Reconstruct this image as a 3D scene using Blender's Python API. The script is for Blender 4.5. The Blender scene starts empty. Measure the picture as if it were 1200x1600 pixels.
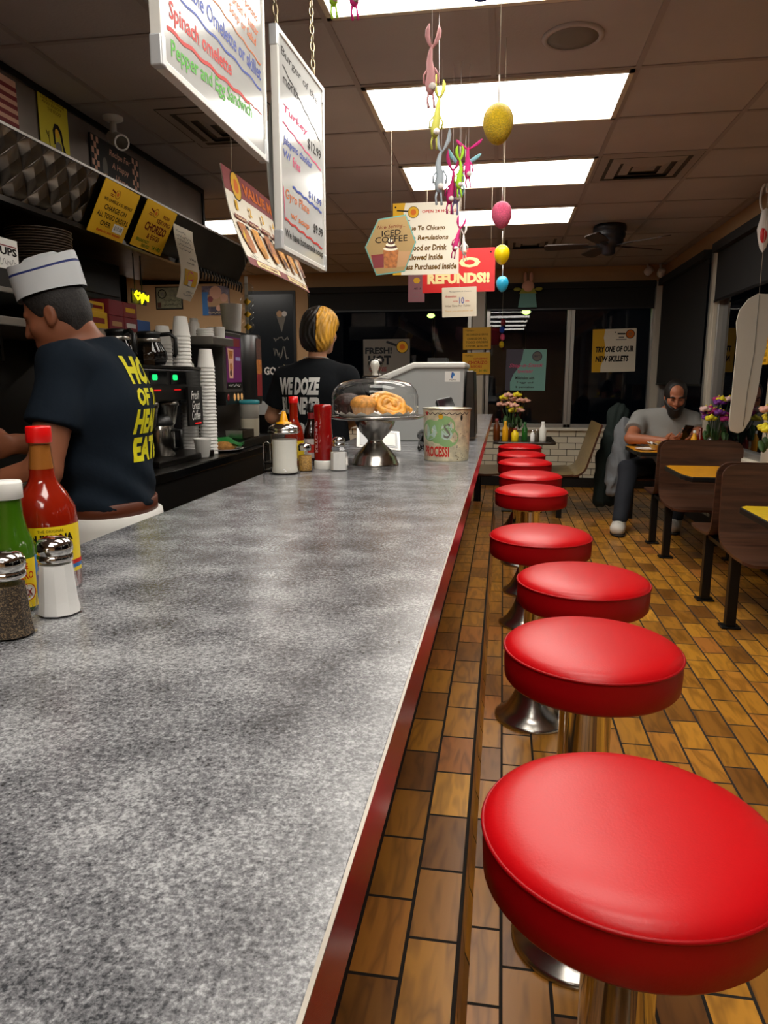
import bpy, math, random
import numpy as np
from mathutils import Matrix, Vector
from mathutils.bvhtree import BVHTree

random.seed(7)
SC = bpy.context.scene
COL = SC.collection
PI = math.pi

# ------------------------------------------------------------------ camera
CAM_H = 1.30
cam_d = bpy.data.cameras.new('camera')
cam_d.sensor_fit = 'VERTICAL'; cam_d.sensor_height = 36.0
cam_d.lens = 1109.0 / 1600.0 * 36.0
cam_d.clip_start = 0.02; cam_d.clip_end = 200
cam = bpy.data.objects.new('camera', cam_d); COL.objects.link(cam)
_F = Vector((-0.16015088, 0.97021169, -0.18177174)).normalized()
_R = Vector((0.98664852, 0.16286407, 0.0)).normalized()
_U = _R.cross(_F)
cam.matrix_world = Matrix(((_R.x, _U.x, -_F.x, 0), (_R.y, _U.y, -_F.y, 0), (_R.z, _U.z, -_F.z, CAM_H), (0, 0, 0, 1)))
SC.camera = cam

# ------------------------------------------------------------------ world and exposure
W = bpy.data.worlds.new('night'); SC.world = W; W.use_nodes = True
W.node_tree.nodes['Background'].inputs[0].default_value = (0.010, 0.014, 0.022, 1)
W.node_tree.nodes['Background'].inputs[1].default_value = 0.04
SC.view_settings.view_transform = 'Standard'; SC.view_settings.look = 'None'
SC.view_settings.exposure = 0.0; SC.view_settings.gamma = 1.0
LAMP = 11.0            # radiance of the ceiling light lenses
LAMP_COL = (1.0, 0.945, 0.86)

# ------------------------------------------------------------------ materials
def lin(c):
    if isinstance(c, str):
        c = c.lstrip('#'); c = [int(c[i:i + 2], 16) / 255 for i in (0, 2, 4)]
        return tuple(x / 12.92 if x <= 0.04045 else ((x + 0.055) / 1.055) ** 2.4 for x in c)
    return tuple(c[:3])
MATS = {}
def new_mat(name):
    m = bpy.data.materials.new(name); m.use_nodes = True
    nt = m.node_tree; b = nt.nodes['Principled BSDF']
    MATS[name] = m
    return m, nt, b
def M(name, col, rough=0.5, metal=0.0, spec=0.5, coat=0.0, emit=0.0, noise=None, bump=None, sub=0.0, sheen=0.0):
    m, nt, b = new_mat(name)
    c = lin(col)
    b.inputs['Base Color'].default_value = (*c, 1)
    b.inputs['Roughness'].default_value = rough
    b.inputs['Metallic'].default_value = metal
    b.inputs['Specular IOR Level'].default_value = spec
    b.inputs['Coat Weight'].default_value = coat
    b.inputs['Coat Roughness'].default_value = 0.08
    b.inputs['Sheen Weight'].default_value = sheen
    if sub: b.inputs['Subsurface Weight'].default_value = sub; b.inputs['Subsurface Radius'].default_value = (.02, .008, .004); b.inputs['Subsurface Scale'].default_value = .3
    if emit:
        b.inputs['Emission Color'].default_value = (*c, 1); b.inputs['Emission Strength'].default_value = emit
    tc = nt.nodes.new('ShaderNodeTexCoord')
    if noise:
        sc, amt = noise[0], noise[1]
        st = noise[2] if len(noise) > 2 else (1, 1, 1)
        mp = nt.nodes.new('ShaderNodeMapping'); mp.inputs['Scale'].default_value = st
        n = nt.nodes.new('ShaderNodeTexNoise'); n.inputs['Scale'].default_value = sc; n.inputs['Detail'].default_value = 5
        nt.links.new(tc.outputs['Object'], mp.inputs[0]); nt.links.new(mp.outputs[0], n.inputs['Vector'])
        r = nt.nodes.new('ShaderNodeValToRGB')
        r.color_ramp.elements[0].position = .3; r.color_ramp.elements[1].position = .7
        r.color_ramp.elements[0].color = (*[x * (1 - amt) for x in c], 1)
        r.color_ramp.elements[1].color = (*[min(1, x * (1 + amt)) for x in c], 1)
        nt.links.new(n.outputs[0], r.inputs[0]); nt.links.new(r.outputs[0], b.inputs['Base Color'])
    if bump:
        n2 = nt.nodes.new('ShaderNodeTexNoise'); n2.inputs['Scale'].default_value = bump[0]; n2.inputs['Detail'].default_value = 4
        bp = nt.nodes.new('ShaderNodeBump'); bp.inputs['Strength'].default_value = bump[1]; bp.inputs['Distance'].default_value = bump[2] if len(bump) > 2 else .01
        nt.links.new(tc.outputs['Object'], n2.inputs['Vector']); nt.links.new(n2.outputs[0], bp.inputs['Height'])
        nt.links.new(bp.outputs[0], b.inputs['Normal'])
    return m
def glass_mat(name, tint=(1, 1, 1), base=0.04, rough=0.0, ior=1.45):
    m = bpy.data.materials.new(name); m.use_nodes = True; nt = m.node_tree
    nt.nodes.clear(); MATS[name] = m
    out = nt.nodes.new('ShaderNodeOutputMaterial'); mix = nt.nodes.new('ShaderNodeMixShader')
    tr = nt.nodes.new('ShaderNodeBsdfTransparent'); gl = nt.nodes.new('ShaderNodeBsdfGlossy'); lw = nt.nodes.new('ShaderNodeLayerWeight')
    tr.inputs[0].default_value = (*tint, 1); gl.inputs['Roughness'].default_value = rough; lw.inputs[0].default_value = .5
    pw = nt.nodes.new('ShaderNodeMath'); pw.operation = 'POWER'; pw.inputs[1].default_value = 5.0; nt.links.new(lw.outputs['Facing'], pw.inputs[0])
    fr = nt.nodes.new('ShaderNodeMapRange'); fr.inputs[3].default_value = base; fr.inputs[4].default_value = 1.0; nt.links.new(pw.outputs[0], fr.inputs[0])
    nt.links.new(fr.outputs[0], mix.inputs[0]); nt.links.new(tr.outputs[0], mix.inputs[1]); nt.links.new(gl.outputs[0], mix.inputs[2])
    nt.links.new(mix.outputs[0], out.inputs[0])
    return m

def tile_floor(name, px, py, dark=1.0):
    m, nt, b = new_mat(name); L = nt.links
    tc = nt.nodes.new('ShaderNodeTexCoord'); sx = nt.nodes.new('ShaderNodeSeparateXYZ'); L.new(tc.outputs['Object'], sx.inputs[0])
    ax = nt.nodes.new('ShaderNodeMath'); ax.operation = 'ADD'; ax.inputs[1].default_value = 10.7 * 1.0 - px; L.new(sx.outputs[0], ax.inputs[0])
    ay = nt.nodes.new('ShaderNodeMath'); ay.operation = 'ADD'; ay.inputs[1].default_value = 21.75 - py; L.new(sx.outputs[1], ay.inputs[0])
    cb = nt.nodes.new('ShaderNodeCombineXYZ'); L.new(ay.outputs[0], cb.inputs[0]); L.new(ax.outputs[0], cb.inputs[1])
    br = nt.nodes.new('ShaderNodeTexBrick'); L.new(cb.outputs[0], br.inputs['Vector'])
    br.inputs['Scale'].default_value = 1; br.inputs['Brick Width'].default_value = .2175; br.inputs['Row Height'].default_value = .107
    br.inputs['Mortar Size'].default_value = .0042; br.inputs['Mortar Smooth'].default_value = .15
    br.inputs['Color1'].default_value = (0, 0, 0, 1); br.inputs['Color2'].default_value = (1, 1, 1, 1); br.inputs['Mortar'].default_value = (.5, .5, .5, 1)
    br.offset = .5; br.offset_frequency = 2
    # grain: stretched along the tile, different in each tile
    rnd = nt.nodes.new('ShaderNodeMath'); rnd.operation = 'MULTIPLY'; rnd.inputs[1].default_value = 37.0; L.new(br.outputs['Color'], rnd.inputs[0])
    mp = nt.nodes.new('ShaderNodeMapping'); mp.inputs['Scale'].default_value = (3.2, 17, 1); L.new(cb.outputs[0], mp.inputs[0])
    n = nt.nodes.new('ShaderNodeTexNoise'); n.noise_dimensions = '4D'; n.inputs['Scale'].default_value = 1.3; n.inputs['Detail'].default_value = 2
    n.inputs['Distortion'].default_value = .35
    L.new(mp.outputs[0], n.inputs['Vector']); L.new(rnd.outputs[0], n.inputs['W'])
    band = nt.nodes.new('ShaderNodeMath'); band.operation = 'MULTIPLY'; band.inputs[1].default_value = 7.0; L.new(n.outputs[0], band.inputs[0])
    pp = nt.nodes.new('ShaderNodeMath'); pp.operation = 'PINGPONG'; pp.inputs[1].default_value = 1.0; L.new(band.outputs[0], pp.inputs[0])
    ramp = nt.nodes.new('ShaderNodeValToRGB'); e = ramp.color_ramp.elements
    cols = [(0.0, '#74491c'), (.2, '#9c6822'), (.45, '#b57c28'), (.7, '#c0862a'), (.88, '#ad6c2e'), (1.0, '#d89c34')]
    e[0].position = 0; e[0].color = (*lin(cols[0][1]), 1); e[1].position = 1; e[1].color = (*lin(cols[-1][1]), 1)
    for p, c in cols[1:-1]:
        q = e.new(p); q.color = (*lin(c), 1)
    L.new(br.outputs['Color'], ramp.inputs[0])
    r2 = nt.nodes.new('ShaderNodeValToRGB'); r2.color_ramp.elements[0].color = (.55, .5, .45, 1); r2.color_ramp.elements[1].color = (1.12, 1.1, 1.05, 1)
    r2.color_ramp.elements[0].position = .0; r2.color_ramp.elements[1].position = .75
    L.new(pp.outputs[0], r2.inputs[0])
    mul = nt.nodes.new('ShaderNodeMix'); mul.data_type = 'RGBA'; mul.blend_type = 'MULTIPLY'; mul.inputs[0].default_value = .75
    L.new(ramp.outputs[0], mul.inputs[6]); L.new(r2.outputs[0], mul.inputs[7])
    g = nt.nodes.new('ShaderNodeMix'); g.data_type = 'RGBA'; g.inputs[7].default_value = (*lin('#1d1610'), 1)
    L.new(br.outputs['Fac'], g.inputs[0]); L.new(mul.outputs[2], g.inputs[6]); L.new(g.outputs[2], b.inputs['Base Color'])
    rr = nt.nodes.new('ShaderNodeMapRange'); rr.inputs[3].default_value = .33; rr.inputs[4].default_value = .9
    L.new(br.outputs['Fac'], rr.inputs[0]); L.new(rr.outputs[0], b.inputs['Roughness'])
    iv = nt.nodes.new('ShaderNodeMath'); iv.operation = 'SUBTRACT'; iv.inputs[0].default_value = 1; L.new(br.outputs['Fac'], iv.inputs[1])
    bp = nt.nodes.new('ShaderNodeBump'); bp.inputs['Strength'].default_value = .5; bp.inputs['Distance'].default_value = .003
    L.new(iv.outputs[0], bp.inputs['Height']); L.new(bp.outputs[0], b.inputs['Normal'])
    return m

def subway(name, axis):
    m, nt, b = new_mat(name); L = nt.links
    tc = nt.nodes.new('ShaderNodeTexCoord'); sx = nt.nodes.new('ShaderNodeSeparateXYZ'); L.new(tc.outputs['Object'], sx.inputs[0])
    cb = nt.nodes.new('ShaderNodeCombineXYZ'); L.new(sx.outputs[axis], cb.inputs[0]); L.new(sx.outputs[2], cb.inputs[1])
    br = nt.nodes.new('ShaderNodeTexBrick'); L.new(cb.outputs[0], br.inputs['Vector'])
    br.inputs['Scale'].default_value = 1; br.inputs['Brick Width'].default_value = .2; br.inputs['Row Height'].default_value = .078
    br.inputs['Mortar Size'].default_value = .004; br.inputs['Mortar Smooth'].default_value = .1
    br.inputs['Color1'].default_value = (*lin('#d6cdb4'), 1); br.inputs['Color2'].default_value = (*lin('#e2dac4'), 1); br.inputs['Mortar'].default_value = (*lin('#3a352c'), 1)
    L.new(br.outputs['Color'], b.inputs['Base Color']); b.inputs['Roughness'].default_value = .2
    return m

def laminate(name):
    m, nt, b = new_mat(name); L = nt.links
    tc = nt.nodes.new('ShaderNodeTexCoord')
    mp = nt.nodes.new('ShaderNodeMapping'); mp.inputs['Scale'].default_value = (1, 1, 1); L.new(tc.outputs['Object'], mp.inputs[0])
    def nz(s, d, rg=.6):
        n = nt.nodes.new('ShaderNodeTexNoise'); n.inputs['Scale'].default_value = s; n.inputs['Detail'].default_value = d; n.inputs['Roughness'].default_value = rg
        L.new(mp.outputs[0], n.inputs['Vector']); return n.outputs[0]
    a = nz(190, 4, .72); c = nz(9, 5, .62); f = nz(480, 2, .6)
    def mx(x, y, w):
        q = nt.nodes.new('ShaderNodeMix'); q.data_type = 'FLOAT'; q.inputs[0].default_value = w
        L.new(x, q.inputs[2]); L.new(y, q.inputs[3]); return q.outputs[0]
    v = mx(mx(a, c, .42), f, .22)
    r = nt.nodes.new('ShaderNodeValToRGB'); e = r.color_ramp.elements
    e[0].position = .40; e[0].color = (*lin('#333437'), 1); e[1].position = .61; e[1].color = (*lin('#abacad'), 1)
    q = e.new(.5); q.color = (*lin('#6f6f72'), 1)
    L.new(v, r.inputs[0]); L.new(r.outputs[0], b.inputs['Base Color'])
    b.inputs['Roughness'].default_value = .23; b.inputs['Specular IOR Level'].default_value = .6
    bp = nt.nodes.new('ShaderNodeBump'); bp.inputs['Strength'].default_value = .12; bp.inputs['Distance'].default_value = .001
    L.new(f, bp.inputs['Height']); L.new(bp.outputs[0], b.inputs['Normal'])
    return m

def wood(name, c1, c2, axis, rough=.3):
    m, nt, b = new_mat(name); L = nt.links
    tc = nt.nodes.new('ShaderNodeTexCoord'); mp = nt.nodes.new('ShaderNodeMapping')
    s = [38, 38, 38]; s[axis] = 2.2; mp.inputs['Scale'].default_value = s
    L.new(tc.outputs['Object'], mp.inputs[0])
    n = nt.nodes.new('ShaderNodeTexNoise'); n.inputs['Scale'].default_value = 1; n.inputs['Detail'].default_value = 6; n.inputs['Distortion'].default_value = .8
    L.new(mp.outputs[0], n.inputs['Vector'])
    r = nt.nodes.new('ShaderNodeValToRGB'); e = r.color_ramp.elements
    e[0].position = .32; e[0].color = (*lin(c1), 1); e[1].position = .7; e[1].color = (*lin(c2), 1)
    L.new(n.outputs[0], r.inputs[0]); L.new(r.outputs[0], b.inputs['Base Color'])
    b.inputs['Roughness'].default_value = rough
    return m

def quilted(name):
    m, nt, b = new_mat(name); L = nt.links
    b.inputs['Base Color'].default_value = (*lin('#7c736b'), 1); b.inputs['Metallic'].default_value = 1; b.inputs['Roughness'].default_value = .25
    tc = nt.nodes.new('ShaderNodeTexCoord'); mp = nt.nodes.new('ShaderNodeMapping')
    mp.inputs['Rotation'].default_value = (PI / 4, 0, 0); mp.inputs['Scale'].default_value = (0, 9, 9)
    L.new(tc.outputs['Object'], mp.inputs[0])
    sx = nt.nodes.new('ShaderNodeSeparateXYZ'); L.new(mp.outputs[0], sx.inputs[0])
    hs = []
    for k in (1, 2):
        f = nt.nodes.new('ShaderNodeMath'); f.operation = 'FRACT'; L.new(sx.outputs[k], f.inputs[0])
        s = nt.nodes.new('ShaderNodeMath'); s.operation = 'PINGPONG'; s.inputs[1].default_value = .5; L.new(f.outputs[0], s.inputs[0])
        p = nt.nodes.new('ShaderNodeMath'); p.operation = 'POWER'; p.inputs[1].default_value = .6; L.new(s.outputs[0], p.inputs[0]); hs.append(p.outputs[0])
    mn = nt.nodes.new('ShaderNodeMath'); mn.operation = 'MULTIPLY'; L.new(hs[0], mn.inputs[0]); L.new(hs[1], mn.inputs[1])
    bp = nt.nodes.new('ShaderNodeBump'); bp.inputs['Strength'].default_value = .7; bp.inputs['Distance'].default_value = .05
    L.new(mn.outputs[0], bp.inputs['Height']); L.new(bp.outputs[0], b.inputs['Normal'])
    return m

tile_floor('floor_tile', .034, .0)
tile_floor('step_tile', -.164, .1)
subway('subway_x', 0); subway('subway_y', 1)
laminate('laminate')
wood('booth_wood', '#37231a', '#5c3d2c', 0)
wood('booth_edge', '#3a2018', '#55301f', 1)
wood('pale_wood', '#6f5a36', '#98804f', 1)
quilted('quilted_steel')
M('ceiling_tile', '#aba3a0', .85, bump=(90, .3, .003), noise=(1.2, .12))
M('ceiling_grid', '#968d88', .6)
M('beige_wall', '#b8946a', .7)
M('dark_wall', '#15130f', .6)
M('kitchen_wall', '#24211d', .5)
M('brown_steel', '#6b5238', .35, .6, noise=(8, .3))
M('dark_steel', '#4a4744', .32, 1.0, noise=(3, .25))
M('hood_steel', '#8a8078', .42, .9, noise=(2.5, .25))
M('jug_plastic', '#b4b0a6', .4)
M('steel', '#b8b5ae', .28, 1.0)
M('steel_shelf', '#8d8a84', .38, .9)
M('chrome', '#d8d6d2', .09, 1.0)
M('smoky_chrome', '#b4afa8', .22, 1.0, noise=(14, .2))
M('brushed', '#b9b6b0', .2, 1.0)
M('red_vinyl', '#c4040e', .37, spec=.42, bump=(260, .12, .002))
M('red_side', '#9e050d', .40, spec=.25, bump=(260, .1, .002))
M('red_laminate', '#a20c22', .22)
M('edge_trim', '#8f887e', .3, .7)
M('black', '#0b0b0b', .4); M('duct_shade', '#3a3530', .7)
M('black_gloss', '#0a0a0a', .12)
M('black_metal', '#131211', .4, .5)
M('white_paint', '#d8d6d0', .35)
M('white_plastic', '#e4e2dc', .4)
M('white_foam', '#e8e6e0', .6)
M('white_ceramic', '#eeece6', .12)
M('off_white', '#ddd6c4', .6)
M('frame_paint', '#b9b1a0', .4)
M('frame_alu', '#a7a59f', .3, .6)
M('blind', '#131313', .8)
M('lens_frame', '#c9bda6', .5)
M('whiteboard', '#b9bab8', .13, spec=.28)
M('board_edge', '#c2c4c6', .3, .3)
M('paper', '#e2d8c2', .7)
M('paper_white', '#e6e4de', .6)
M('yellow_card', '#e0ab0c', .55)
M('yellow_paper', '#c9b81e', .6)
M('ink', '#1a1412', .6, spec=.15); M('ink_dark_red', '#6b1410', .6, spec=.15); M('ink_red', '#c0241c', .5, spec=.15)
M('ink_blue', '#23409c', .5, spec=.15); M('ink_green', '#4fae2e', .5, spec=.15); M('ink_orange', '#cf6a22', .5, spec=.15)
M('ink_brown', '#6a4a0c', .5, spec=.15); M('ink_gold', '#d8a72c', .5, spec=.15); M('ink_grey', '#77736c', .6, spec=.15); M('ink_darkgreen', '#4d7a1c', .6, spec=.15)
M('ink_pink', '#d3567c', .6, spec=.15); M('ink_purple', '#6e2a78', .5, spec=.15)
M('sign_red', '#c81418', .45); M('sign_cream', '#ecd79a', .5); M('sign_white', '#e6dfcd', .5)
M('sign_brown', '#a18450', .5); M('sign_teal', '#5f9a90', .5); M('sign_teal_pale', '#78b0a4', .5); M('sign_violet', '#3c3648', .5); M('dark_red', '#7c1a1c', .5)
M('food_brown', '#a8642a', .5, noise=(60, .4)); M('food_gold', '#d8942c', .5, noise=(60, .3)); M('cocoa', '#4a2618', .6, noise=(80, .5))
M('cup_red', '#7c1f28', .4); M('cup_tan', '#b58a5c', .4); M('cream', '#eee4cc', .4)
M('skin', '#a9694a', .5, sub=.08); M('skin_pale', '#c08a6a', .5, sub=.08); M('lip', '#8e4d40', .5)
M('skin_cook', '#9a5f43', .48, sub=.08)
M('hair_dark', '#1a1512', .45, noise=(90, .5, (1, 1, .15)), bump=(160, .6, .004))
M('hair_grey', '#24201e', .6, noise=(140, .6), bump=(200, .6, .003))
M('hair_blonde', '#c8922c', .4, noise=(70, .45, (1, 1, .12)), bump=(150, .6, .004))
M('navy_shirt', '#16202b', .9, spec=.2, bump=(9, .35, .02)); M('black_shirt', '#0d1014', .9, spec=.2, bump=(9, .35, .02))
M('grey_shirt', '#8d8c88', .9, bump=(10, .4, .02)); M('dark_jeans', '#171b24', .85, bump=(12, .3, .02)); M('khaki', '#8a8264', .85)
M('tee_yellow', '#e2d800', .7); M('tee_white', '#d6d4d0', .7)
M('belt', '#5c2a12', .5); M('apron', '#dcdad4', .8)
M('grey_coat', '#74777a', .9, bump=(14, .6, .03)); M('green_coat', '#13211d', .85, bump=(14, .6, .03))
M('shoe', '#d0ccc2', .6); M('sole', '#262320', .7)
M('eye_white', '#d8d4cc', .3)
M('hat_paper', '#dfe3e6', .7); M('hat_stripe', '#1c2f78', .6)
M('hot_red', '#861a08', .12, coat=.6); M('hot_red_dark', '#6e1408', .12, coat=.6); M('cap_red', '#e01010', .3); M('green_sauce', '#375f0c', .15, coat=.5); M('dark_sauce', '#1a0d08', .1, coat=.6)
M('ketchup', '#8e0d0c', .18, coat=.4); M('label_yellow', '#f0cf12', .4); M('label_blue', '#2a6fb4', .4); M('mustard', '#e0a010', .3)
M('salt', '#ecebe8', .8); M('sugar', '#e8e6dc', .8); M('flakes', '#9a7434', .7, noise=(220, .7))
m_, nt_, b_ = new_mat('pepper')
_v = nt_.nodes.new('ShaderNodeTexVoronoi'); _v.inputs['Scale'].default_value = 900
_t = nt_.nodes.new('ShaderNodeTexCoord'); nt_.links.new(_t.outputs['Object'], _v.inputs['Vector'])
_r = nt_.nodes.new('ShaderNodeValToRGB'); _e = _r.color_ramp.elements
_e[0].position = .1; _e[0].color = (.008, .006, .005, 1); _e[1].position = .95; _e[1].color = (.34, .24, .13, 1); _q = _e.new(.55); _q.color = (.035, .024, .016, 1)
nt_.links.new(_v.outputs['Color'], _r.inputs[0]); nt_.links.new(_r.outputs[0], b_.inputs['Base Color'])
M('cone_yellow', '#f0a80a', .35); M('egg_yellow', '#d9b60c', .5, bump=(420, 1.0, .006), noise=(300, .35)); M('egg_pink', '#e0567c', .5, bump=(420, 1.0, .006), noise=(300, .3)); M('egg_yellow_plain', '#e8c808', .3); M('egg_blue', '#2aa6d0', .3)
M('felt_pink', '#d82a86', .8); M('felt_grey', '#9aa4ac', .8); M('felt_green', '#8fc42a', .8); M('felt_olive', '#98963a', .8); M('felt_rose', '#c78f90', .8); M('felt_magenta', '#b01a62', .8); M('felt_lilac', '#8d86b4', .8); M('felt_aqua', '#86c4cc', .8); M('felt_white', '#d8d2cc', .9); M('felt_peach', '#d8a890', .8); M('felt_lime', '#a4d82a', .8)
M('string', '#b8ab96', .7); M('brass_chain', '#9a8c70', .3, .9)
M('can_cream', '#e4dabb', .4, .1, noise=(40, .25)); M('can_green', '#8fb67a', .4); M('can_pale', '#b8cfc4', .4); M('can_red', '#cf2a1a', .4)
M('register_grey', '#a8aaa8', .4); M('register_white', '#deddd8', .35)
M('machine_black', '#100f0e', .3); M('machine_grey', '#5a5652', .35, .6); M('lcd_green', '#18e070', .3, emit=1.2); M('led_red', '#d01818', .4, emit=.6); M('led_tan', '#d8a060', .4, emit=.35)
M('neon_yellow', '#f6ee10', .4, emit=2.2)
M('poster_purple', '#6a2260', .4); M('teal_lid', '#2a8e98', .4); M('milk', '#d8d0b8', .5); M('plate_dark', '#5a4a3c', .4)
M('box_yellow', '#c79a10', .5); M('box_red', '#7a1c26', .5); M('box_blue', '#2a5a9c', .5)
M('yellow_table', '#d8b414', .3, noise=(30, .12)); M('dark_table', '#2c241e', .25); M('orange_table', '#d89414', .3, noise=(30, .12))
M('basket', '#b58a3c', .6); M('leaf', '#2c4a1c', .6, noise=(20, .4)); M('petal_yellow', '#d8c81c', .6); M('petal_pink', '#d8a08c', .6); M('petal_magenta', '#a81c6c', .6); M('petal_purple', '#6c2a84', .6); M('petal_white', '#dcb8b0', .6)
M('bottle_green', '#1c5a1c', .2); M('bottle_amber', '#5a2a0c', .2)
M('cut_white', '#b9b2a4', .7); M('bread', '#b07c3a', .7, noise=(60, .3)); M('bag_green', '#2c7a3a', .4)
M('chalkboard', '#141a20', .25); M('certificate', '#7c7a60', .5, noise=(20, .3)); M('photo', '#6a5a6a', .4, noise=(14, .9))
M('chip', '#c99a18', .5); M('fan_dark', '#1c1d24', .4); M('fan_blade', '#3a2a22', .5)
M('muffin_gold', '#c88a3c', .6, noise=(70, .4), bump=(60, .5, .01)); M('pastry', '#dc9a3e', .45, noise=(50, .4), bump=(50, .6, .01)); M('choc', '#2e1a14', .6, noise=(70, .5), bump=(70, .6, .01))
M('lime_light', '#b8f060', .4, emit=6.0); M('street_white', '#ffffff', .4, emit=8.0)
M('screen', '#0a0a0c', .08); M('pink_paper', '#8a5a60', .6)
glass_mat('glass'); glass_mat('window_glass', (.80, .82, .84), base=.055); glass_mat('smoke_glass', (.25, .25, .26)); glass_mat('amber_glass', (.85, .68, .45)); glass_mat('plastic_clear', (.9, .9, .88), rough=.15)
m_, nt_, b_ = new_mat('lamp_lens')
_em = nt_.nodes.new('ShaderNodeEmission'); _em.inputs[0].default_value = (*LAMP_COL, 1); _em.inputs[1].default_value = LAMP
nt_.links.new(_em.outputs[0], nt_.nodes['Material Output'].inputs[0])

# ------------------------------------------------------------------ mesh helpers
class MB:
    def __init__(s): s.v = []; s.f = []; s.m = []; s.s = []; s.mats = []
    def mi(s, mat):
        if mat not in s.mats: s.mats.append(mat)
        return s.mats.index(mat)
    def add(s, vs, fs, mat, smooth=False, mx=None):
        o = len(s.v); i = s.mi(mat)
        if mx is not None: vs = [mx @ Vector(p) for p in vs]
        s.v += [tuple(p) for p in vs]
        for f in fs: s.f.append(tuple(o + k for k in f)); s.m.append(i); s.s.append(smooth)
        return s
    def box(s, a, b, mat, mx=None):
        x0, y0, z0 = a; x1, y1, z1 = b
        vs = [(x0, y0, z0), (x1, y0, z0), (x1, y1, z0), (x0, y1, z0), (x0, y0, z1), (x1, y0, z1), (x1, y1, z1), (x0, y1, z1)]
        return s.add(vs, [(0, 3, 2, 1), (4, 5, 6, 7), (0, 1, 5, 4), (1, 2, 6, 5), (2, 3, 7, 6), (3, 0, 4, 7)], mat, False, mx)
    def lathe(s, prof, mat, n=32, mx=None, smooth=True, sx=1, sy=1):
        vs = []; fs = []
        for r, z in prof:
            for k in range(n):
                a = 2 * PI * k / n; vs.append((r * math.cos(a) * sx, r * math.sin(a) * sy, z))
        for i in range(len(prof) - 1):
            for k in range(n):
                k2 = (k + 1) % n; fs.append((i * n + k, i * n + k2, (i + 1) * n + k2, (i + 1) * n + k))
        s.add(vs, fs, mat, smooth, mx)
        if prof[0][0] > 1e-5: s.add([vs[k] for k in range(n)], [tuple(range(n - 1, -1, -1))], mat, False, mx)
        if prof[-1][0] > 1e-5: s.add(vs[-n:], [tuple(range(n))], mat, False, mx)
        return s
    def tube(s, pts, r, mat, n=8, closed=False, smooth=True):
        P = [Vector(p) for p in pts]; N = len(P); vs = []; fs = []
        rs = r if isinstance(r, (list, tuple)) else [r] * N
        up = None
        for i, p in enumerate(P):
            if closed: t = (P[(i + 1) % N] - P[i - 1])
            else: t = (P[min(i + 1, N - 1)] - P[max(i - 1, 0)])
            t.normalize()
            if up is None:
                up = Vector((0, 0, 1)) if abs(t.z) < .9 else Vector((1, 0, 0))
            a = t.cross(up)
            if a.length < 1e-4: a = t.orthogonal()
            a.normalize(); b = a.cross(t).normalized(); up = b
            for k in range(n):
                an = 2 * PI * k / n; vs.append(p + (a * math.cos(an) + b * math.sin(an)) * rs[i])
        for i in range(N if closed else N - 1):
            j = (i + 1) % N
            for k in range(n):
                k2 = (k + 1) % n; fs.append((i * n + k, i * n + k2, j * n + k2, j * n + k))
        if not closed:
            fs.append(tuple(range(n - 1, -1, -1))); fs.append(tuple((N - 1) * n + k for k in range(n)))
        return s.add(vs, fs, mat, smooth)
    def prism(s, poly, z0, z1, mat, mx=None):
        n = len(poly); vs = [(x, y, z0) for x, y in poly] + [(x, y, z1) for x, y in poly]
        fs = [tuple(range(n - 1, -1, -1)), tuple(range(n, 2 * n))] + [(i, (i + 1) % n, n + (i + 1) % n, n + i) for i in range(n)]
        return s.add(vs, fs, mat, False, mx)
    def ell(s, c, r, mat, n=16, mx=None, rot=None):
        vs = []; fs = []; m = n // 2
        R = rot.to_3x3() if rot is not None else None
        for i in range(m + 1):
            t = PI * i / m
            for k in range(n):
                a = 2 * PI * k / n
                p = Vector((r[0] * math.sin(t) * math.cos(a), r[1] * math.sin(t) * math.sin(a), r[2] * math.cos(t)))
                if R is not None: p = R @ p
                vs.append(p + Vector(c))
        for i in range(m):
            for k in range(n):
                k2 = (k + 1) % n; fs.append((i * n + k, (i + 1) * n + k, (i + 1) * n + k2, i * n + k2))
        return s.add(vs, fs, mat, True, mx)
    def build(s, name, parent=None, bevel=0, seg=2, loc=None, subsurf=0):
        me = bpy.data.meshes.new(name); me.from_pydata(s.v, [], s.f)
        for mt in s.mats: me.materials.append(MATS[mt])
        me.polygons.foreach_set('material_index', s.m); me.polygons.foreach_set('use_smooth', s.s)
        me.update()
        o = bpy.data.objects.new(name, me); COL.objects.link(o)
        if loc is not None: o.location = loc
        if parent is not None: o.parent = parent
        if bevel:
            b = o.modifiers.new('bevel', 'BEVEL'); b.width = bevel; b.segments = seg; b.limit_method = 'ANGLE'; b.angle_limit = .6
        if subsurf:
            b = o.modifiers.new('subdiv', 'SUBSURF'); b.levels = subsurf; b.render_levels = subsurf
        return o
def tag(o, label, cat, group=None, kind=None):
    o['label'] = label; o['category'] = cat
    if group: o['group'] = group
    if kind: o['kind'] = kind
    return o
def struct(o): o['kind'] = 'structure'; return o
def empty(name, label, cat, loc=(0, 0, 0), rz=0, group=None):
    o = bpy.data.objects.new(name, None); COL.objects.link(o); o.empty_display_size = .05
    o.location = loc; o.rotation_euler = (0, 0, rz)
    return tag(o, label, cat, group)
def dup(root, loc, rz=0, label=None, group=None, scale=None):
    r = root.copy(); COL.objects.link(r); r.location = loc; r.rotation_euler = (0, 0, rz)
    if label: r['label'] = label
    if group: r['group'] = group
    if scale: r.scale = (scale,) * 3
    for ch in list(root.children):
        c = ch.copy(); COL.objects.link(c); c.parent = r
        for g in list(ch.children):
            d = g.copy(); COL.objects.link(d); d.parent = c
    return r
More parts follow.
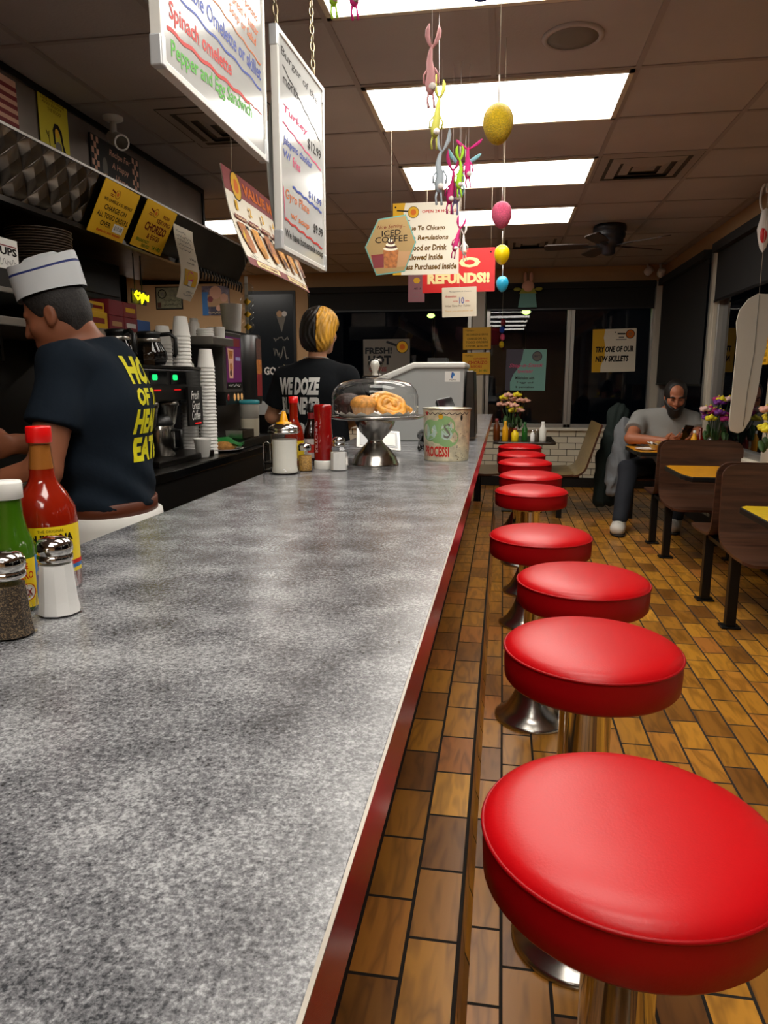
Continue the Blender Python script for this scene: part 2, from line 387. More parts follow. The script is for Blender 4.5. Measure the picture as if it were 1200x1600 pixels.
def rrect(w, h, r, n=5, x0=0, y0=0):
    P = []
    for cx, cy, a0 in ((w - r, r, -90), (w - r, h - r, 0), (r, h - r, 90), (r, r, 180)):
        for k in range(n + 1):
            a = math.radians(a0 + 90 * k / n); P.append((x0 + cx + r * math.cos(a), y0 + cy + r * math.sin(a)))
    return P
# ---- lettering
_tc = {}
def text_mesh(t, bold=0.0, shear=0.0):
    k = (t, bold, shear)
    if k in _tc: return _tc[k]
    cu = bpy.data.curves.new('lettering', 'FONT'); cu.body = t; cu.size = 1; cu.offset = bold; cu.shear = shear; cu.resolution_u = 2
    ob = bpy.data.objects.new('lettering', cu); COL.objects.link(ob)
    dg = bpy.context.evaluated_depsgraph_get(); dg.update()
    me = bpy.data.meshes.new_from_object(ob.evaluated_get(dg))
    vs = [tuple(v.co) for v in me.vertices]; fs = [tuple(p.vertices) for p in me.polygons]
    bpy.data.objects.remove(ob); bpy.data.meshes.remove(me); bpy.data.curves.remove(cu)
    if not vs: vs = [(0, 0, 0)]
    xs = [v[0] for v in vs]; ys = [v[1] for v in vs]; x0, x1, y0, y1 = min(xs), max(xs), min(ys), max(ys)
    vs = [((x - x0) / max(x1 - x0, 1e-6), (y - y0) / max(y1 - y0, 1e-6)) for x, y, z in vs]
    _tc[k] = (vs, fs); return _tc[k]
def T(t, x0, y0, x1, y1, mat, bold=.02, shear=0, slope=0, part='lettering'): return ('T', part, t, x0, y0, x1, y1, mat, bold, shear, slope)
def Rc(x0, y0, x1, y1, mat, part='print'): return ('P', part, [(x0, y0), (x1, y0), (x1, y1), (x0, y1)], mat)
def Pg(pts, mat, part='print'): return ('P', part, pts, mat)
def Ds(cx, cy, r, mat, part='logo', ry=None): return ('D', part, cx, cy, r, mat, ry)
def Ln(pts, w, mat, part='lettering'): return ('L', part, pts, w, mat)
def pan_logo(x, y, s, flip=1, dark='ink', asp=1.0):
    # round pan with an egg in it and a handle with two speed lines; s in fractions of the width, asp = W/H
    return [Ds(x, y, s, dark), Ds(x, y, s * .86, 'ink_gold'), Ds(x, y, s * .45, 'ink_orange'),
            Ln([(x - flip * s * 1.0, y + s * asp * .1), (x - flip * s * 2.6, y + s * asp * .55)], s * .36, dark, 'logo'),
            Ln([(x - flip * s * 1.2, y - s * asp * .45), (x - flip * s * 2.9, y - s * asp * .35)], s * .16, dark, 'logo'),
            Ln([(x - flip * s * 1.2, y - s * asp * .8), (x - flip * s * 2.9, y - s * asp * .72)], s * .16, dark, 'logo')]
def sign(name, label, cat, P, Rv, Uv, items, base, group=None, th=.003, shape=None, warp=None, edge=None, parent=None, double=False):
    P = Vector(P); Rv = Vector(Rv); Uv = Vector(Uv); Wd = Rv.length; Hd = Uv.length
    r = Rv.normalized(); u = (Uv - r * Uv.dot(r)).normalized(); n = r.cross(u)
    mx = Matrix(((r.x, u.x, n.x, P.x), (r.y, u.y, n.y, P.y), (r.z, u.z, n.z, P.z), (0, 0, 0, 1)))
    Hd = Uv.dot(u)
    def tr(x, y, z):
        if warp: return warp(x, y, z, Wd, Hd)
        return (x, y, z)
    mb = MB()
    if shape: mb.prism([(x * Wd, y * Hd) for x, y in shape], -th, 0, base)
    elif warp:
        nx, ny = 12, 14
        for zz, fl in ((0, 0), (-th, 1)):
            vs = [(i / nx * Wd, j / ny * Hd, zz) for j in range(ny + 1) for i in range(nx + 1)]
            fs = []
            for j in range(ny):
                for i in range(nx):
                    q = (j * (nx + 1) + i, j * (nx + 1) + i + 1, (j + 1) * (nx + 1) + i + 1, (j + 1) * (nx + 1) + i)
                    fs.append(q[::-1] if fl else q)
            mb.add([tr(*v) for v in vs], fs, base, True)
    else: mb.prism(rrect(Wd, Hd, min(Wd, Hd) * .015, 2), -th, 0, base)
    o = mb.build(name)
    o.matrix_world = mx
    if parent is not None:
        o.parent = parent; o.matrix_parent_inverse = Matrix.Identity(4)
    else: tag(o, label, cat, group)
    parts = {}
    z = 0.0006
    for it in items:
        k, part = it[0], it[1]
        b = parts.setdefault(part, MB())
        z += .0004 if warp else .00004
        if k == 'T':
            _, _, t, x0, y0, x1, y1, mat, bold, shear, slope = it
            vs, fs = text_mesh(t, bold, shear)
            vv = [(x0 * Wd + vx * (x1 - x0) * Wd, (y0 + vy * (y1 - y0) + slope * vx) * Hd, z) for vx, vy in vs]
            b.add([tr(*p) for p in vv], fs, mat)
        elif k == 'P':
            pts = it[2]; vv = [(x * Wd, y * Hd, z) for x, y in pts]
            if warp and len(pts) == 4:
                nn = 10; g = []
                for j in range(nn + 1):
                    for i in range(nn + 1):
                        a, c = i / nn, j / nn
                        q = [(1 - a) * (1 - c), a * (1 - c), a * c, (1 - a) * c]
                        g.append(tr(sum(q[w] * vv[w][0] for w in range(4)), sum(q[w] * vv[w][1] for w in range(4)), z))
                b.add(g, [(j * (nn + 1) + i, j * (nn + 1) + i + 1, (j + 1) * (nn + 1) + i + 1, (j + 1) * (nn + 1) + i) for j in range(nn) for i in range(nn)], it[3])
            else: b.add([tr(*p) for p in vv], [tuple(range(len(vv)))], it[3])
        elif k == 'D':
            _, _, cx, cy, rr, mat, ry = it
            ry = ry if ry else rr
            vv = [(cx * Wd + rr * Wd * math.cos(2 * PI * i / 24), cy * Hd + ry * Wd * math.sin(2 * PI * i / 24), z) for i in range(24)]
            b.add([tr(*p) for p in vv], [tuple(range(24))], mat)
        elif k == 'L':
            pts = [(x * Wd, y * Hd) for x, y in it[2]]; w = it[3] * Wd / 2; vv = []; n_ = len(pts)
            for i in range(n_):
                a = Vector(pts[max(0, i - 1)]); c = Vector(pts[min(n_ - 1, i + 1)]); d = (c - a).normalized(); nn = Vector((-d.y, d.x)) * w
                vv += [(pts[i][0] + nn.x, pts[i][1] + nn.y, z), (pts[i][0] - nn.x, pts[i][1] - nn.y, z)]
            b.add([tr(*p) for p in vv], [(2 * i, 2 * i + 1, 2 * i + 3, 2 * i + 2) for i in range(n_ - 1)], it[4])
    for pn, b in parts.items():
        if b.v: b.build(pn, o)
    return o
def squig(x0, y0, x1, y1, n=24, amp=.012, cyc=5):
    return [(x0 + (x1 - x0) * i / n, y0 + (y1 - y0) * i / n + amp * math.sin(2 * PI * cyc * i / n)) for i in range(n + 1)]
def scrawl(x0, y0, x1, y1, mat, n=26, w=.012):
    # handwriting-like line too small to read
    rr = random.Random(int(x0 * 999 + y0 * 7777)); pts = []
    for i in range(n + 1):
        pts.append((x0 + (x1 - x0) * i / n, y0 + (y1 - y0) * (rr.random())))
    return Ln(pts, w, mat)

# ================================================================== SETTING
CEIL = 2.62; FAR = 9.0; RW = 1.82; NEAR = -2.6
struct(MB().box((-4.9, NEAR, -.1), (RW + .2, FAR + .2, 0), 'floor_tile').build('floor'))
o = MB().prism([(-.36, 0), (-.036, 0), (-.038, .006), (-.047, .03), (-.052, .09), (-.0535, .138), (-.056, .147), (-.061, .150), (-.36, .150)], -6.85, -NEAR, 'step_tile', Matrix(((1, 0, 0, 0), (0, 0, -1, 0), (0, 1, 0, 0), (0, 0, 0, 1)))).build('trim_1'); struct(o)
o = struct(MB().box((-4.9, NEAR, CEIL), (RW + .2, FAR + .2, CEIL + .1), 'ceiling_tile').build('ceiling'))
g = MB()
x = -.69 - .61 * 7
while x < RW: g.box((x - .012, NEAR, CEIL - .005), (x + .012, FAR, CEIL + .001), 'ceiling_grid'); x += .61
y = 3.46 - .61 * 9
while y < FAR: g.box((-4.9, y - .012, CEIL - .0045), (RW, y + .012, CEIL + .001), 'ceiling_grid'); y += .61
g.build('ceiling_grid', o)
# far wall: beige on the left, header band over the windows, tiles below them
w = MB().box((-4.9, FAR, 0), (-2.46, FAR + .15, CEIL), 'beige_wall').box((-2.46, FAR, 2.43), (RW, FAR + .15, CEIL), 'beige_wall')
w.box((-2.46, FAR, .12), (RW, FAR + .15, .70), 'subway_x').box((-4.9, FAR - .012, 0), (RW, FAR + .15, .12), 'black')
struct(w.build('wall_back'))
struct(MB().box((-2.5, FAR - .05, .70), (RW, FAR + .02, .735), 'off_white').build('trim_2', bevel=.006))
# right wall
w = MB().box((RW, NEAR, 2.43), (RW + .15, FAR, CEIL), 'beige_wall').box((RW, NEAR, .12), (RW + .15, FAR, .70), 'subway_y').box((RW - .012, NEAR, 0), (RW + .15, FAR, .12), 'black')
struct(w.build('wall_right'))
struct(MB().box((RW - .06, NEAR, .70), (RW + .03, FAR, .735), 'off_white').build('trim_3', bevel=.006))
# kitchen wall and walls behind the camera
w = MB().box((-2.9, NEAR, 0), (-2.75, 5.05, CEIL), 'kitchen_wall').box((-4.9, 4.93, 0), (-2.75, 5.05, CEIL), 'kitchen_wall').box((-5.0, 4.93, 0), (-4.9, FAR + .15, CEIL), 'kitchen_wall')
struct(w.build('wall_left'))
struct(MB().box((-2.9, NEAR - .12, 0), (RW + .2, NEAR, CEIL), 'beige_wall').build('wall_front'))

def window(name, axis, a0, a1, z0=.735, z1=2.43, fw=.045):
    # frame in the wall plane, one pane
    m = MB()
    for (p, q, r, s) in ((a0, a1, z0, z0 + fw), (a0, a1, z1 - fw, z1), (a0, a0 + fw, z0, z1), (a1 - fw, a1, z0, z1)):
        if axis == 0: m.box((p, FAR - .02, r), (q, FAR + .06, s), 'frame_alu')
        else: m.box((RW - .02, p, r), (RW + .06, q, s), 'frame_alu')
    f = struct(m.build(name, bevel=.004))
    pn = MB()
    if axis == 0: pn.add([(a0, FAR + .02, z0), (a1, FAR + .02, z0), (a1, FAR + .02, z1), (a0, FAR + .02, z1)], [(0, 1, 2, 3)], 'window_glass')
    else: pn.add([(RW + .02, a0, z0), (RW + .02, a1, z0), (RW + .02, a1, z1), (RW + .02, a0, z1)], [(0, 1, 2, 3)], 'window_glass')
    pn.build('pane', f); return f
window('window_1', 0, -2.44, -.40); window('window_2', 0, -.22, .78); window('window_3', 0, .78, 1.74)
struct(MB().box((-.39, FAR - .06, .70), (-.23, FAR + .07, 2.43), 'frame_paint').box((-.25, FAR - .075, .70), (-.235, FAR + .0, 2.43), 'frame_alu').build('trim_4', bevel=.01))
struct(MB().box((1.72, FAR - .09, .70), (1.83, FAR + .07, 2.43), 'frame_paint').box((1.80, FAR - .10, .70), (1.83, FAR - .09, 2.43), 'frame_alu').build('trim_5', bevel=.01))
window('window_4', 1, 6.95, 8.90); window('window_5', 1, 5.27, 6.72); window('window_6', 1, 3.2, 4.98); window('window_7', 1, .4, 3.0); window('window_8', 1, -2.5, .2)
struct(MB().box((RW - .05, 6.72, .70), (RW + .07, 6.83, 2.43), 'frame_paint').box((RW - .035, 6.83, .7), (RW + .07, 6.95, 2.43), 'frame_alu').build('trim_6', bevel=.006))
struct(MB().box((RW - .05, 4.98, .70), (RW + .07, 5.27, 2.43), 'frame_paint').build('trim_7', bevel=.02))
struct(MB().box((RW - .05, 3.0, .70), (RW + .07, 3.2, 2.43), 'frame_paint').build('trim_8', bevel=.02))
def blind(x0, x1, z0, axis, label, grp='dark roller blinds on the windows'):
    m = MB()
    if axis == 0: m.box((x0, FAR - .045, z0), (x1, FAR - .04, 2.43), 'blind').box((x0, FAR - .09, 2.37), (x1, FAR - .03, 2.44), 'blind').box((x0, FAR - .05, z0 - .02), (x1, FAR - .035, z0), 'black')
    else: m.box((RW - .05, x0, z0), (RW - .045, x1, 2.43), 'blind').box((RW - .1, x0, 2.37), (RW - .03, x1, 2.44), 'blind').box((RW - .055, x0, z0 - .02), (RW - .04, x1, z0), 'black')
    o = m.build('roller_blind'); tag(o, label, 'blind', grp)
blind(-2.43, -.41, 2.16, 0, 'black roller blind at the top of the wide far window behind the counter')
blind(-.22, 1.71, 2.15, 0, 'black roller blind across the top of the two far windows above the corner table')
blind(6.97, 8.86, 1.27, 1, 'dark roller blind pulled down low in the far right corner')
blind(5.28, 6.71, 1.98, 1, 'dark roller blind at the top of the right window beside the grey post')
blind(3.2, 4.97, 2.0, 1, 'dark roller blind at the top of the nearest right window')

# ------------------------------------------------------------------ ceiling lights
def ceiling_light(cx, cy, label, depth=.57):
    e = empty('ceiling_light', label, 'ceiling light', (cx, cy, CEIL), 0, 'fluorescent troffers in the ceiling')
    w, d = .60, .295
    f = MB()
    for a, b in (((-w, -d, -.012), (w, -d + .022, 0)), ((-w, d - .022, -.012), (w, d, 0)), ((-w, -d, -.012), (-w + .022, d, 0)), ((w - .022, -d, -.012), (w, d, 0))): f.box(a, b, 'lens_frame')
    f.build('frame', e)
    MB().box((-w + .02, -d + .02, -.007), (w - .02, d - .02, -.003), 'lamp_lens').build('diffuser', e)
    return e
ceiling_light(-.08, 3.765, 'large bright ceiling light nearest in full view, beside the round speaker')
ceiling_light(-.08, 4.985, 'ceiling light second in the row, level with the square vent')
ceiling_light(-.08, 6.205, 'farthest ceiling light in the row, just before the ceiling fan')
ceiling_light(-.08, 2.545, 'ceiling light cut off at the top edge of the picture above hanging gnomes')
for yy, t in ((1.325, 'directly over the near end of the counter'), (.105, 'over the camera position'), (-1.115, 'behind the camera')):
    ceiling_light(-.08, yy, 'ceiling light in the centre row ' + t)
ceiling_light(-2.53, 6.205, 'ceiling light beyond the end of the range hood behind the menu banner')
ceiling_light(-3.75, 7.425, 'added ceiling light brightening the kitchen corner, unseen behind the range hood')  # extra lamp, hidden by the hood, added to brighten the beige kitchen wall
def vent(cx, cy, label):
    e = empty('ceiling_vent', label, 'vent', (cx, cy, CEIL), 0, 'square air vents in the ceiling')
    f = MB()
    f.box((-.295, -.295, -.004), (.295, .295, -.001), 'duct_shade'); f.build('duct', e)
    for k, s in enumerate((.29, .215, .14, .07)):
        m = MB(); i = s - (.05 if k < 3 else .07); z0, z1 = -.004 - .014, -.004
        o4 = [(-s, -s), (s, -s), (s, s), (-s, s)]; i4 = [(-i, -i), (i, -i), (i, i), (-i, i)]
        vs = [(x, y, z1) for x, y in o4] + [(x, y, z0 if k else z1 - .004) for x, y in i4]
        fs = [(j, (j + 1) % 4, 4 + (j + 1) % 4, 4 + j) for j in range(4)]
        if k == 3: fs.append((4, 5, 6, 7))
        m.add([(x * 1, y * 1, z) for x, y, z in vs], fs, 'ceiling_grid'); m.build('louver' if k else 'frame', e)
vent(.835, 4.985, 'beige square ceiling vent to the right of the second ceiling light')
vent(-1.45, 3.87, 'dark square ceiling vent behind the lower edge of the near whiteboard')
vent(-.08 + .3, 7.43, 'far ceiling vent between the last light and the window wall')
sp = empty('ceiling_speaker', 'round flush ceiling speaker with grey grille', 'speaker', (.228, 3.135, CEIL), 0)
MB().lathe([(.118, -.001), (.118, -.008), (.112, -.012), (.098, -.010), (.098, -.001)], 'ceiling_tile', 40).build('rim', sp)
MB().lathe([(.098, -.002), (.098, -.007), (.05, -.009), (0, -.0095)], 'ink_grey', 40).build('grille', sp)
fan = empty('ceiling_fan', 'dark five-blade ceiling fan hugging the ceiling near the far windows', 'ceiling fan', (.87, 6.7, CEIL), .35)
MB().lathe([(.13, -.001), (.14, -.02), (.14, -.05), (.125, -.055), (.135, -.075), (.13, -.11), (.115, -.115), (.12, -.135), (.10, -.17), (.055, -.185), (.055, -.235), (.03, -.25), (0, -.252)], 'fan_dark', 32).build('motor_housing', fan)
for k in range(5):
    a = 2 * PI * k / 5 + .2
    mx = Matrix.Rotation(a, 4, 'Z') @ Matrix.Translation((0, 0, -.165)) @ Matrix.Rotation(.2, 4, 'X')
    MB().prism([(.17, -.045), (.30, -.06), (.52, -.062), (.545, -.045), (.55, 0), (.545, .045), (.52, .062), (.30, .06), (.17, .045)], -.004, .004, 'fan_blade', mx).box((.09, -.02, -.008), (.22, .02, -.003), 'fan_dark', mx).build('blade', fan)

# ------------------------------------------------------------------ counter
ct = empty('service_counter', 'long grey speckled laminate counter with a red edge', 'counter', (0, 0, 0))
CT = .99
top = MB().box((-.795, -1.2, CT - .045), (-.0908, 6.82, CT), 'laminate'); top.build('worktop', ct, bevel=.0008)
e = MB().box((-.0907, -1.2, CT - .060), (-.0885, 6.82, CT - .0012), 'red_laminate').box((-.80, -1.2, CT - .049), (-.795, 6.82, CT - .004), 'black'); e.build('edge_band', ct)
MB().box((-.0909, -1.2, CT - .0012), (-.0880, 6.82, CT + .0002), 'edge_trim').build('edge_trim', ct)
MB().box((-.76, -1.2, 0), (-.36, 6.78, CT - .05), 'red_laminate').box((-.78, -1.2, .1), (-.76, 6.78, CT - .05), 'black').build('base_cabinet', ct)

# ------------------------------------------------------------------ stools
def make_stool():
    e = empty('counter_stool', '', 'stool', (0, 0, 0))
    R, H = .187, .739
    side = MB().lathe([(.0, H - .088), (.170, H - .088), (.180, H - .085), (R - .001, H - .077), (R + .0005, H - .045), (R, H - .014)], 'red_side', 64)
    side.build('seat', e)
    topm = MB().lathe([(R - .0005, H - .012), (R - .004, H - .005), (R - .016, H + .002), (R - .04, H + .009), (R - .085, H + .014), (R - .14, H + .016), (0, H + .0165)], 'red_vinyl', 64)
    topm.build('seat_top', e)
    w = MB(); w.tube([((R + .0005) * math.cos(2 * PI * k / 72), (R + .0005) * math.sin(2 * PI * k / 72), H - .0135) for k in range(72)], .003, 'red_side', 8, True); w.build('piping', e)
    MB().lathe([(.05, .06), (.05, H - .12), (.085, H - .095), (.11, H - .088)], 'chrome', 40).build('post', e)
    MB().lathe([(.15, 0), (.15, .008), (.143, .014), (.128, .022), (.105, .045), (.082, .085), (.066, .125), (.058, .15), (.051, .155)], 'smoky_chrome', 48).build('base', e)
    return e
proto = make_stool()
stools = [(.178, .872, 'red vinyl stool nearest the camera, largest in view'),
          (.208, 1.522, 'second red vinyl stool from the camera along the counter'),
          (.246, 2.064, 'third red vinyl stool from the camera, set slightly right of the row'),
          (.155, 2.664, 'fourth red vinyl stool from the camera, just before the gap in the row'),
          (.163, 3.772, 'fifth red vinyl stool from the camera, just past the gap in the row'),
          (.181, 4.382, 'sixth red vinyl stool from the camera'),
          (.169, 5.097, 'seventh red vinyl stool from the camera'),
          (.157, 5.661, 'eighth red vinyl stool from the camera, second last of the row'),
          (.162, 6.342, 'last red vinyl stool of the row, next to the dark corner table')]
for i, (x, y, lb) in enumerate(stools):
    if i == 0: proto.location = (x, y, 0); proto['label'] = lb; proto['group'] = 'red stools along the counter'
    else: dup(proto, (x, y, 0), .7 * i, lb, 'red stools along the counter')

# ------------------------------------------------------------------ booths on the right
def shell(prof, w, th, mat, edge, rad=.07):
    # bent plywood sheet: profile in (y,z), extruded along x 0..w, corners rounded at both ends
    m = MB(); P = [Vector((0, a, b)) for a, b in prof]; n = len(P)
    L = [0]
    for i in range(1, n): L.append(L[-1] + (P[i] - P[i - 1]).length)
    tot = L[-1]; N = []
    for i in range(n):
        d = (P[min(i + 1, n - 1)] - P[max(i - 1, 0)]).normalized(); N.append(Vector((0, -d.z, d.y)))
    def inset(s):
        t = min(s, tot - s)
        return rad - math.sqrt(max(0, rad * rad - (rad - t) ** 2)) if t < rad else 0
    vs = []
    for i in range(n):
        k = inset(L[i])
        for sd in (0, 1):
            off = N[i] * th * (sd - .5)
            vs += [(k, P[i].y + off.y, P[i].z + off.z), (w - k, P[i].y + off.y, P[i].z + off.z)]
    fa = []; fe = []
    for i in range(n - 1):
        a, b = 4 * i, 4 * (i + 1)
        fa += [(a, b, b + 1, a + 1), (a + 2, a + 3, b + 3, b + 2)]
        fe += [(a, a + 2, b + 2, b), (a + 1, b + 1, b + 3, a + 3)]
    fe += [(0, 1, 3, 2), (4 * n - 4, 4 * n - 2, 4 * n - 1, 4 * n - 3)]
    m.add(vs, fa, mat, True); m.add(vs, fe, edge)
    return m
def bench_profile(sgn):
    # seat front, along the seat, up the back to the top; seat points towards sgn*y
    P = []
    for t in np.linspace(0, 1, 7): P.append((sgn * (.55 - .38 * t), .425 - .012 * math.sin(PI * t) - .015 * (t == 0)))
    for a in np.linspace(0, 1, 8)[1:]:
        an = -PI / 2 + a * (PI / 2 - .14); P.append((sgn * (.17 - .10 * math.cos(an - 0) * 1.0), .425 + .10 + .10 * math.sin(an)))
    y0, z0 = P[-1]
    for t in np.linspace(0, 1, 14)[1:]: P.append((y0 - sgn * .022 * t - sgn * .0, z0 + (.858 - z0) * t))
    return P
def dense(P, rad=.07):
    # extra points near both ends so the rounded corners read round
    out = []
    P = [Vector((a, b)) for a, b in P]
    L = sum((P[i + 1] - P[i]).length for i in range(len(P) - 1)); s = 0
    ss = sorted(set([rad * (1 - math.cos(t)) for t in np.linspace(0, PI / 2, 8)] + [L - rad * (1 - math.cos(t)) for t in np.linspace(0, PI / 2, 8)]))
    cum = [0]
    for i in range(len(P) - 1): cum.append(cum[-1] + (P[i + 1] - P[i]).length)
    al = sorted(set([round(v, 5) for v in ss + cum]))
    for v in al:
        for i in range(len(P) - 1):
            if cum[i] - 1e-6 <= v <= cum[i + 1] + 1e-6:
                t = (v - cum[i]) / max(cum[i + 1] - cum[i], 1e-9); q = P[i].lerp(P[i + 1], min(max(t, 0), 1)); out.append((q.x, q.y)); break
    return out
BX0, BW = 1.19, .585
def booth_pair(cy, label):
    e = empty('booth_bench', label, 'bench', (BX0, cy, 0), 0, 'back to back booth benches by the right windows')
    for sg in (-1, 1):
        shell(dense([(a + sg * .0, b) for a, b in bench_profile(sg)]), BW, .016, 'booth_wood', 'booth_edge').build('seat_shell', e)
        for xx in (.045, .50):
            m = MB().box((xx - .025, sg * .245 - .025, .012), (xx + .025, sg * .245 + .025, .41), 'black_metal').box((xx - .05, sg * .245 - .04, 0), (xx + .05, sg * .245 + .04, .012), 'black_metal')
            m.build('leg', e, bevel=.004)
    m = MB().box((.03, -.44, .385), (.52, .44, .408), 'black_metal'); m.build('seat_frame', e)
    return e
booth_pair(4.13, 'nearest pair of dark wood booth benches, behind the bright yellow table')
booth_pair(5.68, 'middle pair of dark wood booth benches, in front of the bearded man')
e = empty('booth_bench', 'dark wood booth bench the bearded man sits on', 'bench', (BX0, 7.25, 0), 0, 'back to back booth benches by the right windows')
shell(dense(bench_profile(-1)), BW, .016, 'booth_wood', 'booth_edge').build('seat_shell', e)
for xx in (.045, .50): MB().box((xx - .025, -.27, 0), (xx + .025, -.22, .41), 'black_metal').build('leg', e)
MB().box((.03, -.44, .385), (.52, -.05, .408), 'black_metal').build('seat_frame', e)
def booth_table(y0, y1, x0, mat, label):
    e = empty('booth_table', label, 'table', (x0, y0, 0), 0, 'booth tables by the right windows')
    w, d, r = RW - .03 - x0, y1 - y0, .10
    pts = [(0 + .035, 0), (w, 0), (w, d), (.03, d), (0, d - .03), (0, .14), (.012, .07)]
    MB().prism(pts, .686, .719, 'black').build('edge_band', e, bevel=.006)
    MB().prism([(.006 + x * (w - .008) / w, .006 + y * (d - .012) / d) for x, y in pts], .712, .7205, mat).build('tabletop', e)
    MB().box((w - .02, .05, .50), (w + .005, d - .05, .69), 'black_metal').build('wall_plate', e)
    for yy in (.10, d - .14): MB().prism([(w - .02, .52), (w - .02, .686), (w - .46, .686), (w - .46, .665), (w - .10, .64)], -yy - .04, -yy, 'black_metal', Matrix(((1, 0, 0, 0), (0, 0, -1, 0), (0, 1, 0, 0), (0, 0, 0, 1)))).build('bracket', e)
    return e
booth_table(2.90, 3.53, 1.11, 'yellow_table', 'bright yellow booth table at the right edge of the picture')
booth_table(4.57, 5.19, 1.125, 'orange_table', 'orange yellow booth table between the two pairs of wooden benches')
booth_table(6.13, 6.74, 1.11, 'orange_table', 'booth table with a food basket in front of the bearded man')

# ------------------------------------------------------------------ far corner table and its two benches
e = empty('corner_table', 'dark table under the far window beyond the last stool', 'table', (-.08, 6.95, 0))
MB().prism(rrect(.60, .80, .05, 6), .695, .72, 'dark_table').build('tabletop', e, bevel=.006)
MB().box((.27, .36, 0), (.34, .44, .695), 'black_metal').build('leg', e)
MB().box((.1, .2, 0), (.5, .6, .014), 'black_metal').build('foot_plate', e)
def side_bench(x, y, rz, label):
    e = empty('corner_bench', label, 'bench', (x, y, 0), rz, 'pale wood benches at the corner table')
    P = bench_profile(-1)
    P = [(a, b) for a, b in P[:7]] + [(-.17 + .13 * math.cos(t - PI / 2) * 1 + .0, .545 + .13 * math.sin(t - PI / 2)) for t in np.linspace(.12, PI / 2 - .25, 7)]
    y0, z0 = P[-1]
    for t in np.linspace(0, 1, 8)[1:]: P.append((y0 + .12 * t, z0 + (.90 - z0) * t))
    shell(dense(P, .04), .80, .018, 'pale_wood', 'booth_edge', .04).build('seat_shell', e)
    for xx in (.1, .7): MB().box((xx - .025, -.3, 0), (xx + .025, -.25, .41), 'black_metal').build('leg', e)
    MB().box((.08, -.42, .385), (.72, -.1, .408), 'black_metal').build('seat_frame', e)
# shell runs along local x; seat points to local -y.  rotate so that the seat points to -x (right bench) or +x (left bench)
side_bench(.84, 7.62, -PI / 2, 'pale wood bench on the right of the far corner table, back to the booths')
side_bench(-.50, 6.82, PI / 2, 'pale wood bench on the left of the far corner table, half hidden by the counter')

# ================================================================== KITCHEN SIDE
h = empty('range_hood', 'long steel range hood with a quilted lower band over the grill', 'range hood', (0, 0, 0))
MB().box((-2.75, NEAR, 2.247), (-2.12, 5.02, CEIL - .006), 'hood_steel').build('upper_housing', h)
MB().box((-2.13, NEAR, 2.585), (-2.11, 5.03, CEIL - .005), 'black_metal').box((-2.13, 5.0, 2.26), (-2.11, 5.03, CEIL - .005), 'black_metal').build('corner_trim', h)
def slope(y0, y1, mat, th=.012):
    return MB().add([(-1.85, y0, 2.235), (-1.85, y1, 2.235), (-1.97, y1, 2.015), (-1.97, y0, 2.015), (-1.85 - th, y0, 2.235), (-1.85 - th, y1, 2.235), (-1.97 - th, y1, 2.015), (-1.97 - th, y0, 2.015)],
                    [(0, 3, 2, 1), (4, 5, 6, 7), (0, 1, 5, 4), (1, 2, 6, 5), (2, 3, 7, 6), (3, 0, 4, 7)], mat)
slope(NEAR, 3.22, 'quilted_steel').build('quilted_panel', h)
slope(3.22, 5.25, 'dark_steel').add([(-1.85, 5.25, 2.235), (-2.75, 5.25, 2.235), (-2.75, 5.25, 2.015), (-1.97, 5.25, 2.015)], [(0, 1, 2, 3)], 'dark_steel').build('front_panel', h)
MB().box((-2.75, NEAR, 2.232), (-1.855, 5.25, 2.246), 'dark_steel').build('top_ledge', h)
MB().box((-1.862, NEAR, 2.230), (-1.846, 5.25, 2.240), 'steel').build('upper_lip', h)
MB().box((-1.99, NEAR, 1.995), (-1.955, 5.26, 2.016), 'dark_steel').build('lower_lip', h)
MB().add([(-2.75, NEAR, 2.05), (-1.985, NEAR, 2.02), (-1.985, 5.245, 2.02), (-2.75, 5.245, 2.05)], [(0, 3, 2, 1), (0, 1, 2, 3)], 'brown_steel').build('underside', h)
r = empty('ticket_rail', 'row of dark clips hanging along the lower edge of the range hood', 'ticket rail', (-1.945, 4.2, 1.995))
MB().box((-.008, 0, 0), (.006, 1.05, .022), 'dark_steel').build('rail', r)
for k in range(20):
    yy = .03 + k * .052; MB().tube([(0.008, yy, .02), (.016, yy + .008, -.01), (.006, yy + .02, -.045), (.012, yy + .03, -.008)], .005, 'black_metal', 6).build('clip', r)
tag(MB().box((-2.74, 3.30, 1.76), (-2.3, 4.15, 1.98), 'black_metal').box((-2.3, 3.33, 1.79), (-2.29, 3.71, 1.95), 'black').box((-2.3, 3.74, 1.79), (-2.29, 4.12, 1.95), 'black').build('wall_cabinet', bevel=.006), 'black steel wall cabinet under the range hood above the yellow boxes', 'cabinet')
s = empty('steel_shelf', 'steel double shelf above the grill holding plates behind the cook', 'shelf', (0, 0, 0))
MB().box((-2.745, .6, 1.64), (-1.93, 3.22, 1.662), 'steel_shelf').build('shelf_board', s, bevel=.004); MB().box((-2.745, .6, 1.515), (-1.93, 3.22, 1.55), 'steel_shelf').build('lower_board', s, bevel=.004)
for yy in (.7, 1.9, 3.1): MB().box((-2.745, yy, 1.55), (-1.98, yy + .03, 1.64), 'steel_shelf').build('bracket', s)
s = empty('steel_shelf', 'steel shelf with yellow and red boxes above the coffee brewer', 'shelf', (0, 0, 0))
MB().box((-2.745, 3.235, 1.528), (-1.94, 4.00, 1.552), 'steel_shelf').box((-1.945, 3.235, 1.51), (-1.935, 4.00, 1.552), 'steel').build('shelf_board', s, bevel=.004)
for yy in (3.3, 3.9): MB().box((-2.745, yy, 1.40), (-2.5, yy + .02, 1.528), 'steel_shelf').build('bracket', s)
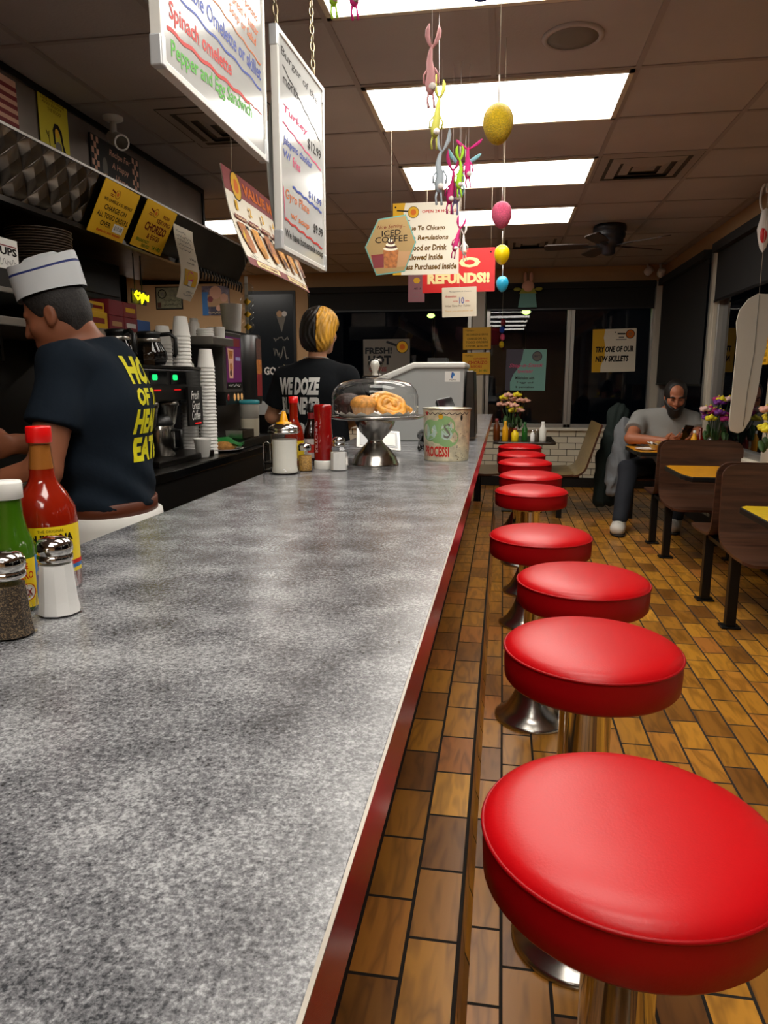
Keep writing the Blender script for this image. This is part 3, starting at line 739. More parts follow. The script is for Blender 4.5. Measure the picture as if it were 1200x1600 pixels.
# grill line
gk = empty('grill_counter', 'black fronted steel grill counter where the cook works', 'counter', (0, 0, 0))
MB().box((-2.745, .3, .08), (-1.72, 2.70, .87), 'black_metal').build('base_cabinet', gk); MB().box((-2.745, .28, .87), (-1.70, 2.72, .90), 'dark_steel').build('worktop', gk, bevel=.006)
MB().box((-1.705, .5, .18), (-1.70, 1.4, .8), 'dark_steel').build('door', gk); MB().box((-1.705, 1.5, .18), (-1.70, 2.5, .8), 'dark_steel').build('door', gk)
pan = MB(); pan.box((-2.25, 2.3, .90), (-1.80, 2.65, 1.03), 'dark_steel').box((-2.26, 2.29, 1.03), (-1.79, 2.66, 1.04), 'steel'); tag(pan.build('food_pan', bevel=.006), 'steel food pan on the grill counter beside the cook', 'pan')
# back counter with the drink machines
b = empty('back_counter', 'low black back counter with a steel top carrying the coffee machines', 'counter', (0, 0, 0))
MB().box((-2.3, 2.80, .08), (-1.46, 4.26, .86), 'black').build('base_cabinet', b); MB().box((-2.3, 2.80, .86), (-1.45, 4.27, .90), 'black_gloss').box((-2.29, 2.82, .895), (-1.46, 4.26, .903), 'dark_steel').build('worktop', b, bevel=.003)
b2 = empty('drink_counter', 'black counter under the soda fountain at the end of the kitchen aisle', 'counter', (0, 0, 0))
MB().box((-2.3, 4.275, .08), (-1.46, 4.9, .86), 'black').build('base_cabinet', b2); MB().box((-2.3, 4.275, .86), (-1.45, 4.9, .903), 'black_gloss').build('worktop', b2)
# coffee brewer (faces +x)
cb = empty('coffee_brewer', 'black twin coffee brewer with two green displays behind the cook', 'coffee machine', (-1.60, 3.03, .903))
MB().box((-.36, 0, .30), (-.02, .63, .455), 'machine_black').box((-.02, 0, .30), (0, .63, .455), 'machine_black').build('head', cb, bevel=.008)
MB().box((-.36, .0, .02), (-.26, .63, .30), 'machine_black').build('back_column', cb); MB().box((-.36, 0, 0), (.06, .63, .03), 'dark_steel').build('drip_base', cb, bevel=.006)
MB().box((-.37, -.005, .455), (.005, .635, .468), 'dark_steel').build('top_plate', cb)
for k, yy in enumerate((.06, .27)):
    d = MB().box((.0, yy, .38), (.004, yy + .17, .44), 'black_gloss'); d.build('control_panel', cb)
    MB().prism(rrect(.048, .026, .009, 4, yy + .02, .40), .004, .0065, 'lcd_green', Matrix(((0, 0, 1, 0), (1, 0, 0, 0), (0, 1, 0, 0), (0, 0, 0, 1)))).build('display', cb)
    MB().box((.004, yy + .03, .350), (.0055, yy + .10, .356), 'led_red').build('indicator', cb)
    MB().lathe([(.035, .17), (.05, .185), (.065, .27), (.07, .275), (.07, .30), (0, .30)], 'steel', 28, Matrix.Translation((-.08, yy + .085, 0))).build('brew_basket', cb)
sign('menu_panel', '', '', (-1.575, 3.44, 1.07), (0, .17, 0), (0, 0, .20), [T('Fresh', .2, .68, .75, .9, 'white_plastic', .01, .3, part='print'), T('Great', .25, .42, .8, .64, 'white_plastic', .01, .3, part='print'), T('Coffee', .2, .15, .8, .4, 'white_plastic', .01, .3, part='print'), Rc(.4, .04, .85, .08, 'led_red')], 'black', th=.012)
o = bpy.data.objects['menu_panel']; o.name = 'side_panel'
wm = o.matrix_world.copy(); o.parent = cb; o.matrix_parent_inverse = Matrix.Identity(4); o.matrix_local = Matrix.Translation((1.60, -3.03, -.903)) @ wm
for k in ('label', 'category'):
    if k in o.keys(): del o[k]
def decanter(loc, rz, label, fill='dark_sauce'):
    e = empty('coffee_pot', label, 'coffee pot', loc, rz, 'glass coffee pots')
    MB().lathe([(.04, 0), (.07, .006), (.085, .035), (.08, .07), (.055, .115), (.05, .135)], 'smoke_glass', 32).build('bowl', e)
    MB().lathe([(.052, .128), (.054, .145), (.06, .16), (.045, .165), (0, .166)], 'black', 28).build('collar', e)
    MB().tube([(.05, 0, .15), (.10, 0, .155), (.125, 0, .135), (.125, 0, .06), (.115, 0, .045)], .010, 'black', 8).build('handle', e)
    MB().lathe([(.055, .116), (.057, .128), (.055, .131)], 'steel', 28).build('band', e)
decanter((-1.78, 3.16, 1.372), -.5, 'glass coffee pot with a black handle on top of the brewer, next to the cook')
decanter((-1.72, 3.34, 1.372), .4, 'glass coffee pot on top of the brewer, next to the foam cup stack')
sv = empty('coffee_server', 'steel coffee server standing under the brewer', 'coffee pot', (-1.66, 3.29, .935))
MB().lathe([(.062, 0), (.066, .005), (.066, .13), (.06, .15)], 'brushed', 32).build('body', sv); MB().lathe([(.061, .148), (.064, .155), (.05, .19), (.035, .2), (0, .202)], 'black', 32).build('lid', sv); MB().tube([(.062, .0, .13), (.105, 0, .125), (.105, 0, .04), (.064, 0, .03)], .009, 'black').build('handle', sv)
# foam cups, turned upside down and nested
def foam_cup(n):
    m = MB(); m.lathe([(.046, 0), (.0475, .003), (.046, .008), (.0445, .009), (.033, .098), (.031, .1), (0, .1)], 'white_foam', n); return m
cup0 = None
def cup_stack(x, y, z, n, label, group, step=.0185, r=1.0):
    global cup0
    for k in range(n):
        if cup0 is None:
            cup0 = foam_cup(28).build('foam_cup'); tag(cup0, label, 'cup', group); cup0.location = (x, y, z + k * step)
        else:
            c = cup0.copy(); COL.objects.link(c); c.location = (x, y, z + k * step); c['label'] = label; c['group'] = group
cup_stack(-1.585, 3.70, .905, 26, 'white foam cup in the tallest stack, beside the soda fountain', 'foam cups in the tallest stack')
cup_stack(-1.69, 3.70, .905, 22, 'white foam cup in the tall stack behind the tallest stack', 'foam cups in the second tall stack')
cup_stack(-1.625, 3.50, 1.372, 9, 'white foam cup in the stack on top of the coffee brewer', 'foam cups on the brewer')
cup_stack(-1.77, 3.59, 1.372, 7, 'white foam cup in the back stack on the brewer, below the steel shelf end', 'foam cups at the back of the brewer')
o = MB().lathe([(.030, 0), (.032, .002), (.045, .092), (.047, .098), (.0445, .1), (.03, .01), (0, .009)], 'white_foam', 32).build('foam_cup', loc=(-1.545, 3.52, .905)); tag(o, 'single white foam cup standing upright next to the plate with bread', 'cup')
# shelf for lids over the cups
ls = empty('lid_rack', 'steel rack over the foam cups holding lids and small containers', 'rack', (0, 0, 0))
MB().box((-2.02, 3.68, 1.492), (-1.53, 3.98, 1.535), 'steel_shelf').build('shelf_board', ls, bevel=.004)
for yy in (3.74, 3.95): MB().box((-2.0, yy - .012, .905), (-1.97, yy + .012, 1.492), 'steel_shelf').build('upright', ls)
MB().box((-2.0, 3.73, .903), (-1.90, 3.96, .912), 'steel_shelf').build('foot', ls)
lid0 = MB().lathe([(.046, 0), (.047, .003), (.044, .005), (.04, .009), (0, .009)], 'white_plastic', 28).build('cup_lid'); tag(lid0, 'white plastic cup lid in the pile on the steel lid rack', 'lid', 'cup lids on the rack'); lid0.location = (-1.60, 3.74, 1.536)
for k in range(1, 6):
    c = lid0.copy(); COL.objects.link(c); c.location = (-1.60 + .003 * (k % 2), 3.74, 1.536 + .0065 * k)
def simple(name, label, cat, prof, mats, loc, group=None, n=28):
    e = empty(name, label, cat, loc, 0, group)
    for (pn, pr), mt in zip(prof, mats): MB().lathe(pr, mt, n).build(pn, e)
    return e
simple('squeeze_bottle', 'white squeeze bottle on the lid rack', 'bottle', [('body', [(.028, 0), (.03, .01), (.03, .075), (.022, .088)]), ('cap', [(.023, .087), (.023, .10), (.02, .104), (0, .105)])], ['white_plastic', 'white_paint'], (-1.70, 3.83, 1.536))
for k, (xx, yy) in enumerate(((-1.58, 3.90), (-1.64, 3.93))):
    simple('creamer_tub', ('nearer' if k == 0 else 'farther') + ' of two white creamer tubs on the right end of the lid rack', 'tub', [('body', [(.026, 0), (.03, .045), (.03, .05)]), ('lid', [(.032, .049), (.032, .056), (.02, .062), (0, .062)])], ['white_plastic', 'white_foam'], (xx, yy, 1.536), 'creamer tubs')
# soda fountain
sf = empty('soda_fountain', 'black and steel soda fountain with a purple drink poster on its front', 'soda machine', (-1.60, 3.99, .903))
MB().box((-.42, 0, .33), (-.0, .30, .68), 'machine_grey').build('left_housing', sf, bevel=.006)
MB().box((-.42, 0, .02), (-.16, .66, .33), 'machine_grey').build('splash_back', sf)
MB().lathe([(0, .25), (.24, .25), (.245, .27), (.245, .675), (.235, .685), (0, .685)], 'machine_black', 40, Matrix.Translation((-.14, .46, 0)) @ Matrix.Diagonal((.8, .9, 1, 1))).build('curved_housing', sf)
MB().box((-.42, .0, .68), (-.0, .66, .69), 'black').build('top_cover', sf)
MB().box((-.40, -.0, .255), (.006, .5, .335), 'machine_black').build('button_strip', sf, bevel=.004)
MB().box((-.42, -.01, 0), (.10, .66, .05), 'machine_black').build('base', sf, bevel=.006)
o = sign('drink_poster', '', '', (-1.598, 4.03, 1.255), (0, .235, 0), (0, 0, .30), [Rc(0, .80, 1, 1, 'ink_purple'), Rc(.45, .82, .95, .98, 'dark_red'), T('ICED', .1, .9, .4, .97, 'felt_peach', .01, part='print'), T('DRINKS', .05, .83, .42, .89, 'felt_peach', .01, part='print'),
    Pg([(.08, .78), (.5, .76), (.42, .2), (.16, .2)], 'felt_peach', 'picture'), Pg([(.14, .74), (.44, .73), (.4, .58), (.18, .58)], 'food_brown', 'picture'), Ds(.29, .42, .1, 'food_brown', 'picture'), Ds(.27, .30, .08, 'cocoa', 'picture'), Rc(.62, .55, .95, .62, 'felt_lilac'), Rc(0, 0, 1, .12, 'machine_black'), scrawl(.1, .03, .9, .09, 'white_plastic')], 'poster_purple')
def into(o, parent, name):
    wm = o.matrix_world.copy(); o.parent = parent; o.matrix_parent_inverse = Matrix.Identity(4)
    o.matrix_local = Matrix.Translation(-Vector(parent.location)) @ wm if parent.rotation_euler.z == 0 else (Matrix.Translation(parent.location) @ Matrix.Rotation(parent.rotation_euler.z, 4, 'Z')).inverted() @ wm
    o.name = name
    for k in ('label', 'category', 'group'):
        if k in o.keys(): del o[k]
into(o, sf, 'drink_poster')
for k, (yy, c) in enumerate(((.04, 'dark_red'), (.14, 'led_tan'), (.20, 'led_tan'), (.26, 'led_tan'), (.34, 'led_red'), (.40, 'led_red'))):
    MB().ell((.006, yy, .30), (.004, .017, .022), c, 14).build('button', sf)
m = MB()
for k in range(9):
    a0 = -.55 + .9 * k / 9; a1 = -.55 + .9 * (k + 1) / 9
    def pt(a, z): return (-.14 + .8 * .2465 * math.cos(a + .35), .46 + .9 * .2465 * math.sin(a + .35), z)
    for z0, z1, c in ((.30, .44, 'dark_red'), (.44, .53, 'food_brown'), (.53, .66, 'cocoa')): m.add([pt(a0, z0), pt(a1, z0), pt(a1, z1), pt(a0, z1)], [(0, 1, 2, 3)], c)
m.build('picture', sf)
t = MB().box((-.02, .05, .05), (.09, .30, .056), 'brushed'); t.build('drip_tray', sf)
tr = MB(); tr.box((0, 0, 0), (.11, .19, .004), 'brushed'); [tr.box(a, b, 'brushed') for a, b in (((0, 0, 0), (.003, .19, .05)), ((.107, 0, 0), (.11, .19, .05)), ((0, 0, 0), (.11, .003, .05)), ((0, .187, 0), (.11, .19, .05)))]
tag(tr.build('steel_tray', loc=(-1.61, 3.995, .962)), 'small steel tray in front of the soda fountain', 'tray')
jug = empty('plastic_jug', 'white jug with a teal lid under the soda fountain', 'jug', (-1.545, 4.24, .962))
MB().lathe([(.052, 0), (.056, .01), (.058, .10), (.0585, .11)], 'milk', 36).build('milk', jug); MB().lathe([(.050, .10), (.0582, .108), (.0595, .185), (.0595, .20)], 'jug_plastic', 36).build('body', jug); MB().lathe([(.063, .198), (.065, .205), (.065, .215), (.055, .222), (0, .222)], 'teal_lid', 36).build('lid', jug)
pit = empty('plastic_pitcher', 'half full white pitcher on top of the soda fountain', 'pitcher', (-1.70, 4.40, 1.594))
MB().lathe([(.05, 0), (.052, .004), (.058, .085)], 'milk', 32).build('contents', pit); MB().lathe([(.052, 0), (.054, .004), (.068, .175), (.069, .178), (.066, .176), (.055, .01)], 'white_plastic', 32).build('body', pit)
# plate with bread and green bag, lemon tub
pl = MB().lathe([(.06, 0), (.07, .002), (.125, .014), (.13, .018), (.122, .016), (.07, .006), (0, .005)], 'white_ceramic', 40).build('dinner_plate', loc=(-1.585, 3.86, .9035)); tag(pl, 'white plate with bread on the back counter', 'plate')
br = MB().ell((0, 0, .028), (.075, .05, .026), 'bread', 20).build('bread_roll', loc=(-1.55, 3.83, .909)); tag(br, 'golden bread roll on the white plate', 'bread')
bg = MB(); n = 8; vs = [(.0 + .16 * i / n, .14 * j / n, .012 + .04 * math.sin(2.2 * i / n + 1) * math.sin(PI * j / n) + .006 * math.sin(9 * i / n + 5 * j / n)) for j in range(n + 1) for i in range(n + 1)]
bg.add(vs + [(x, y, z - .010) for x, y, z in vs], [(j * (n + 1) + i, j * (n + 1) + i + 1, (j + 1) * (n + 1) + i + 1, (j + 1) * (n + 1) + i) for j in range(n) for i in range(n)] + [(81 + (j + 1) * (n + 1) + i, 81 + (j + 1) * (n + 1) + i + 1, 81 + j * (n + 1) + i + 1, 81 + j * (n + 1) + i) for j in range(n) for i in range(n)], 'bag_green', True)
tag(bg.build('plastic_bag', loc=(-1.63, 3.80, .935)), 'green printed plastic bag lying by the bread', 'bag')
lt = empty('garnish_caddy', 'dark caddy with tubs of lemon wedges beside the woman in black', 'caddy', (-1.58, 4.62, .905))
MB().box((-.08, 0, 0), (.06, .26, .17), 'machine_black').build('box', lt, bevel=.006)
MB().lathe([(.035, .17), (.045, .25), (.046, .255)], 'plastic_clear', 24, Matrix.Translation((0, .17, 0))).build('tub', lt)
for k in range(9): MB().ell((.02 * math.cos(k * 2.1), .17 + .022 * math.sin(k * 2.1), .19 + .009 * k), (.02, .016, .011), 'egg_yellow_plain', 10).build('lemon_wedge', lt)
MB().box((-.05, .03, .17), (.03, .12, .255), 'paper_white').build('napkin_stack', lt)
# hanging strip of snack bags, neon, boxes, crockery
cs = empty('snack_strip', 'hanging clear strip with yellow snack bags at the end of the range hood', 'snacks', (-1.80, 4.95, 1.99))
MB().box((-.012, .008, -.5), (.012, .010, .03), 'jug_plastic').build('strip', cs); MB().tube([(0, .009, .03), (0, .009, CEIL - 1.99)], .0008, 'string', 5).build('string', cs)
for k in range(5):
    z = -.06 - k * .085; m = MB(); m.ell((.006, 0, z), (.052, .012, .045), 'plastic_clear', 16); m.build('bag', cs)
    if k: MB().ell((.012, -.013, z), (.030, .004, .024), 'chip', 4).build('chip', cs)
neon = empty('neon_sign', 'small glowing yellow neon script sign over the red boxes', 'neon sign', (-2.12, 3.98, 1.75)); neon.scale = (.85, .85, .85)
vs = [(0, .03, .03), (0, .0, .05), (0, .03, .075), (0, .06, .06), (0, .01, .05), (0, .04, .02), (0, .09, .05), (0, .07, .07), (0, .065, .03), (0, .095, .06), (0, .095, .0), (0, .14, .05), (0, .12, .07), (0, .115, .03), (0, .15, .06), (0, .16, .03), (0, .19, .06), (0, .18, .02)]
MB().tube(vs, .006, 'neon_yellow', 8).build('tube', neon); MB().box((-.03, .0, -.005), (-.02, .2, .09), 'black').tube([(-.025, .05, .08), (-.025, .05, .345)], .004, 'black', 6).tube([(-.025, .15, .08), (-.025, .15, .345)], .004, 'black', 6).build('backing', neon)
def carton(name, label, a, b, mat, stripe=None, group=None):
    m = MB().box(a, b, mat); o = m.build(name, bevel=.003)
    tag(o, label, 'box', group)
    if stripe: MB().box((b[0] - .001, a[1] + (b[1] - a[1]) * .15, a[2] + (b[2] - a[2]) * .35), (b[0] + .001, b[1] - (b[1] - a[1]) * .15, a[2] + (b[2] - a[2]) * .65), stripe).build('print', o)
    return o
carton('carton', 'long yellow carton on the steel shelf nearest the cook', (-2.32, 3.25, 1.553), (-2.0, 3.46, 1.64), 'box_yellow', 'dark_red', 'cartons on the steel shelf')
carton('carton', 'small yellow carton stacked on the long yellow one', (-2.30, 3.33, 1.6405), (-2.02, 3.47, 1.69), 'box_yellow', 'ink_dark_red', 'cartons on the steel shelf')
for k, (y0, z0, c, st) in enumerate(((3.48, 1.553, 'box_red', 'cup_tan'), (3.625, 1.553, 'box_red', 'felt_white'), (3.77, 1.553, 'box_blue', None), (3.48, 1.633, 'box_red', None), (3.625, 1.633, 'dark_red', 'ink_gold'))):
    carton('carton', ['dark red carton in the lower row next to the yellow cartons', 'dark red carton with a pale band in the middle of the lower row', 'blue carton at the end of the steel shelf', 'plain dark red carton in the upper row next to the small yellow carton', 'dark red carton with a gold band in the upper row below the neon sign'][k], (-2.27, y0, z0), (-2.0, y0 + .14, z0 + .079), c, st, 'cartons on the steel shelf')
carton('carton', 'blue carton standing behind the coffee pots', (-2.20, 3.50, 1.372 - .47), (-2.02, 3.80, 1.50), 'box_blue', 'felt_white')
sb = carton('carton', 'white carton with dark print on the steel shelf at the left edge of the picture', (-2.25, 2.60, 1.742), (-1.98, 2.77, 1.86), 'white_foam')
sign('print', '', '', (-1.979, 2.60, 1.742), (0, .17, 0), (0, 0, .118), [T('CUPS', .1, .45, .95, .72, 'ink', .04), Rc(.05, .74, .95, .78, 'dark_red'), scrawl(.1, .1, .9, .35, 'ink', 40)], 'white_foam', th=.001)
o = bpy.data.objects['print'] if 'print' in bpy.data.objects and bpy.data.objects['print'].parent is None else [q for q in bpy.data.objects if q.name.startswith('print') and q.parent is None][0]
wm = o.matrix_world.copy(); o.parent = sb; o.matrix_parent_inverse = Matrix.Identity(4); o.matrix_local = wm; o.name = 'front_print'
for k in ('label', 'category'):
    if k in o.keys(): del o[k]
tag(MB().box((-2.27, 2.58, 1.663), (-1.97, 2.78, 1.741), 'black').build('black_carton', bevel=.004), 'black box under the white carton on the steel shelf', 'box')
sc = MB().lathe([(.04, 0), (.044, .004), (.044, .085), (.047, .09), (.047, .10), (.04, .098), (.038, .01), (0, .009)], 'steel', 28).build('steel_cup', loc=(-1.995, 2.87, 1.663)); tag(sc, 'shiny steel cup on the shelf just left of the cook’s hat', 'cup')
pd0 = MB().lathe([(.08, 0), (.09, .002), (.135, .009), (.14, .0115), (.13, .0105), (.09, .005), (0, .004)], 'plate_dark', 44).build('dinner_plate'); tag(pd0, 'brown dinner plate in the tall pile on the shelf behind the cook’s hat', 'plate', 'brown plates piled on the steel shelf')
pd0.location = (-2.09, 3.08, 1.663)
for k in range(1, 26):
    c = pd0.copy(); COL.objects.link(c); c.location = (-2.09 + .002 * math.sin(k * 2), 3.08 + .002 * math.cos(k * 3), 1.663 + k * .0115)

# far wall pictures in the kitchen corner
sign('framed_certificate', 'framed pale certificate on the beige wall under the range hood', 'picture', (-4.50, FAR - .012, 2.215), (.37, 0, 0), (0, 0, .285), [Rc(.0, .0, 1, 1, 'black'), Rc(.04, .05, .96, .95, 'certificate'), Ds(.25, .68, .16, 'chalkboard'), Ds(.25, .68, .13, 'certificate'), Ds(.25, .68, .06, 'ink_grey'), Rc(.06, .08, .2, .3, 'cocoa'), scrawl(.5, .72, .92, .84, 'ink_grey'), scrawl(.45, .55, .92, .65, 'ink_grey'), scrawl(.3, .35, .92, .45, 'chalkboard'), scrawl(.3, .15, .92, .25, 'chalkboard')], 'black', th=.012)
sign('wall_photo', 'dark team photo poster on the beige wall behind the pitcher', 'picture', (-3.86, FAR - .012, 2.13), (.37, 0, 0), (0, 0, .365), [Rc(.0, .0, .22, .8, 'label_blue', 'picture'), Rc(.2, .3, .95, .7, 'cup_tan', 'picture'), Ds(.5, .78, .22, 'felt_peach', 'picture'), Ds(.8, .6, .14, 'felt_peach', 'picture'), Ds(.3, .55, .1, 'cup_red', 'picture'), Rc(.3, .0, .9, .3, 'sign_violet', 'picture'), Ds(.6, .25, .1, 'felt_peach', 'picture'), scrawl(.2, .04, .9, .12, 'sign_cream')], 'photo', th=.008)
sign('chalk_poster', 'tall black chalk style poster in a dark frame left of the woman', 'poster', (-3.28, FAR - .014, 1.0), (.66, 0, 0), (0, 0, 1.42), [Rc(.05, .03, .95, .97, 'chalkboard'), T('GO PICK', .34, .265, .98, .335, 'felt_white', .03), Rc(.5, .19, .78, .20, 'ink_orange'), Pg([(.62, .78), (.82, .8), (.72, .64)], 'ink_grey', 'picture'), Ds(.68, .80, .06, 'cup_tan', 'picture'), Ds(.78, .80, .05, 'felt_white', 'picture'), scrawl(.55, .4, .85, .52, 'ink_grey', 14, .02), scrawl(.55, .56, .85, .6, 'ink_grey', 14, .02), Pg([(.74, .36), (.86, .3), (.84, .27)], 'sign_cream', 'picture')], 'black', th=.014)

# ================================================================== SIGNS ON THE KITCHEN SIDE
sign('striped_picture', 'red and white striped picture on the hood at the left edge', 'picture', (-2.112, 2.55, 2.34), (0, .49, 0), (0, 0, .225), [Rc(0, k * .16, 1, k * .16 + .08, 'dark_red', 'picture') for k in range(6)], 'felt_peach', th=.006)
sign('yellow_poster', 'yellow poster with a sketched waving woman above the quilted steel', 'poster', (-2.112, 3.19, 2.345), (0, .225, 0), (0, 0, .255), [T('LOSE THE PHONE', .1, .88, .9, .94, 'ink_brown', .0, .2), T('AND ENJOY', .12, .80, .8, .86, 'ink_brown', .0, .2), T('THE FOOD', .3, .72, .75, .78, 'ink_brown', 0, .2),
    Pg([(.45, .18), (.42, .42), (.5, .55), (.62, .56), (.74, .46), (.78, .25), (.86, .1), (.78, .06), (.7, .3), (.66, .42), (.56, .48), (.5, .4), (.5, .2)], 'ink', 'picture'), Ds(.57, .40, .07, 'ink_gold', 'picture', .09), Ds(.6, .17, .11, 'ink_grey', 'picture', .1), Ln([(.3, .12), (.28, .25), (.2, .36), (.24, .3), (.3, .38), (.28, .28)], .02, 'ink', 'picture')], 'yellow_paper', th=.003)
ck = [Rc(0, 0, 1, 1, 'black')]
for x0 in (.02, .84):
    for i in range(9):
        for j in range(3):
            if (i + j) % 2 == 0: ck.append(Rc(x0 + j * .045, .02 + i * .107, x0 + j * .045 + .045, .02 + i * .107 + .107, 'felt_peach', 'checker_border'))
ck += [T('Recipe For', .36, .74, .8, .9, 'felt_peach', .01, .2), T('A Happy', .40, .52, .76, .68, 'felt_peach', .01, .2), T('Home', .46, .30, .72, .46, 'felt_peach', .01, .2), T('good food', .38, .12, .76, .22, 'ink_grey', .0, .2), Ds(.26, .5, .05, 'ink_grey', 'picture', .1), Ds(.27, .3, .06, 'cup_tan', 'picture', .05)]
sign('checkered_sign', 'black sign with checkered borders and pale script on the range hood', 'sign', (-2.112, 3.60, 2.275), (0, .50, 0), (0, 0, .27), ck, 'black', th=.02)
cm = empty('security_camera', 'white bullet security camera under the ceiling by the checkered sign', 'camera', (-2.0, 3.64, CEIL))
MB().lathe([(.05, 0), (.05, -.012), (.03, -.022), (0, -.024)], 'white_paint', 28).build('mount', cm); MB().tube([(0, 0, -.02), (.0, 0, -.06), (.01, -.01, -.085)], .016, 'white_paint').build('arm', cm)
d = Vector((.62, -.6, -.38)).normalized(); q = Vector((0, 0, 1)).rotation_difference(d).to_matrix().to_4x4()
bm = Matrix.Translation((-.02, .03, -.085)) @ q
MB().lathe([(.0, -.02), (.03, -.018), (.034, 0), (.034, .13), (.038, .132), (.038, .145)], 'white_paint', 28, bm).build('housing', cm); MB().lathe([(.037, .1455), (.022, .1457)], 'white_paint', 28, bm).lathe([(.030, .1462), (0, .1463)], 'black_gloss', 28, bm).build('lens', cm)
def yellow_sign(p, lines, label):
    return sign('yellow_notice', label, 'sign', p[0], p[1], p[2], lines, 'yellow_card', 'yellow notices clipped to the range hood')
yellow_sign(((-1.945, 3.235, 1.995), (0, .318, -.004), (.115, -.014, .225)), pan_logo(.42, .82, .065, 1, 'ink_dark_red', 1.27) + [T('WE CHARGE A $1 SERVICE', .12, .63, .92, .70, 'ink'), T('CHARGE ON', .2, .48, .82, .58, 'ink'), T('ALL TOGO ORDERS', .08, .33, .94, .43, 'ink'), T('OVER', .24, .18, .52, .28, 'ink'), Rc(.6, .14, .88, .30, 'paper_white'), T('$10.00', .63, .17, .86, .27, 'ink_grey'), T('thanks for your business', .2, .05, .86, .12, 'ink_red')], 'yellow notice about a service charge on to-go orders, hanging from the hood edge')
yellow_sign(((-1.945, 3.632, 2.003), (0, .338, -.006), (.115, -.006, .222)), pan_logo(.38, .80, .07, 1, 'ink_dark_red', 1.35) + [T('NOW', .62, .76, .84, .84, 'ink_dark_red'), T('SERVING', .48, .62, .92, .72, 'ink_dark_red'), T('CHORIZO', .2, .40, .88, .58, 'ink_dark_red', .035), T('& EGGS', .36, .25, .76, .36, 'ink_dark_red'), T('BREAKFAST', .1, .13, .5, .20, 'ink_darkgreen'), T('SERVED', .3, .04, .55, .11, 'ink_darkgreen'), T('24 HRS', .64, .06, .92, .15, 'ink_darkgreen')], 'yellow notice reading chorizo and eggs, hanging from the hood edge')
sign('paper_notice', 'long curled cream paper notice hanging from the hood beside the yellow notices', 'notice', (-1.875, 4.0, 1.775), (.0, .255, .0), (.03, .0, .40), [scrawl(.1, .9, .6, .94, 'ink_grey'), scrawl(.1, .84, .9, .88, 'ink_grey'), scrawl(.1, .78, .85, .82, 'ink_grey'), scrawl(.1, .73, .9, .76, 'ink_grey'), scrawl(.1, .67, .7, .70, 'ink_grey'), scrawl(.55, .56, .9, .60, 'ink'), scrawl(.35, .5, .8, .53, 'ink_grey'), Rc(.2, .2, .88, .42, 'ink_gold', 'picture'), Ds(.5, .32, .17, 'ink_pink', 'picture', .13), Rc(.4, .2, .6, .27, 'felt_white', 'picture'), scrawl(.45, .1, .9, .13, 'ink_grey'), scrawl(.3, .05, .9, .08, 'ink_grey')], 'paper', th=.0012,
     warp=lambda x, y, z, w, h: (x + .05 * w * math.sin(5 * y / h), y, z + .02 * math.sin(4.5 * y / h) - .03 * (x / w) * max(0, 1 - 3 * y / h)))

# value menu banner
it = [Rc(0, .77, 1, 1, 'dark_red'), Rc(0, .0, 1, .09, 'dark_red'), Ds(.14, .86, .062, 'ink'), Ds(.14, .86, .056, 'ink_gold'), Ds(.14, .86, .03, 'ink_orange'), T('VALUE MEALS', .22, .82, .86, .94, 'ink_orange', .035), Rc(.1, .015, .42, .075, 'sign_cream'), Rc(.56, .015, .95, .075, 'sign_cream'), T('ADD A DRINK', .13, .03, .39, .06, 'dark_red'), T('MAKE IT A COMBO', .6, .03, .92, .06, 'dark_red')]
for k in range(6):
    x = .035 + k * .16
    it += [T(str(k + 1), x + .045, .60, x + .075, .70, 'ink_gold', .06), Rc(x, .50, x + .14, .545, 'dark_red'), scrawl(x + .01, .505, x + .13, .54, 'sign_cream', 16, .004), Pg([(x + .0, .46), (x + .085, .47), (x + .13, .30), (x + .125, .18), (x + .06, .16), (x + .015, .3)], ['food_brown', 'food_gold', 'food_brown', 'food_gold', 'food_gold', 'food_brown'][k], 'picture'), Ds(x + .06, .34, .035, ['egg_yellow_plain', 'food_brown', 'cocoa', 'food_brown', 'food_brown', 'sign_cream'][k], 'picture'), Ds(x + .08, .23, .03, ['food_brown', 'bread', 'food_gold', 'cocoa', 'bread', 'cocoa'][k], 'picture'), Rc(x + .09, .42, x + .13, .46, 'ink', 'picture'), scrawl(x + .03, .11, x + .1, .135, 'ink_grey', 8, .004)]
bn = sign('menu_banner', 'white and dark red value meals menu banner hanging behind the whiteboards', 'banner', (-1.20, 3.38, 1.845), (-.02, 1.13, -.0), (-.13, -.07, .455), it, 'sign_white', th=.004,
          warp=lambda x, y, z, w, h: (x, y, z - .022 * math.sin(PI * y / h) + .01 * math.sin(PI * x / w)))
m = MB(); mi_ = bn.matrix_world.inverted()
for xx in (.15, 1.0):
    a = Vector((xx, .47, .0)); wtop = bn.matrix_world @ a; top_ = mi_ @ Vector((wtop.x, wtop.y, CEIL)); m.tube([a, top_], .0012, 'string', 5)
m.build('string', bn)

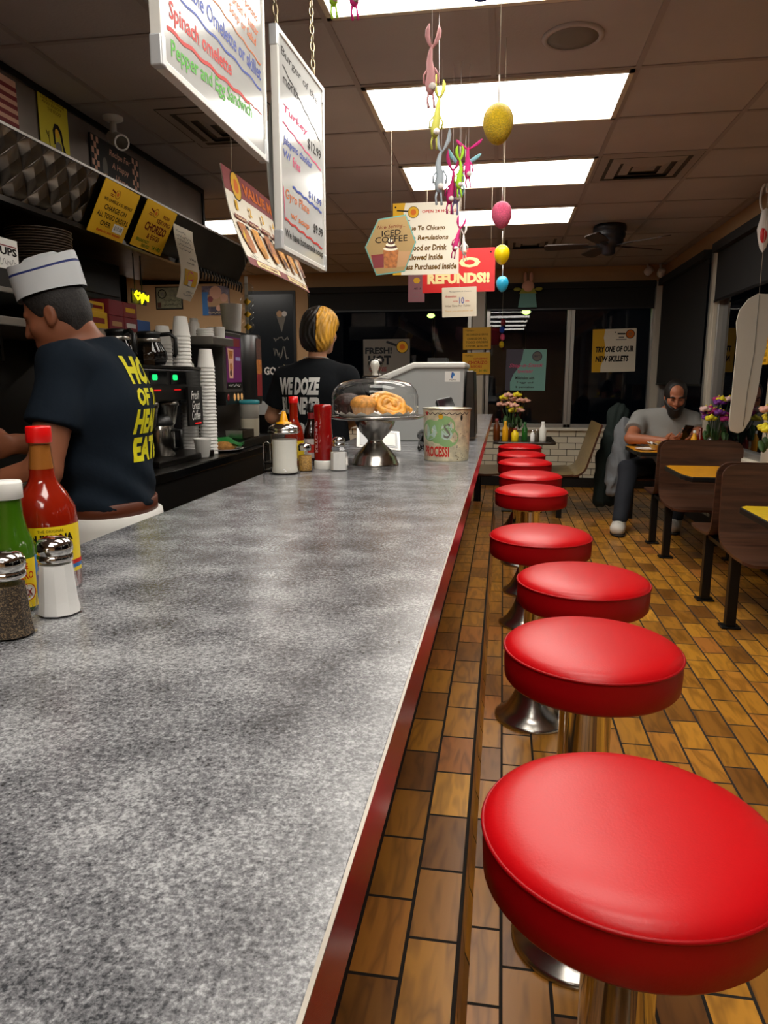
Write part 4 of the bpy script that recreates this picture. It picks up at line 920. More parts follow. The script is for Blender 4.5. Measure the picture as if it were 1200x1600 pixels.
# ------------------------------------------------------------------ whiteboards over the counter
def chain(mb, p0, p1, n=None, r=.011, w=.0022, mat='brass_chain'):
    p0 = Vector(p0); p1 = Vector(p1); d = p1 - p0; L = d.length; n = max(2, round(L / (r * 2.6))); dn = d.normalized()
    a = dn.orthogonal().normalized(); b = dn.cross(a)
    for k in range(n):
        c = p0 + d * ((k + .5) / n); s = a if k % 2 else b; hl = L / n / 2 + w
        mb.tube([c + dn * hl * math.cos(t) + s * r * .62 * math.sin(t) for t in np.linspace(0, 2 * PI, 15)[:-1]], w, mat, 6, True)
def whiteboard(y0, y1, z0, z1, items, label, twist=0.0, chains=()):
    Wd, Hd = y1 - y0, z1 - z0
    o = sign('whiteboard', label, 'whiteboard', (-.65, y0, z0), (twist, Wd, 0), (0, 0, Hd), items, 'whiteboard', 'whiteboards hanging over the counter', th=.012, shape=[(x / Wd, y / Hd) for x, y in rrect(Wd, Hd, .02, 4)])
    def ring(i0, i1, za, zb, mat, part):
        P = rrect(Wd - 2 * i0, Hd - 2 * i0, .02, 5, i0, i0); Q = rrect(Wd - 2 * i1, Hd - 2 * i1, .014, 5, i1, i1); n = len(P); m = MB()
        vs = [(x, y, za) for x, y in P] + [(x, y, zb) for x, y in P] + [(x, y, zb) for x, y in Q] + [(x, y, za) for x, y in Q]; fs = []
        for i in range(n):
            j = (i + 1) % n
            for a in range(4): b2 = (a + 1) % 4; fs.append((a * n + i, a * n + j, b2 * n + j, b2 * n + i))
        m.add(vs, fs, mat); m.build(part, o, bevel=.0015)
    ring(-.004, .010, -.018, .004, 'white_paint', 'frame')
    for yy in (-.004, Hd - .05):
        MB().box((-.0065, yy, -.020), (.014, yy + .055, .0048), 'board_edge').build('corner_cap', o, bevel=.003); MB().box((Wd - .014, yy, -.020), (Wd + .0065, yy + .055, .0048), 'board_edge').build('corner_cap', o, bevel=.003)
    for cx, top, cat in chains:
        m = MB(); chain(m, (cx, Hd + .004, -.006), (top[0], top[1], top[2])); m.build('chain', o)
        MB().box((top[0] - .010, top[1] - .005, top[2] - .012), (top[0] + .012, top[1] + .03, top[2] - .006), 'white_paint').build('hook', o)
    return o
lines = [T('Vegetable Omelette or skillet', .06, .345, .95, .44, 'ink_blue', .016, .05, .025, part='writing'), Ln(squig(.06, .325, .95, .349, amp=.006), .009, 'ink_blue', 'writing'),
         T('Spinach omelette', .07, .185, .60, .275, 'ink_red', .022, .05, .04, part='writing'), Ln(squig(.05, .158, .80, .215, amp=.006), .013, 'ink_red', 'writing'), Ln(squig(.80, .215, .95, .225, 8, .004, 2), .005, 'ink_red', 'writing'),
         T('Pepper and Egg Sandwich', .07, .045, .82, .13, 'ink_green', .012, .05, .085, part='writing'),
         T('comes with potato', .5, .66, .93, .71, 'ink_orange', .016, .1, part='writing'), T('roll, bread + butter', .55, .59, .93, .645, 'ink_orange', .016, .1, part='writing'), T('Soup or Salad', .60, .525, .90, .58, 'ink_orange', .016, .1, part='writing'), Ln(squig(.35, .50, .95, .475, amp=.004), .006, 'ink_orange', 'writing'),
         T('Meatloaf Dinner', .06, .66, .45, .75, 'ink_orange', .016, .05, part='writing'), T('Specials', .3, .84, .7, .94, 'ink_red', .01, .05, part='writing')]
# local z of the hook so the chain leans a little off the board plane
whiteboard(1.375, 1.985, 1.885, 2.36, lines, 'nearest whiteboard with omelette specials in blue, red and green marker', chains=((.08, (.08, .715, -.006), 0), (.53, (.53, .715, -.006), 0)))
l2 = [T('Burger of the', .08, .895, .85, .945, 'ink', .0, .1, -.03, part='writing'), Ln(squig(.1, .86, .9, .70, amp=.004), .010, 'ink', 'writing'), T('month', .1, .78, .4, .83, 'ink', .016, .1, part='writing'), T('Turkey', .1, .645, .6, .69, 'ink_pink', .016, .1, part='writing'), Ln(squig(.08, .60, .92, .545, amp=.003), .012, 'ink_pink', 'writing'),
      T('$12.99', .6, .59, .92, .65, 'ink', .016, .05, part='writing'), T('Jalapeno cheddar', .08, .495, .7, .545, 'ink_blue', .016, .1, part='writing'), T('W/', .08, .44, .22, .48, 'ink_blue', .016, .1, part='writing'), T('fries', .26, .43, .42, .48, 'ink_pink', .016, .1, part='writing'), T('$11.99', .6, .34, .92, .38, 'ink_blue', .016, .05, part='writing'), Ln(squig(.25, .33, .92, .315, amp=.004), .016, 'ink_blue', 'writing'),
      T('Gyro Plate', .1, .24, .6, .30, 'ink_orange', .005, .1, part='writing'), T('w/ soup', .2, .165, .6, .205, 'ink_orange', .016, .1, part='writing'), T('$9.99', .7, .17, .94, .225, 'ink', .016, .05, part='writing'), Ln(squig(.08, .15, .92, .115, amp=.005), .014, 'ink_red', 'writing'), Ln(squig(.06, .30, .08, .15, 10, .004), .012, 'ink_pink', 'writing'), T('We have homemade', .08, .065, .74, .105, 'ink', .016, .05, part='writing'), T('soup', .76, .055, .94, .09, 'ink', .016, .05, part='writing')]
whiteboard(2.10, 2.545, 1.682, 2.268, l2, 'second whiteboard hanging farther along the counter, with mixed marker colours and prices', twist=.02, chains=((.02, (-.02, .925, -.01), 0), (.36, (.42, .925, -.03), 0)))
sh = MB(); n = 10
vs = [(-.674 - .022 * math.sin(PI * j / n), 2.125 + .38 * i / 4, 1.72 + .40 * j / n) for j in range(n + 1) for i in range(5)]
fs = [(j * 5 + i, j * 5 + i + 1, (j + 1) * 5 + i + 1, (j + 1) * 5 + i) for j in range(n) for i in range(4)]
sh.add(vs, fs, 'paper_white', True); sh.add([(x + .002, y, z) for x, y, z in vs], [f[::-1] for f in fs], 'paper_white', True)
tag(sh.build('paper_sheet'), 'bowed white sheet hanging behind the second whiteboard', 'paper')

# ------------------------------------------------------------------ hanging signs facing the camera
def hang(o, pts, r=.0007, mat='string'):
    m = MB(); mi = o.matrix_world.inverted()
    for x, y in pts:
        p = o.matrix_world @ Vector((x, y, 0)); m.tube([(x, y, 0), mi @ Vector((p.x, p.y, CEIL))], r, mat, 5)
    m.build('string', o)
hexp = [(.0, .47), (.22, .0), (.78, .06), (1.0, .55), (.80, 1.0), (.26, .93)]
cupx = [Pg([(.17, .12), (.37, .13), (.37, .36), (.12, .34)], 'cup_red', 'picture'), Pg([(.38, .12), (.62, .13), (.66, .42), (.36, .42)], 'food_brown', 'picture'), Pg([(.63, .14), (.80, .15), (.9, .40), (.66, .40)], 'cup_tan', 'picture'), Pg([(.12, .34), (.37, .36), (.36, .33), (.13, .31)], 'dark_red', 'picture')]
for k in range(5): cupx.append(Ds(.50 + .012 * (k % 2), .44 + .035 * k, .14 - .024 * k, 'cream' if k % 2 == 0 else 'cocoa', 'picture', .035))
o = sign('iced_coffee_sign', 'tan six-sided sign advertising iced coffee, hanging in front of the cream notice', 'sign', (-.766, 4.0, 1.868), (.278, .03, .0), (0, 0, .315), [Pg(hexp, 'sign_teal', 'border')] + [Pg([(.5 + (x - .5) * .95, .5 + (y - .5) * .955) for x, y in hexp], 'sign_brown', 'border')] + cupx + [T('Now Serving...', .24, .74, .78, .82, 'ink_dark_red', .0, .35, .04), T('ICED', .33, .64, .70, .735, 'ink', .01, 0, .03), T('COFFEE', .20, .53, .83, .63, 'ink', .01, 0, .04)], 'sign_teal', shape=hexp, th=.005)
hang(o, [(.145, .27)])
o = sign('cream_notice', 'cream notice about Chicago food and drink rules, hanging behind the six-sided sign', 'sign', (-.688, 4.5, 1.937), (.402, .0, .0), (-.004, 0, .415), [Rc(0, .0, .13, .075, 'ink_gold', 'border'), Pg([(0, .80), (.0, 1), (.19, 1), (.16, .86), (.19, .80)], 'ink_gold', 'border'), Ds(.04, .945, .014, 'ink', 'border')] + [Ds(.31, .87, .085, 'ink'), Ds(.31, .87, .078, 'ink_gold'), Ds(.31, .87, .042, 'ink_orange'), Ln([(.23, .885), (.06, .90)], .02, 'ink', 'logo'), Ln([(.14, .77), (.26, .755)], .012, 'ink_dark_red', 'logo'), T('OPEN 24 HOURS', .44, .855, .95, .895, 'ink_red'),
    T('Due To Chicago', .2, .60, .79, .685, 'ink_brown', .035, .15), T('Health Regulations', .08, .465, .84, .55, 'ink_brown', .035, .15), T('No Food or Drink', .12, .335, .82, .42, 'ink_brown', .035, .15), T('Allowed Inside', .2, .205, .76, .29, 'ink_brown', .035, .15), T('Unless Purchased Inside', .06, .07, .97, .155, 'ink_brown', .035, .15)], 'sign_white', th=.004)
hang(o, [(.2, .40)])
o = sign('refund_sign', 'bright red sign reading no refunds, hanging over the counter', 'sign', (-.583, 5.2, 1.910), (.506, 0, .004), (-.008, 0, .292), [T('NO', .24, .56, .80, .80, 'sign_cream', .05), T('REFUNDS!!', .07, .20, .93, .45, 'sign_cream', .06), Ds(.94, .90, .012, 'ink', 'print')], 'sign_red', th=.004)
hang(o, [(.03, .28), (.475, .28)])
o = sign('small_notice', 'small cream paper notice hanging below the red refund sign', 'notice', (-.431, 5.1, 1.733), (.237, 0, .006), (0, 0, .198), [T('Management & Owners', .2, .82, .85, .88, 'ink_grey', .0, .2), T('Attention', .08, .66, .42, .74, 'ink_red', .01, .2), T('only', .32, .5, .46, .56, 'ink_red'), T('10', .5, .44, .64, .66, 'ink_blue', .01), T('min.', .68, .5, .8, .56, 'ink_red'), T('Wait Time For Tables', .1, .34, .82, .41, 'ink_brown', 0, .2), T('Thank you and please ask', .08, .16, .9, .23, 'ink_gold', 0, .2)], 'paper', th=.0015)
hang(o, [(.12, .197)], .0008)
o = sign('pink_notice', 'dull pink notice half hidden behind the red refund sign', 'notice', (-.790, 6.0, 1.935), (.135, 0, .0), (0, 0, .235), [Ds(.52, .72, .2, 'ink_gold', 'logo', .17), T('ASK US', .35, .42, .8, .48, 'ink'), scrawl(.3, .28, .8, .34, 'ink_grey'), scrawl(.3, .16, .6, .2, 'ink_grey')], 'pink_paper', th=.002)
hang(o, [(.06, .233)], .0008)

# eggs hanging in a row
def egg(x, y, z, h, mat, label, seed):
    e = empty('hanging_egg', label, 'ornament', (x, y, z), 0, 'easter eggs hanging in a row over the counter')
    pr = []
    for t in np.linspace(0, PI, 17): pr.append((max(0, .39 * h * math.sin(t) * (1 + .13 * math.cos(t))), -h / 2 * math.cos(t)))
    pr = [(r, zz) for r, zz in pr]
    # fat end up
    pr = [(.39 * h * math.sin(t) * (1 - .13 * math.cos(t)), -h / 2 * math.cos(t)) for t in np.linspace(0, PI, 19)]
    MB().lathe(pr, mat, 32).build('egg', e)
    MB().tube([(0, 0, h / 2), (0, 0, h / 2 + .07)], .0022, 'felt_white', 6).tube([(0, 0, h / 2 + .07), (0, 0, CEIL - z)], .0008, 'string', 5).build('string', e)
    return e
egg(-.034, 2.1, 1.982, .104, 'egg_yellow', 'large glittery yellow egg hanging nearest the camera', 1)
egg(-.026, 3.1, 1.964, .105, 'egg_pink', 'glittery pink egg hanging above the small yellow one', 2)
egg(-.027, 4.1, 1.974, .105, 'egg_yellow_plain', 'plain yellow egg hanging between the pink and the blue egg', 3)
egg(-.025, 5.1, 1.948, .105, 'egg_blue', 'blue egg hanging lowest in the row', 4)
# felt gnomes and bunnies on strings
def gnome(x, y, z, h, cols, label, tilt=0.0, ears='up', group='felt ornaments hanging over the counter'):
    e = empty('felt_ornament', label, 'ornament', (x, y, z), 0, group)
    c1, c2, c3 = cols; rr = random.Random(label); sw = rr.uniform(-.05, .05)
    R = Matrix.Rotation(tilt, 4, 'Y')
    def q(a, b): return R @ Vector((a * h, 0, b * h))
    MB().tube([q(.01, -.50), q(.0, -.44), q(-.01, -.34), q(.0, -.2), q(sw, -.02), q(sw * .6, .12), q(0, .22)], [.035 * h, .075 * h, .085 * h, .070 * h, .050 * h, .034 * h, .012 * h], c1, 12).build('body', e)
    MB().ell(q(.03, -.40) + Vector((0, -.05 * h, 0)), (.062 * h, .055 * h, .058 * h), c3, 14).build('pompom', e)
    for s in (-1, 1):
        an = tilt + s * (.20 if ears == 'up' else .8) + rr.uniform(-.15, .15)
        d = Vector((math.sin(an), .15 * s, math.cos(an))); p = q(0, .16); L = h * rr.uniform(.36, .48)
        P_ = [p + d * L * t + Vector((.05 * h * math.sin(PI * t) * s, 0, -.03 * h * t * t)) for t in (0, .25, .5, .75, 1)]
        n = d.orthogonal().normalized()
        MB().tube(P_, [.014 * h, .030 * h, .040 * h, .034 * h, .008 * h], c2, 10).build('ear', e)
        MB().tube([q(s * .03, -.46), q(s * .05, -.58), q(s * .045 + .02, -.70)], [.020 * h, .016 * h, .024 * h], c1, 8).build('leg', e)
        MB().tube([q(s * .05, -.12), q(s * .12, -.22), q(s * .11, -.34)], [.018 * h, .015 * h, .022 * h], c2, 8).build('arm', e)
    MB().tube([q(0, .2), Vector((0, 0, CEIL - z))], .0008, 'felt_white', 5).build('string', e)
    return e
gnome(-.347, 1.5, 2.072, .11, ('felt_lime', 'felt_lime', 'felt_white'), 'lime green felt ornament cut off at the top edge, left of the pink one')
gnome(-.306, 1.5, 2.070, .115, ('felt_pink', 'felt_pink', 'felt_white'), 'pink felt ornament cut off at the top edge')
o = MB().ell((0, 0, 0), (.03, .02, .03), 'ink_blue', 18).tube([(0, 0, .028), (0, 0, CEIL - 2.033)], .0010, 'string', 5).build('hanging_ball', loc=(-.062, 1.5, 2.033)); tag(o, 'dark blue ornament just touching the top edge of the picture', 'ornament')
gnome(-.235, 2.28, 2.225, .185, ('felt_rose', 'felt_rose', 'felt_white'), 'dusty rose felt bunny in front of the brightest ceiling light', .02)
gnome(-.268, 2.85, 2.290, .20, ('felt_olive', 'felt_olive', 'felt_white'), 'olive felt bunny hanging just below the brightest ceiling light', .12)
gnome(-.290, 3.25, 2.215, .24, ('felt_grey', 'felt_grey', 'felt_white'), 'pale grey felt bunny, leftmost of the bright cluster', .06)
gnome(-.245, 3.3, 2.160, .20, ('felt_magenta', 'felt_magenta', 'felt_white'), 'dark magenta felt bunny in front of the cream notice', .1)
gnome(-.215, 3.34, 2.185, .23, ('felt_lilac', 'felt_aqua', 'felt_white'), 'lilac felt bunny with aqua ears in the bright cluster', .14, 'out')
gnome(-.212, 3.28, 2.20, .17, ('felt_lime', 'felt_lime', 'felt_white'), 'lime felt bunny in the middle of the bright cluster', .0)
gnome(-.178, 3.32, 2.255, .18, ('felt_pink', 'felt_pink', 'felt_white'), 'hot pink felt bunny, rightmost of the bright cluster', .0, 'out')
gnome(-.265, 4.1, 2.085, .18, ('felt_magenta', 'felt_magenta', 'felt_white'), 'crimson felt bunny hanging by the right edge of the cream notice', .25)
gnome(-.235, 4.12, 2.06, .16, ('felt_white', 'felt_white', 'felt_peach'), 'white felt bunny hanging at the right edge of the cream notice', -.05)

# ------------------------------------------------------------------ posters and ornaments at the far windows
G = FAR - .012
sign('pan_poster', 'grey poster reading fresh hot with a frying pan, behind the cake stand', 'poster', (-1.745, G, 1.36), (.59, 0, .005), (0, 0, .45), [T('FRESH!', .04, .60, .62, .78, 'chalkboard', .04), T('HOT', .1, .30, .60, .56, 'chalkboard', .05), T('COFFEE', .12, .12, .5, .24, 'dark_red', .03), Ds(.84, .78, .13, 'chalkboard'), Ds(.84, .78, .115, 'ink_gold'), Ds(.84, .78, .06, 'ink_orange'), Ln([(.72, .82), (.5, .93)], .05, 'chalkboard', 'logo'), Pg([(.55, .58), (1, .55), (1, .48), (.66, .48)], 'ink_grey', 'picture')], 'ink_grey', th=.003)
sign('specials_poster', 'teal and dark violet specials poster on the far window above the corner table', 'poster', (.025, G, 1.185), (.48, 0, -.005), (0, 0, .495), [Pg([(0, 0), (.13, 0), (.12, .2), (.2, .4), (.35, .6), (.4, .8), (.43, 1), (0, 1)], 'sign_violet', 'print'), Ds(.77, .83, .125, 'sign_violet'), Ds(.77, .83, .105, 'ink_grey'), T('BEST', .70, .81, .84, .86, 'sign_violet'), T('Stop-n-Snack', .08, .53, .93, .65, 'ink_pink', .02, .3, .02), T('Specials!', .28, .41, .68, .51, 'ink_pink', .02, .3), T('Milkshakes with', .25, .27, .72, .34, 'chalkboard'), T('2 eggs and', .28, .16, .70, .22, 'chalkboard'), T('2 pancakes', .26, .05, .72, .11, 'chalkboard')], 'sign_teal_pale', th=.003)
sign('skillet_poster', 'white and yellow poster on the far window inviting to try new skillets', 'poster', (1.045, G, 1.40), (.50, 0, .01), (-.002, 0, .50), [Pg([(0, 0), (.2, 0), (.21, .15), (.29, .35), (.30, .6), (.26, .8), (.29, 1), (0, 1)], 'ink_gold', 'print')] + [Ds(.86, .87, .105, 'ink'), Ds(.86, .87, .09, 'ink_orange'), Ds(.86, .87, .05, 'food_brown'), Ln([(.75, .88), (.57, .885)], .035, 'ink', 'logo'), Ln([(.6, .80), (.72, .80)], .03, 'ink_grey', 'logo'), Ln([(.54, .75), (.78, .75)], .02, 'ink_grey', 'logo'), Ds(.52, .92, .014, 'ink'), T('TRY ONE OF OUR', .08, .46, .95, .60, 'ink', .05, .15), T('NEW SKILLETS', .08, .24, .84, .38, 'ink', .05, .15)], 'paper', th=.003)
def post_note(z, label, lines):
    return sign('yellow_notice', label, 'notice', (-.495, FAR - .085, z), (.335, 0, .006), (0, 0, .26), lines, 'yellow_card', 'yellow notices on the window post')
post_note(1.672, 'upper of the two yellow notices on the pale window post', [scrawl(.1, .82, .4, .9, 'ink_brown'), T('WE CHARGE A $1 SERVICE', .12, .62, .9, .72, 'ink_brown'), T('CHARGE ON ALL', .15, .44, .85, .54, 'ink_brown'), T('TOGO ORDERS', .1, .28, .9, .38, 'ink_brown'), T('OVER $10.00', .1, .1, .9, .2, 'ink_brown')])
post_note(1.375, 'lower of the two yellow notices on the pale window post', [scrawl(.1, .82, .4, .9, 'ink_brown'), T('NOW SERVING', .4, .68, .9, .76, 'ink_red'), T('CHORIZO', .2, .46, .9, .62, 'ink_red'), T('& EGGS', .3, .30, .7, .42, 'ink_red'), T('BREAKFAST', .15, .14, .5, .22, 'ink_darkgreen'), T('24 HRS', .6, .12, .9, .22, 'ink_darkgreen')])
sign('window_notice', 'orange yellow notice on the right window, cut by the picture edge', 'notice', (RW - .052, 5.60, 1.41), (0, -.32, 0), (0, 0, .27), [scrawl(.08, .8, .45, .92, 'ink_brown'), T('WE CHARGE', .12, .66, .9, .74, 'ink_red'), T('A SERVICE', .1, .52, .9, .60, 'ink_red'), T('CHARGE ON', .1, .36, .9, .46, 'ink_brown'), T('TOGO ORDERS', .08, .2, .9, .3, 'ink_brown'), T('OVER $10.00', .08, .05, .9, .14, 'ink_brown')], 'yellow_card', th=.002)
b = empty('bunny_ornament', 'painted bunny ornament in a blue dress hanging before the far window blind', 'ornament', (.258, 8.88, 2.345))
MB().prism([(-.11, -.19), (.11, -.19), (.085, -.02), (-.085, -.02)], -.008, .008, 'sign_teal', Matrix.Rotation(PI / 2, 4, 'X')).build('dress', b)
MB().ell((0, 0, .05), (.072, .02, .07), 'felt_peach', 18).build('head', b); MB().prism([(-.10, -.03), (.10, -.03), (.07, .03), (-.07, .03)], -.010, .010, 'felt_olive', Matrix.Rotation(PI / 2, 4, 'X')).build('shoulder_frill', b)
for s in (-1, 1):
    MB().ell((s * .035, 0, .155), (.022, .012, .06), 'felt_peach', 14).build('ear', b); MB().ell((s * .125, 0, .02), (.045, .012, .022), 'felt_olive', 14).build('arm', b)
MB().tube([(0, 0, .12), (0, 0, CEIL - 2.345)], .0015, 'string', 5).build('string', b)
for x, y, z, m_, t in ((1.60, 8.86, 2.53, 'left', 'left of two small white cameras in the far right corner'), (1.73, 8.80, 2.50, 'right', 'right of two small white cameras in the far right corner')):
    e = empty('security_camera', t, 'camera', (x, y, z), 0, 'small cameras in the far corner')
    mx = Matrix.Rotation(.9, 4, 'X') if m_ == 'right' else Matrix.Rotation(.9, 4, 'X') @ Matrix.Rotation(-.5, 4, 'Y')
    MB().lathe([(0, -.05), (.04, -.045), (.045, 0), (.04, .03)], 'white_paint', 24, Matrix.Rotation(PI, 4, 'X') @ mx).build('housing', e); MB().lathe([(.04, .032), (.028, .036), (0, .037)], 'black_gloss', 24, Matrix.Rotation(PI, 4, 'X') @ mx).build('lens', e)
    MB().tube([(0, 0, .02), (0, .06, .08), (0, .07, CEIL - z)], .012, 'white_paint').build('bracket', e)
# white cut-out and string ornament by the right window
P = [(.0, .0), (.05, -.015), (.085, .0), (.125, .08), (.155, .25), (.17, .45), (.185, .55), (.19, .64), (.225, .70), (.235, .77), (.22, .84), (.17, .90), (.10, .905), (.04, .87), (-.01, .80), (-.025, .72), (-.01, .62), (-.01, .45), (-.012, .2), (-.015, .05)]
o = MB().prism([(x * .92, y * .96) for x, y in P], -.006, .006, 'cut_white', Matrix.Rotation(PI / 2, 4, 'X')).build('hanging_cutout', bevel=.002); o.location = (1.485, 5.0, .975); tag(o, 'long white rounded cut-out hanging in front of the right window', 'ornament')
MB().tube([(.075, -.008, .03), (.08, -.008, .25), (.1, -.008, .5), (.1, -.008, .86)], .0022, 'ink_grey', 6).build('seam', o)
MB().tube([(.10, 0, .86), (.10, 0, CEIL - .975)], .0012, 'string', 5).build('string', o)
e = empty('string_bunny', 'white looped string bunny with a red body hanging high by the right window', 'ornament', (1.66, 5.25, 2.30))
for s in (-1, 1): MB().tube([(s * (.012 + .03 * math.sin(t)), 0, .09 + .085 * (1 - math.cos(t)) ) for t in np.linspace(0, PI, 10)] + [(s * .012 - s * .008, 0, .2)], .007, 'felt_white', 6).build('ear', e)
MB().lathe([(0, -.17), (.02, -.14), (.035, -.08), (.045, -.02), (.03, .05), (.028, .09), (0, .11)], 'felt_white', 16).build('body', e); MB().ell((-.012, -.03, -.06), (.022, .015, .055), 'sign_red', 14).build('ribbon', e)
MB().tube([(0, 0, .1), (0, 0, CEIL - 2.30)], .0012, 'string', 5).build('string', e)
# egg string behind the corner table
e = empty('egg_garland', 'string of small dark coloured eggs hanging before the far window', 'ornament', (-.03, 8.7, 1.72))
for k, c in enumerate(('egg_yellow', 'egg_pink', 'ink_blue', 'cup_red')): MB().ell((0.01 * (k % 2), 0, .0 + k * .085), (.03, .03, .04), c, 16).build('egg', e)
MB().tube([(0, 0, 0), (0, 0, CEIL - 1.72)], .0012, 'string', 5).build('string', e)
# lights far outside
for k, (x, y, z, c, s, t) in enumerate(((-1.60, 16, 2.70, 'lime_light', .065, 'greenish lamp seen through the wide far window'), (.47, 17, 2.84, 'lime_light', .075, 'greenish lamp seen below the bunny ornament through the far window'), (6.4, 30, 4.0, 'street_white', .12, 'white street lamp far outside at the right of the far window'))):
    o = MB().ell((0, 0, 0), (s * 1.3, s, s * .75), c, 14).tube([(0, .15, s * .3), (.0, .6, s * .5), (0, .7, -z)], .03, 'black', 6).build('street_lamp', loc=(x, y, z)); tag(o, t, 'lamp')

# ================================================================== THINGS ON THE COUNTER
def facet_shaker(loc, fill, label, fh=.062, h=1.0):
    e = empty('pepper_shaker' if fill == 'pepper' else 'salt_shaker', label, 'shaker', loc, random.random(), 'shakers on the counter')
    n = 10
    MB().lathe([(.027, .003), (.0245, .02), (.021, fh), (.0, fh + .001)], fill, n, smooth=False).build('contents', e)
    MB().lathe([(.027, 0), (.0305, .002), (.0295, .012), (.0225, .068), (.0215, .074), (.019, .078)], 'glass', n, smooth=False).build('glass_body', e)
    MB().lathe([(.0215, .074), (.0225, .076), (.0225, .082), (.0205, .083), (.0225, .085), (.0235, .090), (.023, .097), (.019, .103), (.012, .106), (0, .107)], 'chrome', 32).build('cap', e)
    return e
facet_shaker((-.592, .752, CT), 'pepper', 'faceted glass pepper shaker at the left edge nearest the camera', .066)
facet_shaker((-.584, .838, CT), 'salt', 'faceted glass salt shaker in front of the red hot sauce bottle', .070)
# red hot sauce
def ring_label(mb, r, z0, z1, a0, a1, mat, n=24, off=.0006, prof=None):
    vs = []; fs = []
    for k in range(n + 1):
        a = a0 + (a1 - a0) * k / n
        for z in (z0, z1):
            rr = (prof(z) if prof else r) + off; vs.append((rr * math.cos(a), rr * math.sin(a), z))
    for k in range(n): fs.append((2 * k, 2 * k + 2, 2 * k + 3, 2 * k + 1))
    mb.add(vs, fs, mat, True)
def ring_text(mb, t, r, z0, z1, a0, a1, mat, bold=.03, off=.0012):
    vs, fs = text_mesh(t, bold); out = []
    for x, y in vs:
        a = a0 + (a1 - a0) * x; out.append(((r + off) * math.cos(a), (r + off) * math.sin(a), z0 + (z1 - z0) * y))
    mb.add(out, fs, mat)
hs = empty('hot_sauce_bottle', 'tall red hot sauce bottle with a red cap and yellow label, near left', 'bottle', (-.668, .945, CT)); hs.scale = (1.13, 1.13, 1)
MB().lathe([(.035, .002), (.0385, .006), (.039, .105), (.037, .125), (.027, .148), (.0185, .162), (.0158, .172), (.0152, .183)], 'hot_red', 40).build('sauce', hs)
MB().lathe([(.0155, .182), (.0140, .20), (.0130, .218), (.0135, .222), (.0135, .226)], 'amber_glass', 32).build('neck', hs)
MB().lathe([(.0140, .182), (.0127, .20), (.0117, .218)], 'cup_tan', 32).build('neck_residue', hs)
m = MB(); n = 28
MB().lathe([(.0152, .2215), (.0157, .2225), (.0153, .243), (.0145, .245), (0, .245)], 'cap_red', 32).build('cap', hs)
lb = MB(); ring_label(lb, .039, .030, .102, -2.6, .35, 'label_yellow'); ring_label(lb, .0392, .036, .046, -2.6, .35, 'label_blue'); ring_label(lb, .0394, .042, .048, -1.2, .35, 'ink_red')
lb.build('label', hs)
lt = MB(); ring_text(lt, 'THE ORIGINAL', .039, .094, .098, -1.25, -.45, 'ink', .0); ring_text(lt, 'LOUISIANA', .039, .079, .091, -1.75, -.12, 'ink', .05); ring_text(lt, 'BRAND', .039, .0735, .077, -.95, -.55, 'ink'); ring_text(lt, 'HOT SAUCE', .039, .063, .072, -1.5, -.22, 'ink', .03)
for k in range(14):
    a = -.72 + .2 * math.cos(2 * PI * k / 14); zz = .055 + .007 * math.sin(2 * PI * k / 14); lt.ell((.0396 * math.cos(a), .0396 * math.sin(a), zz), (.0015, .0015, .0022), 'ink_red', 6)
lt.build('lettering', hs)
# green sauce
gs = empty('green_sauce_bottle', 'green habanero sauce bottle with a white cap at the left edge', 'bottle', (-.653, .845, CT)); gs.scale = (1, 1, .915)
MB().lathe([(.028, .002), (.0305, .006), (.0305, .085), (.028, .105), (.0215, .125), (.0185, .145), (.0175, .170)], 'green_sauce', 36).build('sauce', gs)
MB().lathe([(.0195, .169), (.0205, .170), (.0205, .192), (.019, .195), (0, .195)], 'white_plastic', 36).build('cap', gs)
lb = MB(); ring_label(lb, .0305, .008, .082, -2.6, .1, 'label_yellow'); ring_label(lb, .0305, .008, .084, .1, .40, 'label_blue'); lb.build('label', gs)
lt = MB(); ring_text(lt, 'HOT SAUCE', .0305, .066, .076, -1.6, -.32, 'ink_red', .02); ring_text(lt, 'HABANERO', .0305, .052, .063, -1.7, -.1, 'ink_red', .02)
for (rr, mt, of) in ((.0135, 'ink_red', .0009), (.0115, 'felt_white', .0013)):
    q = [((.0305 + of) * math.cos(-.45 + rr / .0305 * math.cos(t)), (.0305 + of) * math.sin(-.45 + rr / .0305 * math.cos(t)), .032 + rr * math.sin(t)) for t in np.linspace(0, 2 * PI, 20)[:-1]]
    lt.add(q, [tuple(range(19))], mt)
ring_text(lt, 'XX', .0305, .027, .037, -.68, -.22, 'dark_red', .05, .0018)
lt.build('lettering', gs)
# sugar pourer behind
def sugar_pourer(loc, label, cone=True, s=1.0):
    e = empty('sugar_pourer', label, 'sugar dispenser', loc, 0, 'sugar dispensers')
    MB().lathe([(.034, .004), (.036, .01), (.034, .02), (.034, .088), (.0345, .102)], 'sugar', 36).build('sugar', e)
    p = MB(); n = 36; prof = [(.042, 0), (.043, .004), (.040, .012), (.0365, .022), (.0365, .118), (.038, .122), (.038, .128)]
    p.lathe(prof, 'glass', n); p.build('glass_body', e)
    MB().lathe([(.040, .120), (.0445, .122), (.0445, .127), (.0415, .128), (.0415, .131), (.0435, .132), (.0425, .137), (.034, .144), (.020, .150), (.016, .151), (0, .151)], 'chrome', 40).build('lid', e)
    if cone: MB().lathe([(.022, .148), (.021, .152), (.0135, .1525), (.012, .156), (.0055, .182), (.004, .184), (0, .184)], 'cone_yellow', 28).build('pour_cone', e)
    if s != 1.0: e.scale = (s * 1.06, s * 1.06, s)
    if not cone: MB().box((.01, -.012, .146), (.034, .012, .152), 'chrome').build('flap', e, bevel=.002)
    return e
